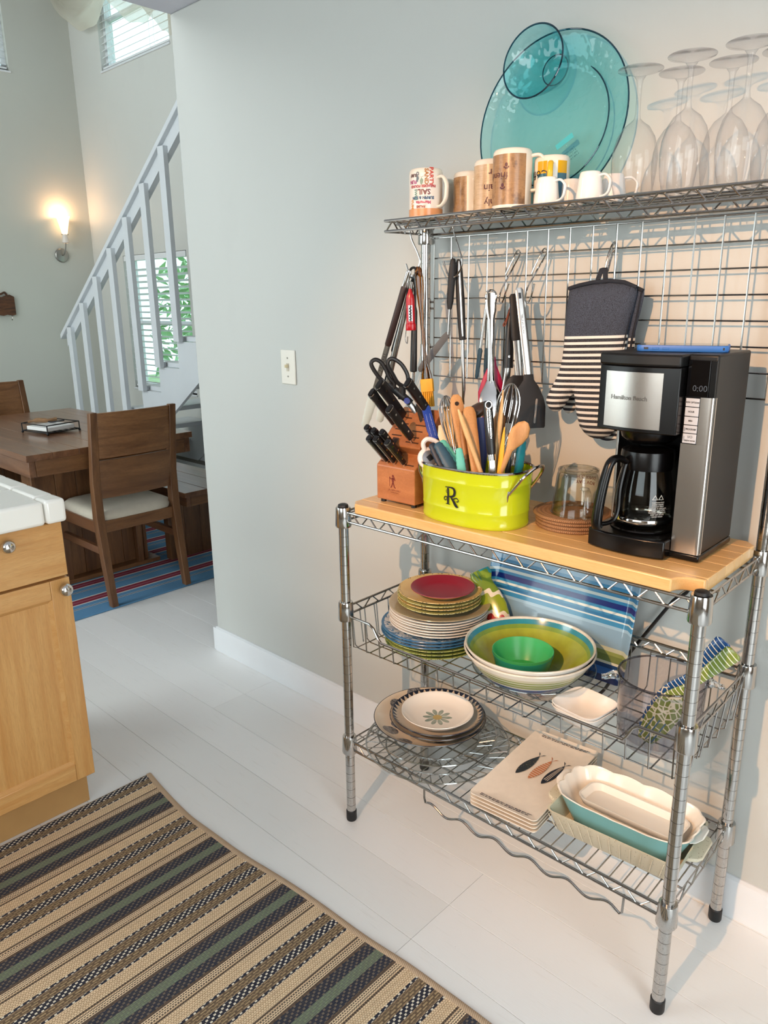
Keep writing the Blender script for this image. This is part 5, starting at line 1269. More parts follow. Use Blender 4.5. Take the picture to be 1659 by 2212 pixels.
# black-handled grater
tp_ = V((0.3936, 0.05, 1.204)); q_ = V((0.4113, 0.045, 1.089)); bt = ext(q_, tp_, .96)
t = rth('hand_grater', 'hand grater with a black and chrome handle in the bucket', 'grater', bt)
rp(t, 'handle', MB().blade(tp_, q_, [(0, .012, .010), (.04, .019, .015), (.5, .020, .016), (.92, .019, .015), (1, .015, .012)], CF, 14), M_blk, smooth=50)
rp(t, 'inlay', MB().blade(lerp(tp_, q_, .14) + CF * .0085, lerp(tp_, q_, .68) + CF * .0085, [(0, .007, .002), (.1, .010, .003), (.9, .010, .003), (1, .006, .002)], CF), M_pol, smooth=50)
rp(t, 'eyelet', MB().tube([lerp(tp_, q_, .07) + CF * .009 + V((.0065 * .72 * cos(g), .0065 * .69 * cos(g), .0075 * sin(g))) for g in [2 * pi * k / 20 for k in range(20)]], .0015, 6, closed=True), M_pol)
rp(t, 'ferrule', MB().tube([lerp(tp_, q_, .97), lerp(tp_, q_, 1.08)], .0092, 16), M_pol)
rp(t, 'grater_plate', MB().blade(lerp(tp_, q_, 1.08), bt, [(0, .012, .003), (.3, .018, .003), (1, .020, .003)], CF, 12, 5), M_steel, smooth=40)
rp(t, 'lettering', onplane(text_mb('KitchenAid', .0125), lerp(tp_, q_, .42) + CF.normalized() * .0104, (tp_ - q_).normalized(), CF.normalized().cross((tp_ - q_).normalized())), M_blk, smooth=0)
# whisks
def whisk(label, neck, top, wid, n, bot, hm):
    neck = V(neck); top = V(top); d = top - neck; ln = d.length; T = d.normalized(); u = V((.72, .69, 0)); u = (u - T * u.dot(T)).normalized(); w = T.cross(u)
    t = rth('balloon_whisk', label, 'whisk', bot)
    rp(t, 'handle', MB().tube([V(bot), lerp(bot, neck, .9), neck], [.008, .008, .006], 12), hm, smooth=50)
    for i in range(n):
        g = pi * i / n; a_ = u * cos(g) + w * sin(g); pts = []
        for j in range(25):
            s = -1 + 2 * j / 24; x = wid / 2 * (1 - abs(s) ** 3.2) if False else 0
            ph = pi * j / 24; rr = wid / 2 * sin(ph) ** .8 * 0
            h = sin(ph); off = -cos(ph)
            prof_w = wid / 2 * abs(off) ** .55 * (1 if off >= 0 else -1)
            zz = h ** .85
            taper = (.16 + .84 * min(1, zz * 1.25)) if zz < .8 else 1
            xw = (wid / 2) * off * (taper if abs(off) > .5 else 1)
            pts.append(neck + T * (ln * zz) + a_ * xw * (1 if True else 0))
        rp(t, 'wire', MB().tube(pts, .0010, 6), M_pol)
    return t
nk = V((0.2733, 0.1, 1.062)); whisk('steel balloon whisk at the left of the bucket', nk, (0.23, 0.115, 1.196), .060, 7, ext(nk, (0.23, 0.115, 1.196)), M_pol)
nk = V((0.3928, 0.1, 1.078)); whisk('steel balloon whisk rising at the right of the bucket', nk, (0.4036, 0.125, 1.234), .074, 6, ext(nk, (0.4036, 0.125, 1.234)), M_pol)
# silicone pieces and the rest
def scal(label, name, cat, p, q, w, th, m, nrm=CF, bumps=5):
    p = V(p); q = V(q); bt = ext(p, q, .95); t = rth(name, label, cat, bt)
    rp(t, 'head', scallop(MB(), p + (p - q) * .12, q, w, th, nrm, bumps), m, smooth=50)
    rp(t, 'arm', MB().tube([bt, p + (q - p) * .3], .004, 8), M_steel)
    return t
M_nav = mat('teal_navy', '#27495c', .5); M_dnav = mat('deep_navy', '#15293f', .5); M_mint = mat('mint_silicone', '#5fb5a4', .5); M_tealsil = mat('teal_silicone', '#1b7f88', .45)
scal('scalloped blue-grey silicone tong head at the bucket front', 'tong_head', 'tongs', (0.3259, 0.022, 1.051), (0.2813, 0.022, 1.105), .027, .009, M_nav, V((.8, -.6, .2)))
scal('dark navy silicone tong head behind the blue-grey one', 'tong_head', 'tongs', (0.2925, 0.035, 1.047), (0.2549, 0.035, 1.099), .024, .009, M_dnav, V((.8, -.6, .2)))
scal('mint green silicone head behind the blue-grey tong head', 'tong_head', 'tongs', (0.3028, 0.055, 1.058), (0.2654, 0.055, 1.103), .028, .008, M_mint, V((.8, -.6, .2)))
scal('mint green scalloped silicone head between wooden handles', 'tong_head', 'tongs', (0.3542, 0.018, 1.048), (0.3445, 0.018, 1.102), .020, .009, M_mint, V((.7, -.7, .1)))
scal('teal silicone head at the right end of the bucket', 'tong_head', 'tongs', (0.4384, 0.105, 1.052), (0.4451, 0.11, 1.118), .026, .010, M_tealsil, V((.9, -.4, 0)))
# cream spatula, navy spatula, yellow spatula
tp_ = V((0.2173, 0.12, 1.127)); bt = ext((0.275, 0.1, 1.041), tp_)
tool('cream_spatula', 'cream silicone spatula seen through the left whisk', 'spatula', bt, [('blade', MB().blade(bt, tp_, [(0, .01, .006), (.45, .014, .006), (.6, .034, .006), (.9, .036, .005), (1, .018, .003)], CF, 12), mat('cream_silicone', '#ddd6b8', .5))])
tp_ = V((0.3423, 0.1, 1.158)); bt = ext((0.356, 0.09, 1.059), tp_)
tool('navy_spatula', 'navy silicone spatula head behind the grater handle', 'spatula', bt, [('blade', MB().blade(bt, tp_, [(0, .01, .006), (.45, .012, .006), (.6, .022, .007), (.95, .022, .006), (1, .016, .004)], CF, 12, 4), mat('navy_blue', '#1c2f66', .45))])
tp_ = V((0.4316, 0.06, 1.151)); bt = ext((0.4299, 0.052, 1.06), tp_)
tool('yellow_spatula', 'narrow yellow spatula edge beside the right wooden spoon', 'spatula', bt, [('blade', MB().blade(bt, tp_, [(0, .008, .004), (.5, .010, .005), (.75, .011, .005), (.92, .006, .004), (1, .002, .002)], V((.3, -.9, 0)), 10), mat('yellow_plastic', '#e3a51d', .4))])
tp_ = V((0.4684, 0.085, 1.162)); q_ = V((0.4395, 0.065, 1.099)); bt = ext((0.4291, 0.055, 1.057), q_)
tool('wooden_spoon', 'light wooden spoon leaning right with its oval bowl showing', 'spoon', bt, [('handle', MB().blade(bt, lerp(q_, tp_, .1), [(0, .010, .008), (1, .014, .009)], CF, 10), M_beech), ('bowl', MB().blade(q_, tp_, [(0, .013, .008), (.15, .020, .009), (.4, .036, .011), (.65, .041, .012), (.88, .030, .009), (1, .010, .004)], CF, 16, 2.1), M_beech)])
for i, (u_, v_, lb) in enumerate(((1112, 978, 'chrome peeler handle at the right end of the bucket'), (1104, 985, 'dark slim peeler handle beside the chrome one'))):
    tp_ = V((0.4427, 0.085, 1.094)) if i == 0 else V((0.4369, 0.075, 1.085)); bt = ext(tp_ + V((-.008, 0, -.05)), tp_)
    tool('peeler', lb, 'peeler', bt, [('handle', MB().blade(bt, tp_, [(0, .010, .006), (.9, .011, .007), (1, .006, .004)], CF, 10), M_pol if i == 0 else M_blk)])
# white can opener
t = rth('can_opener', 'white can opener with a looped handle at the left rim of the bucket', 'can opener', (0.2402, 0.05, 1.05))
M_cowh = mat('opener_white', '#e2d8d4', .35)
ce_ = V((0.2451, 0.052, 1.091)); 
lp = [ce_ + V((.72, .69, 0)) * x + V((0, 0, 1)) * z for x, z in ((-.018, -.012), (-.022, .004), (-.014, .014), (0, .012), (.014, .003), (.024, -.012))]
rp(t, 'loop_handle', MB().tube(spline(lp, 5), .0055, 8), M_cowh)
c2 = V((0.2388, 0.045, 1.061)); mb = MB().lathe([(0, -.006), (.022, -.006), (.026, -.002), (.026, .004), (.022, .008), (0, .009)], 28); mb.xf(V((0, 0, 1)).rotation_difference(V((.75, -.55, .35))).to_matrix().to_4x4()); mb.shift(c2); rp(t, 'wheel_housing', mb, M_cowh, smooth=50)
mb = MB().lathe([(0, .009), (.017, .009), (.017, .011), (0, .0115)], 24); mb.xf(V((0, 0, 1)).rotation_difference(V((.75, -.55, .35))).to_matrix().to_4x4()); mb.shift(c2); rp(t, 'gear_plate', mb, mat('opener_grey', '#8d8f93', .3, .6), smooth=50)
mb = MB().box((-.006, -.006, .011), (.006, .006, .014)); mb.xf(V((0, 0, 1)).rotation_difference(V((.75, -.55, .35))).to_matrix().to_4x4()); mb.shift(c2); rp(t, 'cutter', mb, M_blk, smooth=0)
# ------------------------------------------------------------------ woven trivets and the measuring cup
TC = V((.535, .187))
def rope_mat():
    N = NT('coiled_rope'); x, y, z = N.sep(N.co()); r = N.mt('SQRT', N.mt('ADD', N.mt('MULTIPLY', x, x), N.mt('MULTIPLY', y, y))); a_ = N.mt('ARCTAN2', y, x)
    tw = N.mt('ABSOLUTE', N.mt('SINE', N.mt('ADD', N.mt('MULTIPLY', a_, 60.0), N.mt('MULTIPLY', r, 900.0))))
    N.bump(tw, .6, .001); return N.out(N.mix(tw, '#6d4a30', '#a27a55'), .85)
M_rope = rope_mat()
z = ZW
for i, (r, lb, dx) in enumerate(((.083, 'lowest coiled rope trivet of the stack', 0), (.084, 'second coiled rope trivet from the bottom of the stack', .001), (.083, 'third coiled rope trivet in the stack', -.001), (.086, 'topmost coiled rope trivet under the measuring cup', -.003))):
    mb = MB(); n_ = 9; rr = r / (n_ * 2 - 1) ; prf = [(0.0001, .0075)]
    for k in range(n_):
        c0 = (k + .5) * r / n_
        for g in (-60, -20, 20, 60): prf.append((c0 + r / n_ * .5 * sin(RAD(g)), .0035 + .004 * cos(RAD(g))))
    prf += [(r, .0035), (r * .985, .0005), (0.0001, .0003)]
    rmesh('rope_trivet', lb, 'trivet', (TC.x + dx, TC.y, z), MB().lathe(list(reversed(prf)), 48), M_rope, group='coiled rope trivets', local=True, smooth=80); z += .0079
ZP = z + .0003
PC = V((.548, .172))
t = rth('measuring_cup', 'clear glass measuring cup with red print, upside down on the trivets', 'measuring cup', (PC.x, PC.y, ZP))
M_pyr = thin_glass('pyrex_glass', '#fafaf6', '#a9a598', .05, 1.0, edgepow=.15)
hp = .098
mk('glass_body', MB().lathe([(.0545, 0), (.0535, .004), (.051, .03), (.046, .075), (.0445, .086), (.042, .094), (.038, hp), (.031, hp + .0005), (.029, hp - .004), (.0001, hp - .004)], 48), M_pyr, t, smooth=50)
mk('glass_inside', MB().lathe([(.0515, 0), (.048, .03), (.043, .075), (.040, .084), (.0001, .086)], 48), M_pyr, t, smooth=50)
mk('base_ring', MB().tube([(.0405 * cos(g), .0405 * sin(g), hp - .003) for g in [2 * pi * k / 40 for k in range(40)]], .003, 8, closed=True), M_pyr, t)
mk('rim', MB().tube([(.0535 * cos(g), .0535 * sin(g), .0022) for g in [2 * pi * k / 40 for k in range(40)]], .002, 8, closed=True), M_pyr, t)
ha = RAD(-46); u_ = V((cos(ha), sin(ha), 0))
hp_ = [u_ * .046 + V((0, 0, .064)), u_ * .060 + V((0, 0, .066)), u_ * .072 + V((0, 0, .060)), u_ * .078 + V((0, 0, .04)), u_ * .080 + V((0, 0, .018)), u_ * .076 + V((0, 0, .009)), u_ * .064 + V((0, 0, .008))]
rs = []; w_ = V((-sin(ha), cos(ha), 0)); S_ = spline(hp_, 4)
for i, p in enumerate(S_):
    T = (S_[min(i + 1, len(S_) - 1)] - S_[max(i - 1, 0)]).normalized(); n_ = T.cross(w_)
    rs.append([p + w_ * (cos(g) * .0085) + n_ * (sin(g) * .004) for g in [2 * pi * k / 12 for k in range(12)]])
mk('handle', MB().rings(rs), M_pyr, t, smooth=60)
M_rp = mat('red_print', '#7a1a1e', .4)
mk('lettering', oncyl(text_mb('H C KING', .0105, bold=.0002), (0, 0), .0472, RAD(95), .070, True), M_rp, t, smooth=0)
mk('lettering', oncyl(text_mb('YAC VOR', .0105, bold=.0002), (0, 0), .0482, RAD(97), .058, True), M_rp, t, smooth=0)
for k in range(8):
    z_ = .014 + k * .0085; mk('scale_mark', oncyl(MB().add([(-.006 if k % 2 else -.009, -.0005, 0), (.006, -.0005, 0), (.006, .0006, 0), (-.006 if k % 2 else -.009, .0006, 0)], [(0, 1, 2, 3)]), (0, 0), .0535 - z_ * .10, RAD(-150), z_), M_rp, t, smooth=0)
# ------------------------------------------------------------------ coffee maker
cm = rth('coffee_maker', 'black and stainless drip coffee maker with a glass carafe', 'coffee maker', (.733, .165, ZW))
M_cmb = mat('coffee_black', '#060607', .25, Specular_IOR_Level=.35); M_cms = mat('coffee_satin_black', '#101112', .42, Specular_IOR_Level=.35)
N = NT('coffee_steel'); nz = N.noise(N.mapv(N.co(), (3, 3, 900)), 1, 2); M_cst = N.out(N.mix(nz, '#b3ada7', '#bab4ad'), .26, 1.0)
LX0, LX1, CX0, CX1 = .628, .7845, .7845, .838
def front_curve(x0, x1, yf, bow, n=10, back=.265):
    pts = [(x0, back)]
    for i in range(n + 1):
        u = i / n; x = x0 + (x1 - x0) * u; pts.append((x, yf - bow * (1 - (2 * u - 1) ** 2)))
    pts.append((x1, back)); return pts
o_ = front_curve(LX0, LX1 - .0002, .076, .014); b_ = rp(cm, 'base', MB().prism(o_, ZW + .002, .968), M_cmb, smooth=30, bev=.003)
rp(cm, 'warming_plate', MB().lathe([(.0, .9682), (.060, .9682), (.062, .970), (.060, .9725), (.052, .9725), (.050, .971), (0, .971)], 40, c=(.706, .150, 0)), M_cmb, b_, smooth=40)
rp(cm, 'back_column', MB().box((LX0 + .004, .215, .968), (LX1, .268, 1.170)), M_cmb, bev=.002)
rp(cm, 'side_trim', MB().box((LX0 + .0005, .170, .968), (LX0 + .006, .268, 1.170)), M_cst, bev=.001)
o_ = front_curve(LX0 + .002, LX1 - .0002, .080, .012, back=.268)
hd = rp(cm, 'brew_head', MB().prism(o_, 1.168, 1.289), M_cmb, smooth=30, bev=.002)
o_ = front_curve(LX0 + .001, LX1 + .0, .077, .013, back=.270); rp(cm, 'lid', MB().prism(o_, 1.2895, 1.311), M_cms, smooth=30, bev=.004)
# steel panel on the head
rs = []
for i in range(11):
    u = i / 10; x = .647 + (.757 - .647) * u; uu = (x - LX0 - .002) / (LX1 - LX0 - .002); yy = .080 - .012 * (1 - (2 * uu - 1) ** 2)
    rs.append([(x, yy - .0025, 1.176), (x, yy + .001, 1.176), (x, yy + .001, 1.2785), (x, yy - .0025, 1.2785)])
rp(cm, 'steel_panel', MB().rings(rs), M_cst, hd, smooth=40)
def on_panel(mb, cx_, cz, off=.0031):
    out = []
    for p in mb.v:
        x = cx_ + p.x; uu = (x - LX0 - .002) / (LX1 - LX0 - .002); out.append(V((x, .080 - .012 * (1 - (2 * uu - 1) ** 2) - off, cz + p.y)))
    mb.v = out; return mb
rp(cm, 'lettering', on_panel(text_mb('Hamilton Beach', .0112, bold=.0002), .696, 1.231), mat('embossed_steel', '#7f7a75', .3, 1), hd, smooth=0)
rp(cm, 'filter_basket', MB().lathe([(.0, 1.140), (.040, 1.140), (.052, 1.150), (.056, 1.1675)], 32, c=(.706, .150, 0)), M_cmb, hd, smooth=40)
# right column
ccol = rp(cm, 'control_column', MB().box((CX0 + .0002, .106, .945), (CX1, .270, 1.3115)), M_cms, bev=.004, seg=3)
rp(cm, 'column_base', MB().box((CX0 - .02, .102, ZW + .002), (CX1 + .001, .271, .9452)), M_cmb, bev=.003)
rp(cm, 'display_panel', MB().box((CX0 + .002, .1035, 1.2375), (CX1 - .0125, .1065, 1.302)), mat('display_glass', '#060608', .08), ccol, bev=.001)
rp(cm, 'display_edge', MB().box((CX1 - .012, .1035, 1.2375), (CX1 - .001, .110, 1.302)), M_cmb, ccol, bev=.001)
rp(cm, 'lettering', onplane(text_mb('0:00', .0155), (.8105, .1033, 1.252), (1, 0, 0), (0, 0, 1)), mat('display_digits', '#3d4650', .4), ccol, smooth=0)
pr = [(CX0 + .001, .1062), (CX0 + .001, .1035), (CX1 - .010, .1035), (CX1 - .004, .1045), (CX1 - .0005, .108), (CX1 + .0006, .114), (CX1 - .001, .114)]
rp(cm, 'steel_front', MB().prism(pr, .9455, 1.1520), M_cst, ccol, smooth=50, fixn=True)
pr = [(.8135, .1062), (.8135, .1035), (CX1 - .010, .1035), (CX1 - .004, .1045), (CX1 - .0005, .108), (CX1 + .0006, .114), (CX1 - .001, .114)]
rp(cm, 'steel_strip', MB().prism(pr, 1.1521, 1.2370), M_cst, ccol, smooth=50, fixn=True)
rp(cm, 'button_bed', MB().box((CX0 + .001, .1045, 1.1521), (.8134, .1064, 1.2370)), M_cmb, ccol)
M_btn = mat('button_grey', '#b9bcc2', .35); zt_ = 1.2352
for i, (tx, h_) in enumerate((('BREW OPTIONS', .0162), ('HOUR', .0172), ('MIN', .0155), ('PROGRAM', .0150), ('I/O', .0185))):
    bt_ = rp(cm, 'button', MB().box((CX0 + .0035, .1030, zt_ - h_ + .0006), (.8125, .1046, zt_ - .0006)), M_btn, ccol, bev=.0006)
    if tx == 'I/O':
        rp(cm, 'lettering', onplane(text_mb(tx, .0068), (.8015, .1027, zt_ - h_ * .35), (1, 0, 0), (0, 0, 1)), ink('black', '#1d1a1c'), ccol, smooth=0); tx, zz, sz = 'BREW NOW', zt_ - h_ * .72, .0040
    else: zz, sz = zt_ - h_ / 2, .0042 if len(tx) > 7 else .0046
    rp(cm, 'lettering', onplane(text_mb(tx, sz, bold=.00012), (.8015 if tx in ('PROGRAM', 'BREW NOW') else .7995, .1027, zz), (1, 0, 0), (0, 0, 1), .85), ink('black', '#1d1a1c'), ccol, smooth=0)
    if i >= 3: rp(cm, 'indicator', MB().blade((.7905, .1028, zt_ - h_ * .28), (.7905, .1028, zt_ - h_ * .78), [(0, .001, .0006), (.2, .0024, .0006), (.8, .0024, .0006), (1, .001, .0006)], (0, -1, 0)), mat('indicator_grey', '#8d9096', .4), ccol)
    zt_ -= h_
# carafe
CC = (.706, .150, 0)
cf = rth('coffee_carafe', 'glass coffee carafe with black handle standing in the coffee maker', 'carafe', (CC[0], CC[1], .9732))
M_cg = thin_glass('carafe_glass', '#e2e2de', '#6a6b6f', .05, 1.0, edgepow=.2)
rp(cf, 'glass_body', MB().lathe([(.0001, .9735), (.047, .9735), (.0545, .978), (.0575, .990), (.0575, 1.02), (.055, 1.05), (.0495, 1.078), (.046, 1.092)], 48, c=CC), M_cg, smooth=60)
rp(cf, 'steel_band', MB().lathe([(.0578, .984), (.0585, .985), (.0585, .994), (.0578, .995)], 48, c=CC), M_pol, smooth=40)
rp(cf, 'collar', MB().lathe([(.0465, 1.088), (.0495, 1.089), (.0505, 1.115), (.049, 1.124), (.03, 1.130), (.0001, 1.131)], 48, c=CC), M_cmb, smooth=40)
hd_ = V((-.46, -.89, 0)).normalized(); c0 = V(CC)
hp_ = [c0 + hd_ * .050 + V((0, 0, 1.104)), c0 + hd_ * .070 + V((0, 0, 1.112)), c0 + hd_ * .086 + V((0, 0, 1.104)), c0 + hd_ * .096 + V((0, 0, 1.075)), c0 + hd_ * .105 + V((0, 0, 1.03)), c0 + hd_ * .109 + V((0, 0, .990)), c0 + hd_ * .106 + V((0, 0, .979))]
S_ = spline(hp_, 5); w_ = hd_.cross(V((0, 0, 1))); rs = []
for i, p in enumerate(S_):
    T = (S_[min(i + 1, len(S_) - 1)] - S_[max(i - 1, 0)]).normalized(); n_ = T.cross(w_); k_ = .75 + .45 * i / len(S_)
    rs.append([p + w_ * (cos(g) * .0115 * k_) + n_ * (sin(g) * .0085 * k_) for g in [2 * pi * k / 14 for k in range(14)]])
rp(cf, 'handle', MB().rings(rs), M_cmb, smooth=60)
hp_ = [c0 + hd_ * .105 + V((0, 0, .984)), c0 + hd_ * .085 + V((0, 0, .983)), c0 + hd_ * .068 + V((0, 0, .990)), c0 + hd_ * .061 + V((0, 0, 1.01)), c0 + hd_ * .060 + V((0, 0, 1.05)), c0 + hd_ * .054 + V((0, 0, 1.085)), c0 + hd_ * .050 + V((0, 0, 1.10))]
rp(cf, 'handle_strap', MB().tube(spline(hp_, 5), .0045, 8), M_cmb)
M_wp = mat('white_print', '#d9dcda', .4)
for i, x in enumerate((-.006, .006)):
    fr = MB(); tri = [(x - .0055, 0), (x + .0055, 0), (x, .0095)]; ti = [(x - .0042, .0008), (x + .0042, .0008), (x, .0078)]
    fr.v = [V((a, b, 0)) for a, b in tri + ti]; fr.f = [(0, 1, 4, 3), (1, 2, 5, 4), (2, 0, 3, 5)]
    oncyl(fr, (0, 0), .0562, RAD(-40), 1.036); rp(cf, 'warning_mark', fr.shift((CC[0], CC[1], 0)), M_wp, smooth=0)
for i, tx in enumerate(('CAUTION HOT', 'AVOID INJURY', 'DO NOT HEAT', 'DISCARD IF CRACKED', 'DO NOT USE IF DRY', 'HANDLE WITH CARE', 'KEEP OFF STOVE', 'HAND WASH')):
    rp(cf, 'fine_print', oncyl(text_mb(tx, .0036), (CC[0], CC[1]), .0583, RAD(-40), 1.031 - i * .0040), M_wp, smooth=0)
# phone on the lid
ph = rth('smartphone', 'smartphone in a blue case lying on top of the coffee maker', 'phone', (.742, .185, 1.3120), RAD(17))
M_ph = mat('blue_case', '#2f6cb8', .45)
def rrect(a, b, r, n=6): return [(sx * (a - r) + r * cos(g), sy * (b - r) + r * sin(g)) for sx, sy, g0 in ((1, 1, 0), (-1, 1, 90), (-1, -1, 180), (1, -1, 270)) for g in [RAD(g0 + 90 * k / n) for k in range(n + 1)]]
mk('case', MB().rings([[(x * k, y * k, z) for x, y in rrect(.080, .0395, .011)] for k, z in ((.985, 0), (1, .002), (1, .009), (.985, .011))]), M_ph, ph, smooth=50)
mk('screen', MB().rings([[(x, y, z) for x, y in rrect(.0765, .036, .009)] for z in (.0105, .0115)]), mat('phone_glass', '#08090b', .08), ph, smooth=30)
mk('mute_slot', MB().box((-.066, -.0398, .0035), (-.058, -.0390, .0075)), M_blk, ph, bev=.001)
for x in (-.045, -.027): mk('volume_button', MB().box((x - .006, -.0403, .0038), (x + .006, -.0390, .0068)), M_ph, ph, bev=.001)
mk('port', MB().box((.0795, -.006, .0035), (.0803, .006, .0075)), M_blk, ph)
mk('strap_hole', MB().box((.070, -.0398, .0035), (.073, -.0390, .008)), M_blk, ph, bev=.0008)
# power cord hanging behind the rack
rmesh('power_cord', 'black power cord hanging behind the rack', 'cord', (0.7138, 0.352, 0.7545), MB().tube(spline([(.70, .272, .950), (.705, .345, .935), (0.7395, 0.352, 0.7923), (0.7073, 0.352, 0.7448), (0.655, 0.352, 0.6546), (0.5992, 0.352, 0.5545), (0.5514, 0.352, 0.4552), (.50, .352, .42)], 5), .0042, 8), M_blk)

# ------------------------------------------------------------------ basket: plates, bowls, tray, fish platter, ice bucket
ZF = .5312
def speck_mat(name, c1, c2, dots=True):
    N = NT(name); c = N.co(); x, y, z = N.sep(c); r = N.mt('SQRT', N.mt('ADD', N.mt('MULTIPLY', x, x), N.mt('MULTIPLY', y, y)))
    col = N.mix(N.rmap(N.noise(c, 25, 3), .3, .7, 0, 1), c1, c2)
    if dots:
        d = N.voro(N.mapv(c, (1, 1, 1)), 210); rim = N.mt('GREATER_THAN', r, .104 if dots == 1 else .122)
        col = N.mix(N.mt('MULTIPLY', N.rmap(d, .28, .38, 1, 0), rim), col, '#2b2822')
    return N.out(col, .3)
M_plw = mat('white_melamine', '#e6e3dc', .25)
M_taupe = mat('taupe_glaze', '#ab9f84', .18)
M_yel1 = speck_mat('yellow_speckled', '#d3b66e', '#dcc48a', 1); M_yel2 = speck_mat('green_yellow_speckled', '#bfc07a', '#cdcf92', 1)
M_grn1 = speck_mat('olive_speckled', '#8fa24c', '#aebc74', 2); M_redp = mat('red_plate', '#8f1730', .35)
def blue_mat():
    N = NT('blue_pattern_glaze'); c = N.co(); x, y, z = N.sep(c); r = N.mt('SQRT', N.mt('ADD', N.mt('MULTIPLY', x, x), N.mt('MULTIPLY', y, y)))
    pat = N.mix(N.rmap(N.noise(N.mapv(c, (1, 1, 1)), 45, 4, .6, dist=1.5), .48, .54, 0, 1), '#cfd6da', '#4c7ca3')
    col = N.mix(N.mt('GREATER_THAN', r, .128), pat, '#3d76a4'); return N.out(col, .2)
M_bluep = blue_mat()
def plate_prof(r, rise, th=.0035, foot=.55, well=.72):
    return [(.0001, 0.0), (r * foot, 0.0), (r * well, .003), (r * .97, rise - .002), (r, rise), (r * .995, rise + .0012), (r * .965, rise + .001), (r * well - .002, .003 + th), (r * foot, th), (.0001, th)]
def plate(name, label, x, y, z, r, rise, m, under=None, grp=None, cat='plate', th=.0035):
    prf = plate_prof(r, rise, th)
    if under is None: return rmesh(name, label, cat, (x, y, z), MB().lathe(prf, 64), m, group=grp, local=True, smooth=50)
    t = rth(name, label, cat, (x, y, z), 0, grp)
    mk('underside', MB().lathe(prf[:5], 64), under, t, smooth=50); mk('face', MB().lathe(prf[4:], 64), m, t, smooth=50)
    return t
g = 'plates stacked in the basket'; rn = random.Random(5)
J = lambda: rn.uniform(-.0015, .0015)
SX, SY = .157, .168
zr = ZF
for i, lb in enumerate(('olive green speckled plate at the very bottom of the stack', 'olive speckled plate second from the bottom of the stack', 'olive speckled plate just under the blue plates')):
    plate('dinner_plate', lb, SX + J(), SY + J(), zr, .130, .0165, M_grn1, None, g); zr += .0095
for i, lb in enumerate(('lowest of the blue and white patterned plates', 'middle blue and white patterned plate in the stack', 'uppermost blue patterned plate, peeking out under the white ones')):
    plate('dinner_plate', lb, SX - .004 + J(), SY + J(), zr, .135, .0165, M_bluep, M_plw, g); zr += .0088
zr += .001
nm = ('lowest', 'second', 'third', 'fourth', 'fifth', 'sixth')
for i in range(6):
    plate('dinner_plate', nm[i] + ' white melamine plate, counting up from the blue plates', .164 + J(), .180 + J(), zr, .130 - .001 * (i == 5), .0165, M_plw, None, g); zr += .0072
plate('dinner_plate', 'taupe glazed plate on top of the white plates', .166, .181, zr, .133, .0185, M_taupe, M_plw, g); zr += .0098
for i, lb in enumerate(('lowest yellow-green speckled side plate', 'second yellow speckled side plate from the bottom', 'third yellow-green speckled side plate', 'top yellow speckled side plate under the red plate')):
    plate('side_plate', lb, .158 + J(), .190 + J(), zr, .110, .0135, (M_yel2, M_yel1)[i % 2], None, g); zr += .0092
plate('side_plate', 'small red plate crowning the plate stack', .174, .183, zr - .001, .083, .0165, M_redp, mat('red_under', '#b58a5a', .4), g)
# nested serving bowls
def ring_mat(name, stops, key='z', lo=0.0, hi=.1):
    N = NT(name); x, y, z = N.sep(N.co())
    f = z if key == 'z' else N.mt('SQRT', N.mt('ADD', N.mt('MULTIPLY', x, x), N.mt('MULTIPLY', y, y)))
    f = N.rmap(f, lo, hi, 0, 1); c = N.ramp(f, stops, 'CONSTANT')
    c = N.mix(N.rmap(N.noise(N.co(), 40, 3), .35, .7, 0, .18), c, '#3a4a30') if key == 'r' else c
    return N.out(c, .2, Coat_Weight=.3)
wh, ol, bl, lb_, nv = '#e2ddd0', '#84934a', '#3e74ad', '#9ab8d3', '#2f5590'
M_bout = ring_mat('bowl_outside_stripes', [(0, bl), (.08, lb_), (.14, bl), (.2, wh), (.23, nv), (.32, lb_), (.36, nv), (.44, bl), (.47, wh), (.53, ol), (.6, '#b9b89a'), (.64, ol), (.7, wh), (.73, ol), (.77, '#c9c4a8'), (.86, wh)], 'z', 0, .092)
M_bin = ring_mat('bowl_inside_olive', [(0, '#8d9a2e'), (.5, '#a0aa3a'), (.86, '#7e9a3c'), (.9, '#2d8ba0'), (.945, wh)], 'r', 0, .152)
BWX, BWY, BWZ = .466, .140, .5365
bp = [(.068, 0), (.072, .002), (.082, .010), (.105, .030), (.130, .058), (.147, .084), (.152, .092)]
bi = [(.152, .092), (.1515, .0945), (.1485, .0945), (.144, .086), (.126, .060), (.101, .033), (.07, .010), (.0001, .006)]
t = rth('serving_bowl', 'large serving bowl striped blue and green outside', 'bowl', (BWX, BWY, BWZ), 0, 'nested striped serving bowls')
mk('outside', MB().lathe([(.0001, 0)] + bp, 72), M_bout, t, smooth=50); mk('inside', MB().lathe(bi, 72), M_bin, t, smooth=50)
t = rth('serving_bowl', 'olive green lined serving bowl nested on top of the striped one', 'bowl', (BWX, BWY, BWZ + .0105), 0, 'nested striped serving bowls')
mk('outside', MB().lathe([(.0001, 0)] + [(r * .985, z) for r, z in bp], 72), M_plw, t, smooth=50); mk('inside', MB().lathe([(r * .985, z) for r, z in bi], 72), M_bin, t, smooth=50)
M_clr = thin_glass('clear_glass', '#f6f8f7', '#b4b9ba', .10, 1.0, edgepow=.2)
t = rth('glass_bowl', 'clear glass bowl nesting under the striped serving bowl', 'bowl', (BWX + .01, BWY + .004, ZF))
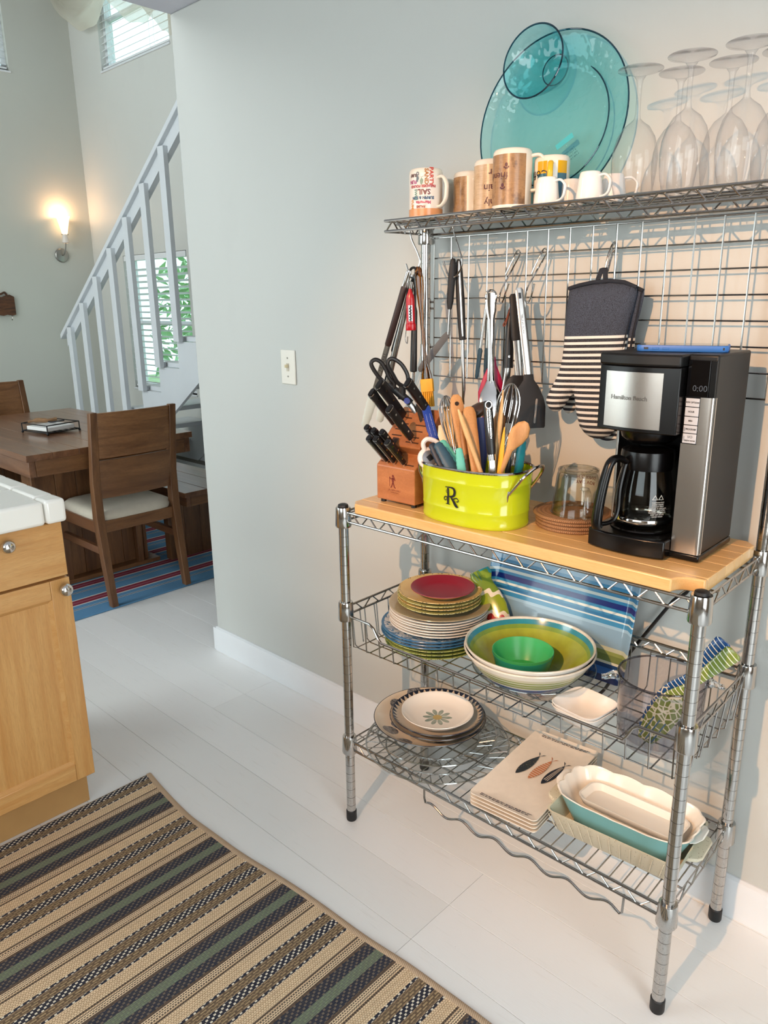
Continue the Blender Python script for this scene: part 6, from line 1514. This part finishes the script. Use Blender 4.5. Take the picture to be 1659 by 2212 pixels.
mk('body', MB().lathe([(.0001, 0), (.072, 0), (.085, .006), (.112, .026), (.136, .050), (.142, .056)], 56), M_clr, t, smooth=50); mk('rim', MB().tube([(.142 * cos(q), .142 * sin(q), .056) for q in [2 * pi * k / 64 for k in range(64)]], .0015, 6, closed=True), M_clr, t)
# small bowls inside
for i, (lb, c, dz) in enumerate((('small teal bowl holding the green one inside the serving bowl', '#2f9e8a', 0), ('small bright green plastic bowl inside the serving bowl', '#43b36a', .007))):
    sp = [(.0001, 0), (.045, 0), (.052, .004), (.064, .03), (.0705, .055), (.0715, .058), (.070, .058), (.0625, .03), (.05, .006), (.0001, .004)]
    rmesh('small_bowl', lb, 'bowl', (.450, .138, .5535 + dz), MB().lathe(sp, 56), mat('bowl_plastic_%d' % i, c, .3, Subsurface_Weight=.15), group='small plastic bowls', local=True, smooth=50)
# striped tray leaning on the wall side
t = rth('striped_tray', 'rectangular tray striped in blues leaning at the back of the basket', 'tray', (.435, .278, ZF))
N = NT('tray_stripes'); x, y, z = N.sep(N.co())
st = [(0, '#1b2e63'), (.04, '#2f62a8'), (.10, '#20406f'), (.13, '#cfd3c0'), (.15, '#6f8048'), (.20, '#8a9a5c'), (.23, '#b9c3b0'), (.26, '#7fa0b8'), (.40, '#93b7d0'), (.425, '#3c86b4'), (.46, '#c9d8dc'), (.472, '#3c86b4'), (.515, '#d6dfdc'), (.535, '#3a8fbd'), (.555, '#1b2f80'), (.60, '#3a8fbd'), (.625, '#d6dfdc'), (.645, '#3c86b4'), (.68, '#c9d8dc'), (.692, '#3c86b4'), (.725, '#8db2cf'), (.81, '#30486f'), (.816, '#93b5cf'), (.88, '#aec6d3'), (.92, '#8a9a5c'), (.96, '#c5cfc0')]
M_tray = N.out(N.ramp(N.rmap(z, 0, .30, 0, 1), st, 'CONSTANT'), .12, Coat_Weight=.5)
la = RAD(14.5); tw, thh = .205, .305
def ty(u, v, d): return V((u, v * sin(la) - d * cos(la), v * cos(la) + d * sin(la)))
o_ = rrect(tw, thh / 2, .018, 5)
rs = [[ty(x * k, y * k + thh / 2, d) for x, y in o_] for k, d in ((.86, -.004), (.93, -.004), (1, .010), (1.0, .013), (.985, .013), (.92, .001), (.86, .0005))]
mk('tray_body', MB().rings(rs), M_tray, t, smooth=40)
# ceramic fish platter standing on its nose
t = rth('fish_platter', 'green ceramic fish dish with turquoise tail standing behind the plates', 'fish dish', (0.3184, 0.25, 0.5516))
N = NT('fish_glaze'); x, y, z = N.sep(N.co()); zz = N.mt('ADD', z, N.mt('MULTIPLY', N.mt('SINE', N.mt('MULTIPLY', x, 240.0)), .004))
M_fish = N.out(N.ramp(N.rmap(zz, -.02, .20, 0, 1), [(0, '#8f8f2e'), (.30, '#8a9a2c'), (.34, '#b5302e'), (.42, '#dcd6c4'), (.46, '#8a9a2c'), (.62, '#dcd6c4'), (.67, '#6f8a34'), (.80, '#7c9a3c'), (.86, '#3a9aa0'), (1, '#4db0b4')], 'CONSTANT'), .15, Coat_Weight=.4)
P0 = V((0.33, 0.246, 0.58)); P1 = V((0.2161, 0.284, 0.7183))
rp(t, 'fish_body', MB().blade(P0, P1, [(0, .012, .012), (.06, .034, .016), (.2, .058, .02), (.42, .068, .022), (.6, .062, .02), (.74, .048, .016), (.82, .044, .013), (.92, .060, .011), (1, .052, .008)], V((.45, -.85, .3)), 18), M_fish, smooth=60)
eo = lerp(P0, P1, .17) + V((.45, -.85, .3)).normalized() * .0112 + V((.012, .006, 0))
rp(t, 'eye', MB().tube([eo, eo + V((.45, -.85, .3)).normalized() * .0014], .0062, 16), mat('eye_white', '#e6e0d0', .2)); rp(t, 'pupil', MB().tube([eo, eo + V((.45, -.85, .3)).normalized() * .0022], .0034, 14), M_blk)
for s in (-.016, -.005, .006, .016):
    rp(t, 'tail_ray', MB().blade(lerp(P0, P1, .84) + V((.72, .69, 0)) * s * .7 + V((.45, -.85, .3)) * .007, lerp(P0, P1, .98) + V((.72, .69, 0)) * s * 1.3 + V((.45, -.85, .3)) * .005, [(0, .0012, .0015), (1, .0015, .0015)], V((.45, -.85, .3))), mat('tail_dark', '#1f7a86', .2))
# square white bowls
def sq_bowl(label, x, y, z, rz):
    t = rth('square_bowl', label, 'bowl', (x, y, z), rz, 'square white bowls')
    def sq(a, zz): return [(a * e * cos(q), a * e * sin(q), zz + .010 * abs(cos(2 * q)) * 0) for q, e in [(2 * pi * k / 48, (abs(cos(2 * pi * k / 48)) ** 5 + abs(sin(2 * pi * k / 48)) ** 5) ** -.2) for k in range(48)]]
    mk('shell', MB().rings([sq(.030, 0), (sq(.036, .002)), sq(.046, .016), sq(.0555, .034), sq(.0565, .037), sq(.055, .0375), sq(.045, .020), sq(.034, .007), sq(.001, .006)]), M_porc, t, smooth=50)
sq_bowl('lower of two square white bowls in front of the ice bucket', .641, .085, ZF, RAD(-8)); sq_bowl('upper of two square white bowls in front of the ice bucket', .641, .085, ZF + .007, RAD(-8))
# clear ice bucket with knobbed handles
IX, IY, IR = .787, .121, .085
ib = rth('ice_bucket', 'clear acrylic ice bucket with two ice-chunk handles', 'ice bucket', (IX, IY, ZF))
M_ice = thin_glass('ice_bucket_acrylic', '#f3f2f4', '#a7a3ac', .04, 1.0, edgepow=.15)
hh = .146
mk('outer_wall', MB().lathe([(.0001, 0), (.072, 0), (.079, .004), (.080, .012), (IR, hh)], 64), M_ice, ib, smooth=50)
mk('inner_floor', MB().lathe([(.0001, .016), (.074, .016), (.077, .022), (IR - .002, hh)], 64), M_ice, ib, smooth=50)
mk('rim', MB().tube([(IR * cos(q), IR * sin(q), hh) for q in [2 * pi * k / 64 for k in range(64)]], .0022, 8, closed=True), thin_glass('acrylic_rim', '#c3c0c6', '#77747c', .08), ib)
M_chunk = mat('ice_chunk', '#f4f6f6', .03, Transmission_Weight=1.0, IOR=1.35)
for s in (-1, 1):
    d0 = V((.86 * s, .5 * s, 0)); rn2 = random.Random(8 + s); rs = []
    for i in range(6):
        c_ = d0 * (IR - .002 + .007 * i) + V((0, 0, hh - .012 + .004 * sin(i)))
        rs.append([c_ + V((-.5 * s, .86 * s, 0)) * (cos(2 * pi * k / 8) * (.013 - .0012 * i) * rn2.uniform(.75, 1.2)) + V((0, 0, 1)) * (sin(2 * pi * k / 8) * (.010 - .001 * i) * rn2.uniform(.75, 1.2)) for k in range(8)])
    mk('chunk_handle', MB().rings(rs), M_chunk, ib, smooth=0, fixn=True)
# fish-shaped salad servers
def server_mat(name, c1, c2):
    N = NT(name); x, y, z = N.sep(N.co()); v = N.voro(N.mapv(N.co(), (1, 1, .8)), 85, 'DISTANCE_TO_EDGE')
    w = N.mt('LESS_THAN', N.mt('ABSOLUTE', N.mt('SINE', N.mt('MULTIPLY', N.mt('ADD', z, N.mt('MULTIPLY', x, 1.0)), 260.0))), .28)
    hd = N.mix(N.rmap(v, .06, .10, 1, 0), c1, '#dad9c0'); hn = N.mix(w, c1, '#e3e4d8')
    return N.out(N.mix(N.mt('GREATER_THAN', z, .118), hd, hn), .2, Coat_Weight=.4)
def server(label, foot, neck, tip, nrm, m, dz=0, back=None):
    foot, neck, tip = V(foot), V(neck), V(tip)
    t = rth('salad_server', label, 'salad server', foot, 0, 'salad servers in the ice bucket')
    L = ORG[t.name][0]
    rp(t, 'head', MB().blade(foot, neck, [(0, .028, .004), (.08, .040, .005), (.35, .054, .007), (.65, .056, .008), (.85, .044, .008), (1, .022, .008)], nrm, 16), m, smooth=60)
    rp(t, 'handle', MB().blade(neck - (neck - foot) * .05, tip, [(0, .024, .008), (.15, .016, .009), (.45, .022, .009), (.8, .032, .008), (.97, .034, .007), (1, .022, .005)], nrm, 14), m, smooth=60)
    dn_ = V(nrm).normalized(); T = (neck - foot).normalized(); w_ = T.cross(dn_).normalized()
    for k in (-1, 0, 1):
        a_ = lerp(foot, neck, .02) + w_ * (k * .0125) + dn_ * .0032; b_ = lerp(foot, neck, .40) + w_ * (k * .0125) + dn_ * .0048
        rp(t, 'slit', MB().blade(a_, b_, [(0, .003, .0012), (1, .003, .0012)], nrm), mat('slit_blue', '#3d6680', .4))
    return t
M_sg = server_mat('server_green', '#6f8038', '#dad9c0'); M_sb = server_mat('server_blue', '#1d4c86', '#dad9c0')
server('green scaled fish salad server leaning in the ice bucket', (0.7768, 0.085, 0.5418), (0.8388, 0.095, 0.6737), (0.9182, 0.118, 0.7719), (.45, -.75, .5), M_sg)
server('blue striped salad server behind the green one', (0.7664, 0.108, 0.5406), (0.8291, 0.125, 0.6781), (0.89, 0.145, 0.7751), (.45, -.75, .5), M_sb)

# ------------------------------------------------------------------ bottom shelf
ZL = .2512
M_flute = thin_glass('fluted_glass', '#f4f6f6', '#9aa0a2', .34, 1.0, edgepow=.3, rough=.12)
# clear fluted glass platters
def fluted(label, x, y, z, r, group='clear glass platters'):
    t = rth('glass_platter', label, 'platter', (x, y, z), 0, group)
    fn = lambda a, q, zz: 1 + (.006 * cos(a * 40) if q > r * .8 else 0)
    mk('dish', MB().lathe([(.0001, 0), (r * .62, 0), (r * .72, .003), (r * .88, .009), (r, .014)], 160, fn=fn), M_clr, t, smooth=50)
    for k in (1.0, .72): mk('rim' if k == 1 else 'well_ring',  MB().tube([(r * k * cos(q), r * k * sin(q), .014 if k == 1 else .0035) for q in [2 * pi * i / 72 for i in range(72)]], .0022, 6, closed=True), M_flute, t)
    flm = MB()
    for i in range(40):
        q = 2 * pi * (i + .5) / 40
        flm.tube([(r * .74 * cos(q), r * .74 * sin(q), .0042), (r * .86 * cos(q + .03), r * .86 * sin(q + .03), .0092), (r * .985 * cos(q + .05), r * .985 * sin(q + .05), .0142)], .0014, 5)
    o = mk('flutes', flm, M_flute, t)
fluted('larger clear fluted glass platter at the bottom left', .192, .143, ZL, .192); fluted('smaller clear glass platter lying on the larger one', .180, .155, ZL + .0165, .160)
# patterned shallow bowl with dark rim
def leaf_mat():
    N = NT('leaf_pattern_glaze'); c = N.co(); x, y, z = N.sep(c); r = N.mt('SQRT', N.mt('ADD', N.mt('MULTIPLY', x, x), N.mt('MULTIPLY', y, y)))
    v = N.voro(N.mapv(c, (1, 1, 0)), 15, 'F1', 'Distance', .5); ln = N.noise(N.mapv(c, (40, 260, 1), rot=(0, 0, .6)), 2, 2)
    lf = N.mix(N.rmap(ln, .46, .54, 0, 1), '#3f4450', '#8d8f90'); m = N.mt('MULTIPLY', N.mt('LESS_THAN', v, .36), N.mt('GREATER_THAN', r, .085))
    col = N.mix(m, '#ddd0bc', lf); col = N.mix(N.mt('GREATER_THAN', r, .1515), col, '#1f2333'); return N.out(col, .2, Coat_Weight=.3)
def shallow(name, label, x, y, z, r, h, m_in, m_out, grp, cat='bowl'):
    t = rth(name, label, cat, (x, y, z), 0, grp)
    mk('outside', MB().lathe([(.0001, 0), (r * .55, 0), (r * .6, .002), (r * .8, h * .4), (r * .95, h * .85), (r, h)], 72), m_out, t, smooth=50)
    mk('inside', MB().lathe([(r, h), (r * .995, h + .0015), (r * .97, h + .0005), (r * .93, h * .85), (r * .78, h * .45), (r * .58, .007), (.0001, .006)], 72), m_in, t, smooth=50)
    return t
M_putty = mat('putty_glaze', '#d5c9b6', .25)
shallow('pasta_bowl', 'widest patterned bowl with dark leaves and a navy rim', .145, .168, ZL + .024, .154, .036, leaf_mat(), M_putty, 'patterned bowls on the bottom shelf')
def tri_mat(name, r0, tri=True):
    N = NT(name); c = N.co(); x, y, z = N.sep(c); r = N.mt('SQRT', N.mt('ADD', N.mt('MULTIPLY', x, x), N.mt('MULTIPLY', y, y)))
    a_ = N.mt('FRACT', N.mt('MULTIPLY', N.mt('ADD', N.mt('ARCTAN2', y, x), pi), 44 / (2 * pi))); tw_ = N.mt('ABSOLUTE', N.mt('SUBTRACT', a_, .5))
    edge = N.mt('SUBTRACT', r0 * .985, N.mt('MULTIPLY', N.mt('SUBTRACT', .5, tw_), .024 if tri else .002))
    m = N.mt('GREATER_THAN', r, edge); return N.out(N.mix(m, '#cfc3b1', '#1c2338'), .2, Coat_Weight=.3)
shallow('pasta_bowl', 'plain inner bowl with dark rim below the zigzag bowl', .166, .174, ZL + .037, .130, .032, tri_mat('dark_rim_glaze', .130, False), M_putty, 'patterned bowls on the bottom shelf')
shallow('pasta_bowl', 'bowl with a navy zigzag rim under the flower bowl', .166, .176, ZL + .047, .124, .030, tri_mat('zigzag_glaze', .124), M_putty, 'patterned bowls on the bottom shelf')
def flower_mat():
    N = NT('flower_glaze'); c = N.co(); x, y, z = N.sep(c); r = N.mt('SQRT', N.mt('ADD', N.mt('MULTIPLY', x, x), N.mt('MULTIPLY', y, y)))
    pet = N.mt('ABSOLUTE', N.mt('COSINE', N.mt('MULTIPLY', N.mt('ARCTAN2', y, x), 5.0))); lim = N.mt('ADD', .016, N.mt('MULTIPLY', N.mt('POWER', pet, .8), .024))
    m = N.mt('MULTIPLY', N.mt('LESS_THAN', r, lim), N.mt('GREATER_THAN', pet, .25))
    nz_ = N.rmap(N.noise(c, 60, 3), .3, .7, 0, 1)
    col = N.mix(m, '#efe9e1', N.mix(nz_, '#7c8a80', '#aab3a6')); col = N.mix(N.mt('LESS_THAN', r, .0125), col, '#b9a265')
    return N.out(col, .15, Coat_Weight=.4)
shallow('flower_bowl', 'small white bowl with a painted grey-green flower on top', .172, .168, ZL + .058, .098, .030, flower_mat(), M_porc, 'patterned bowls on the bottom shelf')
# rectangular plates with painted fish
M_bisq = mat('cream_stoneware', '#eadfcf', .2, var=.03, vscale=60, Coat_Weight=.3)
M_navy = mat('navy_brush', '#1f2230', .4)
FX, FY, FR = .486, .165, RAD(4)
def rect_plate(label, z, deco):
    t = rth('rectangular_plate', label, 'plate', (FX, FY, z), FR, 'rectangular cream plates')
    def rr(k, zz, lift): return [(x * k, y * (1 - (1 - k) * .5), zz + lift * (abs(x) / .0875) ** 3 + lift * .6 * (abs(y) / .17) ** 4) for x, y in rrect(.0875, .170, .010, 4)]
    mk('body', MB().rings([rr(.55, 0, 0), rr(.92, .001, .002), rr(1, .004, .005), rr(1, .0065, .005), rr(.97, .0068, .004), rr(.8, .005, .001), rr(.4, .0045, 0)]), M_bisq, t, smooth=50)
    for sy in (-1, 1):
        mb = MB(); rn3 = random.Random(3 + sy)
        for row in (0, 1):
            x = -.064
            while x < .060:
                l = rn3.uniform(.004, .012); yb = sy * (.152 + .005 * row); mb.add([(x, yb - .0015, 0), (x + l, yb - .001 + rn3.uniform(-.001, .001), 0), (x + l, yb + .001, 0), (x, yb + .0015, 0)], [(0, 1, 2, 3)]); x += l + rn3.uniform(.001, .003)
        for v in mb.v: v.z = .0058 + .004 * (abs(v.x) / .0875) ** 3 + .005 * .6 * (abs(v.y) / .17) ** 4 + .0012
        mk('brush_line', mb, M_navy, t, smooth=0)
    return t
fz = ZL
for i, lb in enumerate(('lowest rectangular cream plate in its stack', 'second rectangular cream plate from the bottom', 'third rectangular cream plate in the stack', 'top rectangular cream plate painted with three fish')):
    t = rect_plate(lb, fz, i == 3); fz += .0098
for k, (dx, c, dash) in enumerate(((-.030, '#2a3036', 'speckled'), (.0, '#c47d50', 'striped'), (.030, '#1f2230', 'lined'))):
    ca_, sa_ = cos(RAD(80)), sin(RAD(80))
    P_ = []
    for i in range(17):
        u = i / 16; P_.append((u, .0095 * sin(pi * u ** .85) ** .9))
    def fp(u, w): return (dx * 1.15 + (u - .5) * .08 * ca_ * 1.0 + w * 1.25 * sa_, .02 + (u - .5) * .102 * sa_ - w * 1.25 * ca_, .0064)
    mb = MB(); up = [fp(u, w) for u, w in P_]; dn2 = [fp(u, -w) for u, w in reversed(P_)]
    mb.add(up + dn2[1:-1], [tuple(range(len(up) + len(dn2) - 2))])
    for s in (-1, 1): mb.add([fp(.98, 0), fp(1.14, .009 * s), fp(1.10, .004 * s)], [(0, 1, 2)])
    f_ = mk('painted_fish', mb, mat('fish_ink_%d' % k, c, .4), t, smooth=0)
    mb = MB()
    if k == 1:
        for i in range(10):
            u = .1 + .08 * i; mb.add([(p[0], p[1], .0067) for p in (fp(u, -.009), fp(u + .018, -.009), fp(u + .018, .009), fp(u, .009))], [(0, 1, 2, 3)])
        mk('fish_marks', mb, M_bisq, t, smooth=0)
    elif k == 2:
        for w in (-.0045, 0, .0045): mb.add([(p[0], p[1], .0067) for p in (fp(.18, w * .8 - .0006), fp(.9, w * .4 - .0003), fp(.9, w * .4 + .0003), fp(.18, w * .8 + .0006))], [(0, 1, 2, 3)])
        mk('fish_marks', mb, M_bisq, t, smooth=0)
    else:
        rn4 = random.Random(2)
        for i in range(26):
            u = rn4.uniform(.15, .85); w = rn4.uniform(-.006, .006); mb.add([(p[0], p[1], .0067) for p in (fp(u, w), fp(u + .014, w), fp(u + .014, w + .0012), fp(u, w + .0012))], [(0, 1, 2, 3)])
        mk('fish_marks', mb, mat('fish_gold', '#8d8460', .5), t, smooth=0)
# cream rectangular baker with handles
DX, DY, DR = .732, .136, RAD(3)
def rbox(a, b, r, z, n=6): return [(x, y, z) for x, y in rrect(a, b, r, n)]
t = rth('baking_dish', 'cream speckled rectangular baking dish with ribbed sides', 'baking dish', (DX, DY, ZL), DR)
N = NT('speckled_cream'); c = N.co(); sp_ = N.voro(c, 140); M_crm = N.out(N.mix(N.rmap(sp_, .12, .2, .8, 0), '#d6cdb4', '#8d7a5c'), .3)
mk('body', MB().rings([rbox(.128, .070, .012, 0), rbox(.132, .074, .014, .003), rbox(.148, .092, .016, .056), rbox(.150, .094, .016, .0585), rbox(.145, .089, .014, .0585), rbox(.130, .072, .012, .007), rbox(.1, .05, .01, .006)]), M_crm, t, smooth=40)
for s in (-1, 1):
    mk('handle', MB().rings([[(s * .146, -.05, .048), (s * .146, .05, .048), (s * .146, .05, .057), (s * .146, -.05, .057)], [(s * .166, -.042, .050), (s * .166, .042, .050), (s * .166, .042, .058), (s * .166, -.042, .058)], [(s * .174, -.030, .052), (s * .174, .030, .052), (s * .174, .030, .058), (s * .174, -.030, .058)]]), M_crm, t, smooth=40, bev=.002, fixn=True)
for i in range(13):
    x = -.126 + .021 * i
    mk('rib', MB().blade((x * 1.0, -.0765, .006), (x * 1.12, -.0935, .052), [(0, .0015, .001), (.5, .002, .0016), (1, .0015, .001)], (0, -1, -.3)), M_crm, t, smooth=40)
# turquoise scalloped casserole with cream inside
TX_, TY_, TZ_, TR_ = .730, .147, ZL + .0075, RAD(2)
M_turq = mat('turquoise_glaze', '#86c0c4', .2, var=.04, vscale=8, Coat_Weight=.3); M_crin = mat('cream_glaze', '#f0ebe0', .15, Coat_Weight=.4)
def scal_ring(a, b, z, amp, n=96):
    out = []
    for k in range(n):
        g_ = 2 * pi * k / n; e = (abs(cos(g_)) ** 4 + abs(sin(g_)) ** 4) ** -.25
        x, y = a * e * cos(g_), b * e * sin(g_); s = 1 + amp * (abs(cos(g_ * 7)) - .6)
        out.append((x * s, y * s, z + (abs(cos(g_ * 7)) * amp * .10 if amp > .03 else 0)))
    return out
t = rth('scalloped_dish', 'turquoise scalloped casserole with cream interior standing in the cream dish', 'casserole', (TX_, TY_, TZ_), TR_)
mk('outside', MB().rings([scal_ring(.112, .052, 0, .0), scal_ring(.118, .057, .003, .01), scal_ring(.132, .068, .035, .02), scal_ring(.150, .082, .074, .034), scal_ring(.152, .084, .077, .034)], cap1=False), M_turq, t, smooth=60)
mk('inside', MB().rings([scal_ring(.152, .084, .077, .034), scal_ring(.149, .081, .078, .034), scal_ring(.145, .078, .074, .032), scal_ring(.127, .063, .036, .02), scal_ring(.11, .05, .008, .01), scal_ring(.05, .02, .007, 0)], cap0=False), M_crin, t, smooth=60)
for s in (-1, 1): mk('handle', MB().blade((s * .147, 0, .070), (s * .166, 0, .077), [(0, .075, .008), (.6, .066, .008), (1, .04, .005)], (0, 0, 1), 14), M_crin, t, smooth=50)
# cream rectangular tray lying inside
t = rth('cream_tray', 'cream rounded rectangular tray lying tilted inside the turquoise dish', 'tray', (.740, .147, TZ_ + .046), RAD(1))
o_ = mk('shell', MB().rings([rbox(.100, .034, .016, 0), rbox(.108, .041, .022, .003), rbox(.1155, .048, .026, .018), rbox(.116, .0485, .026, .0200), rbox(.112, .0445, .024, .0195), rbox(.102, .036, .018, .006), rbox(.06, .02, .01, .0055)]), M_crin, t, smooth=45)
o_.rotation_euler = (RAD(-6), 0, 0)
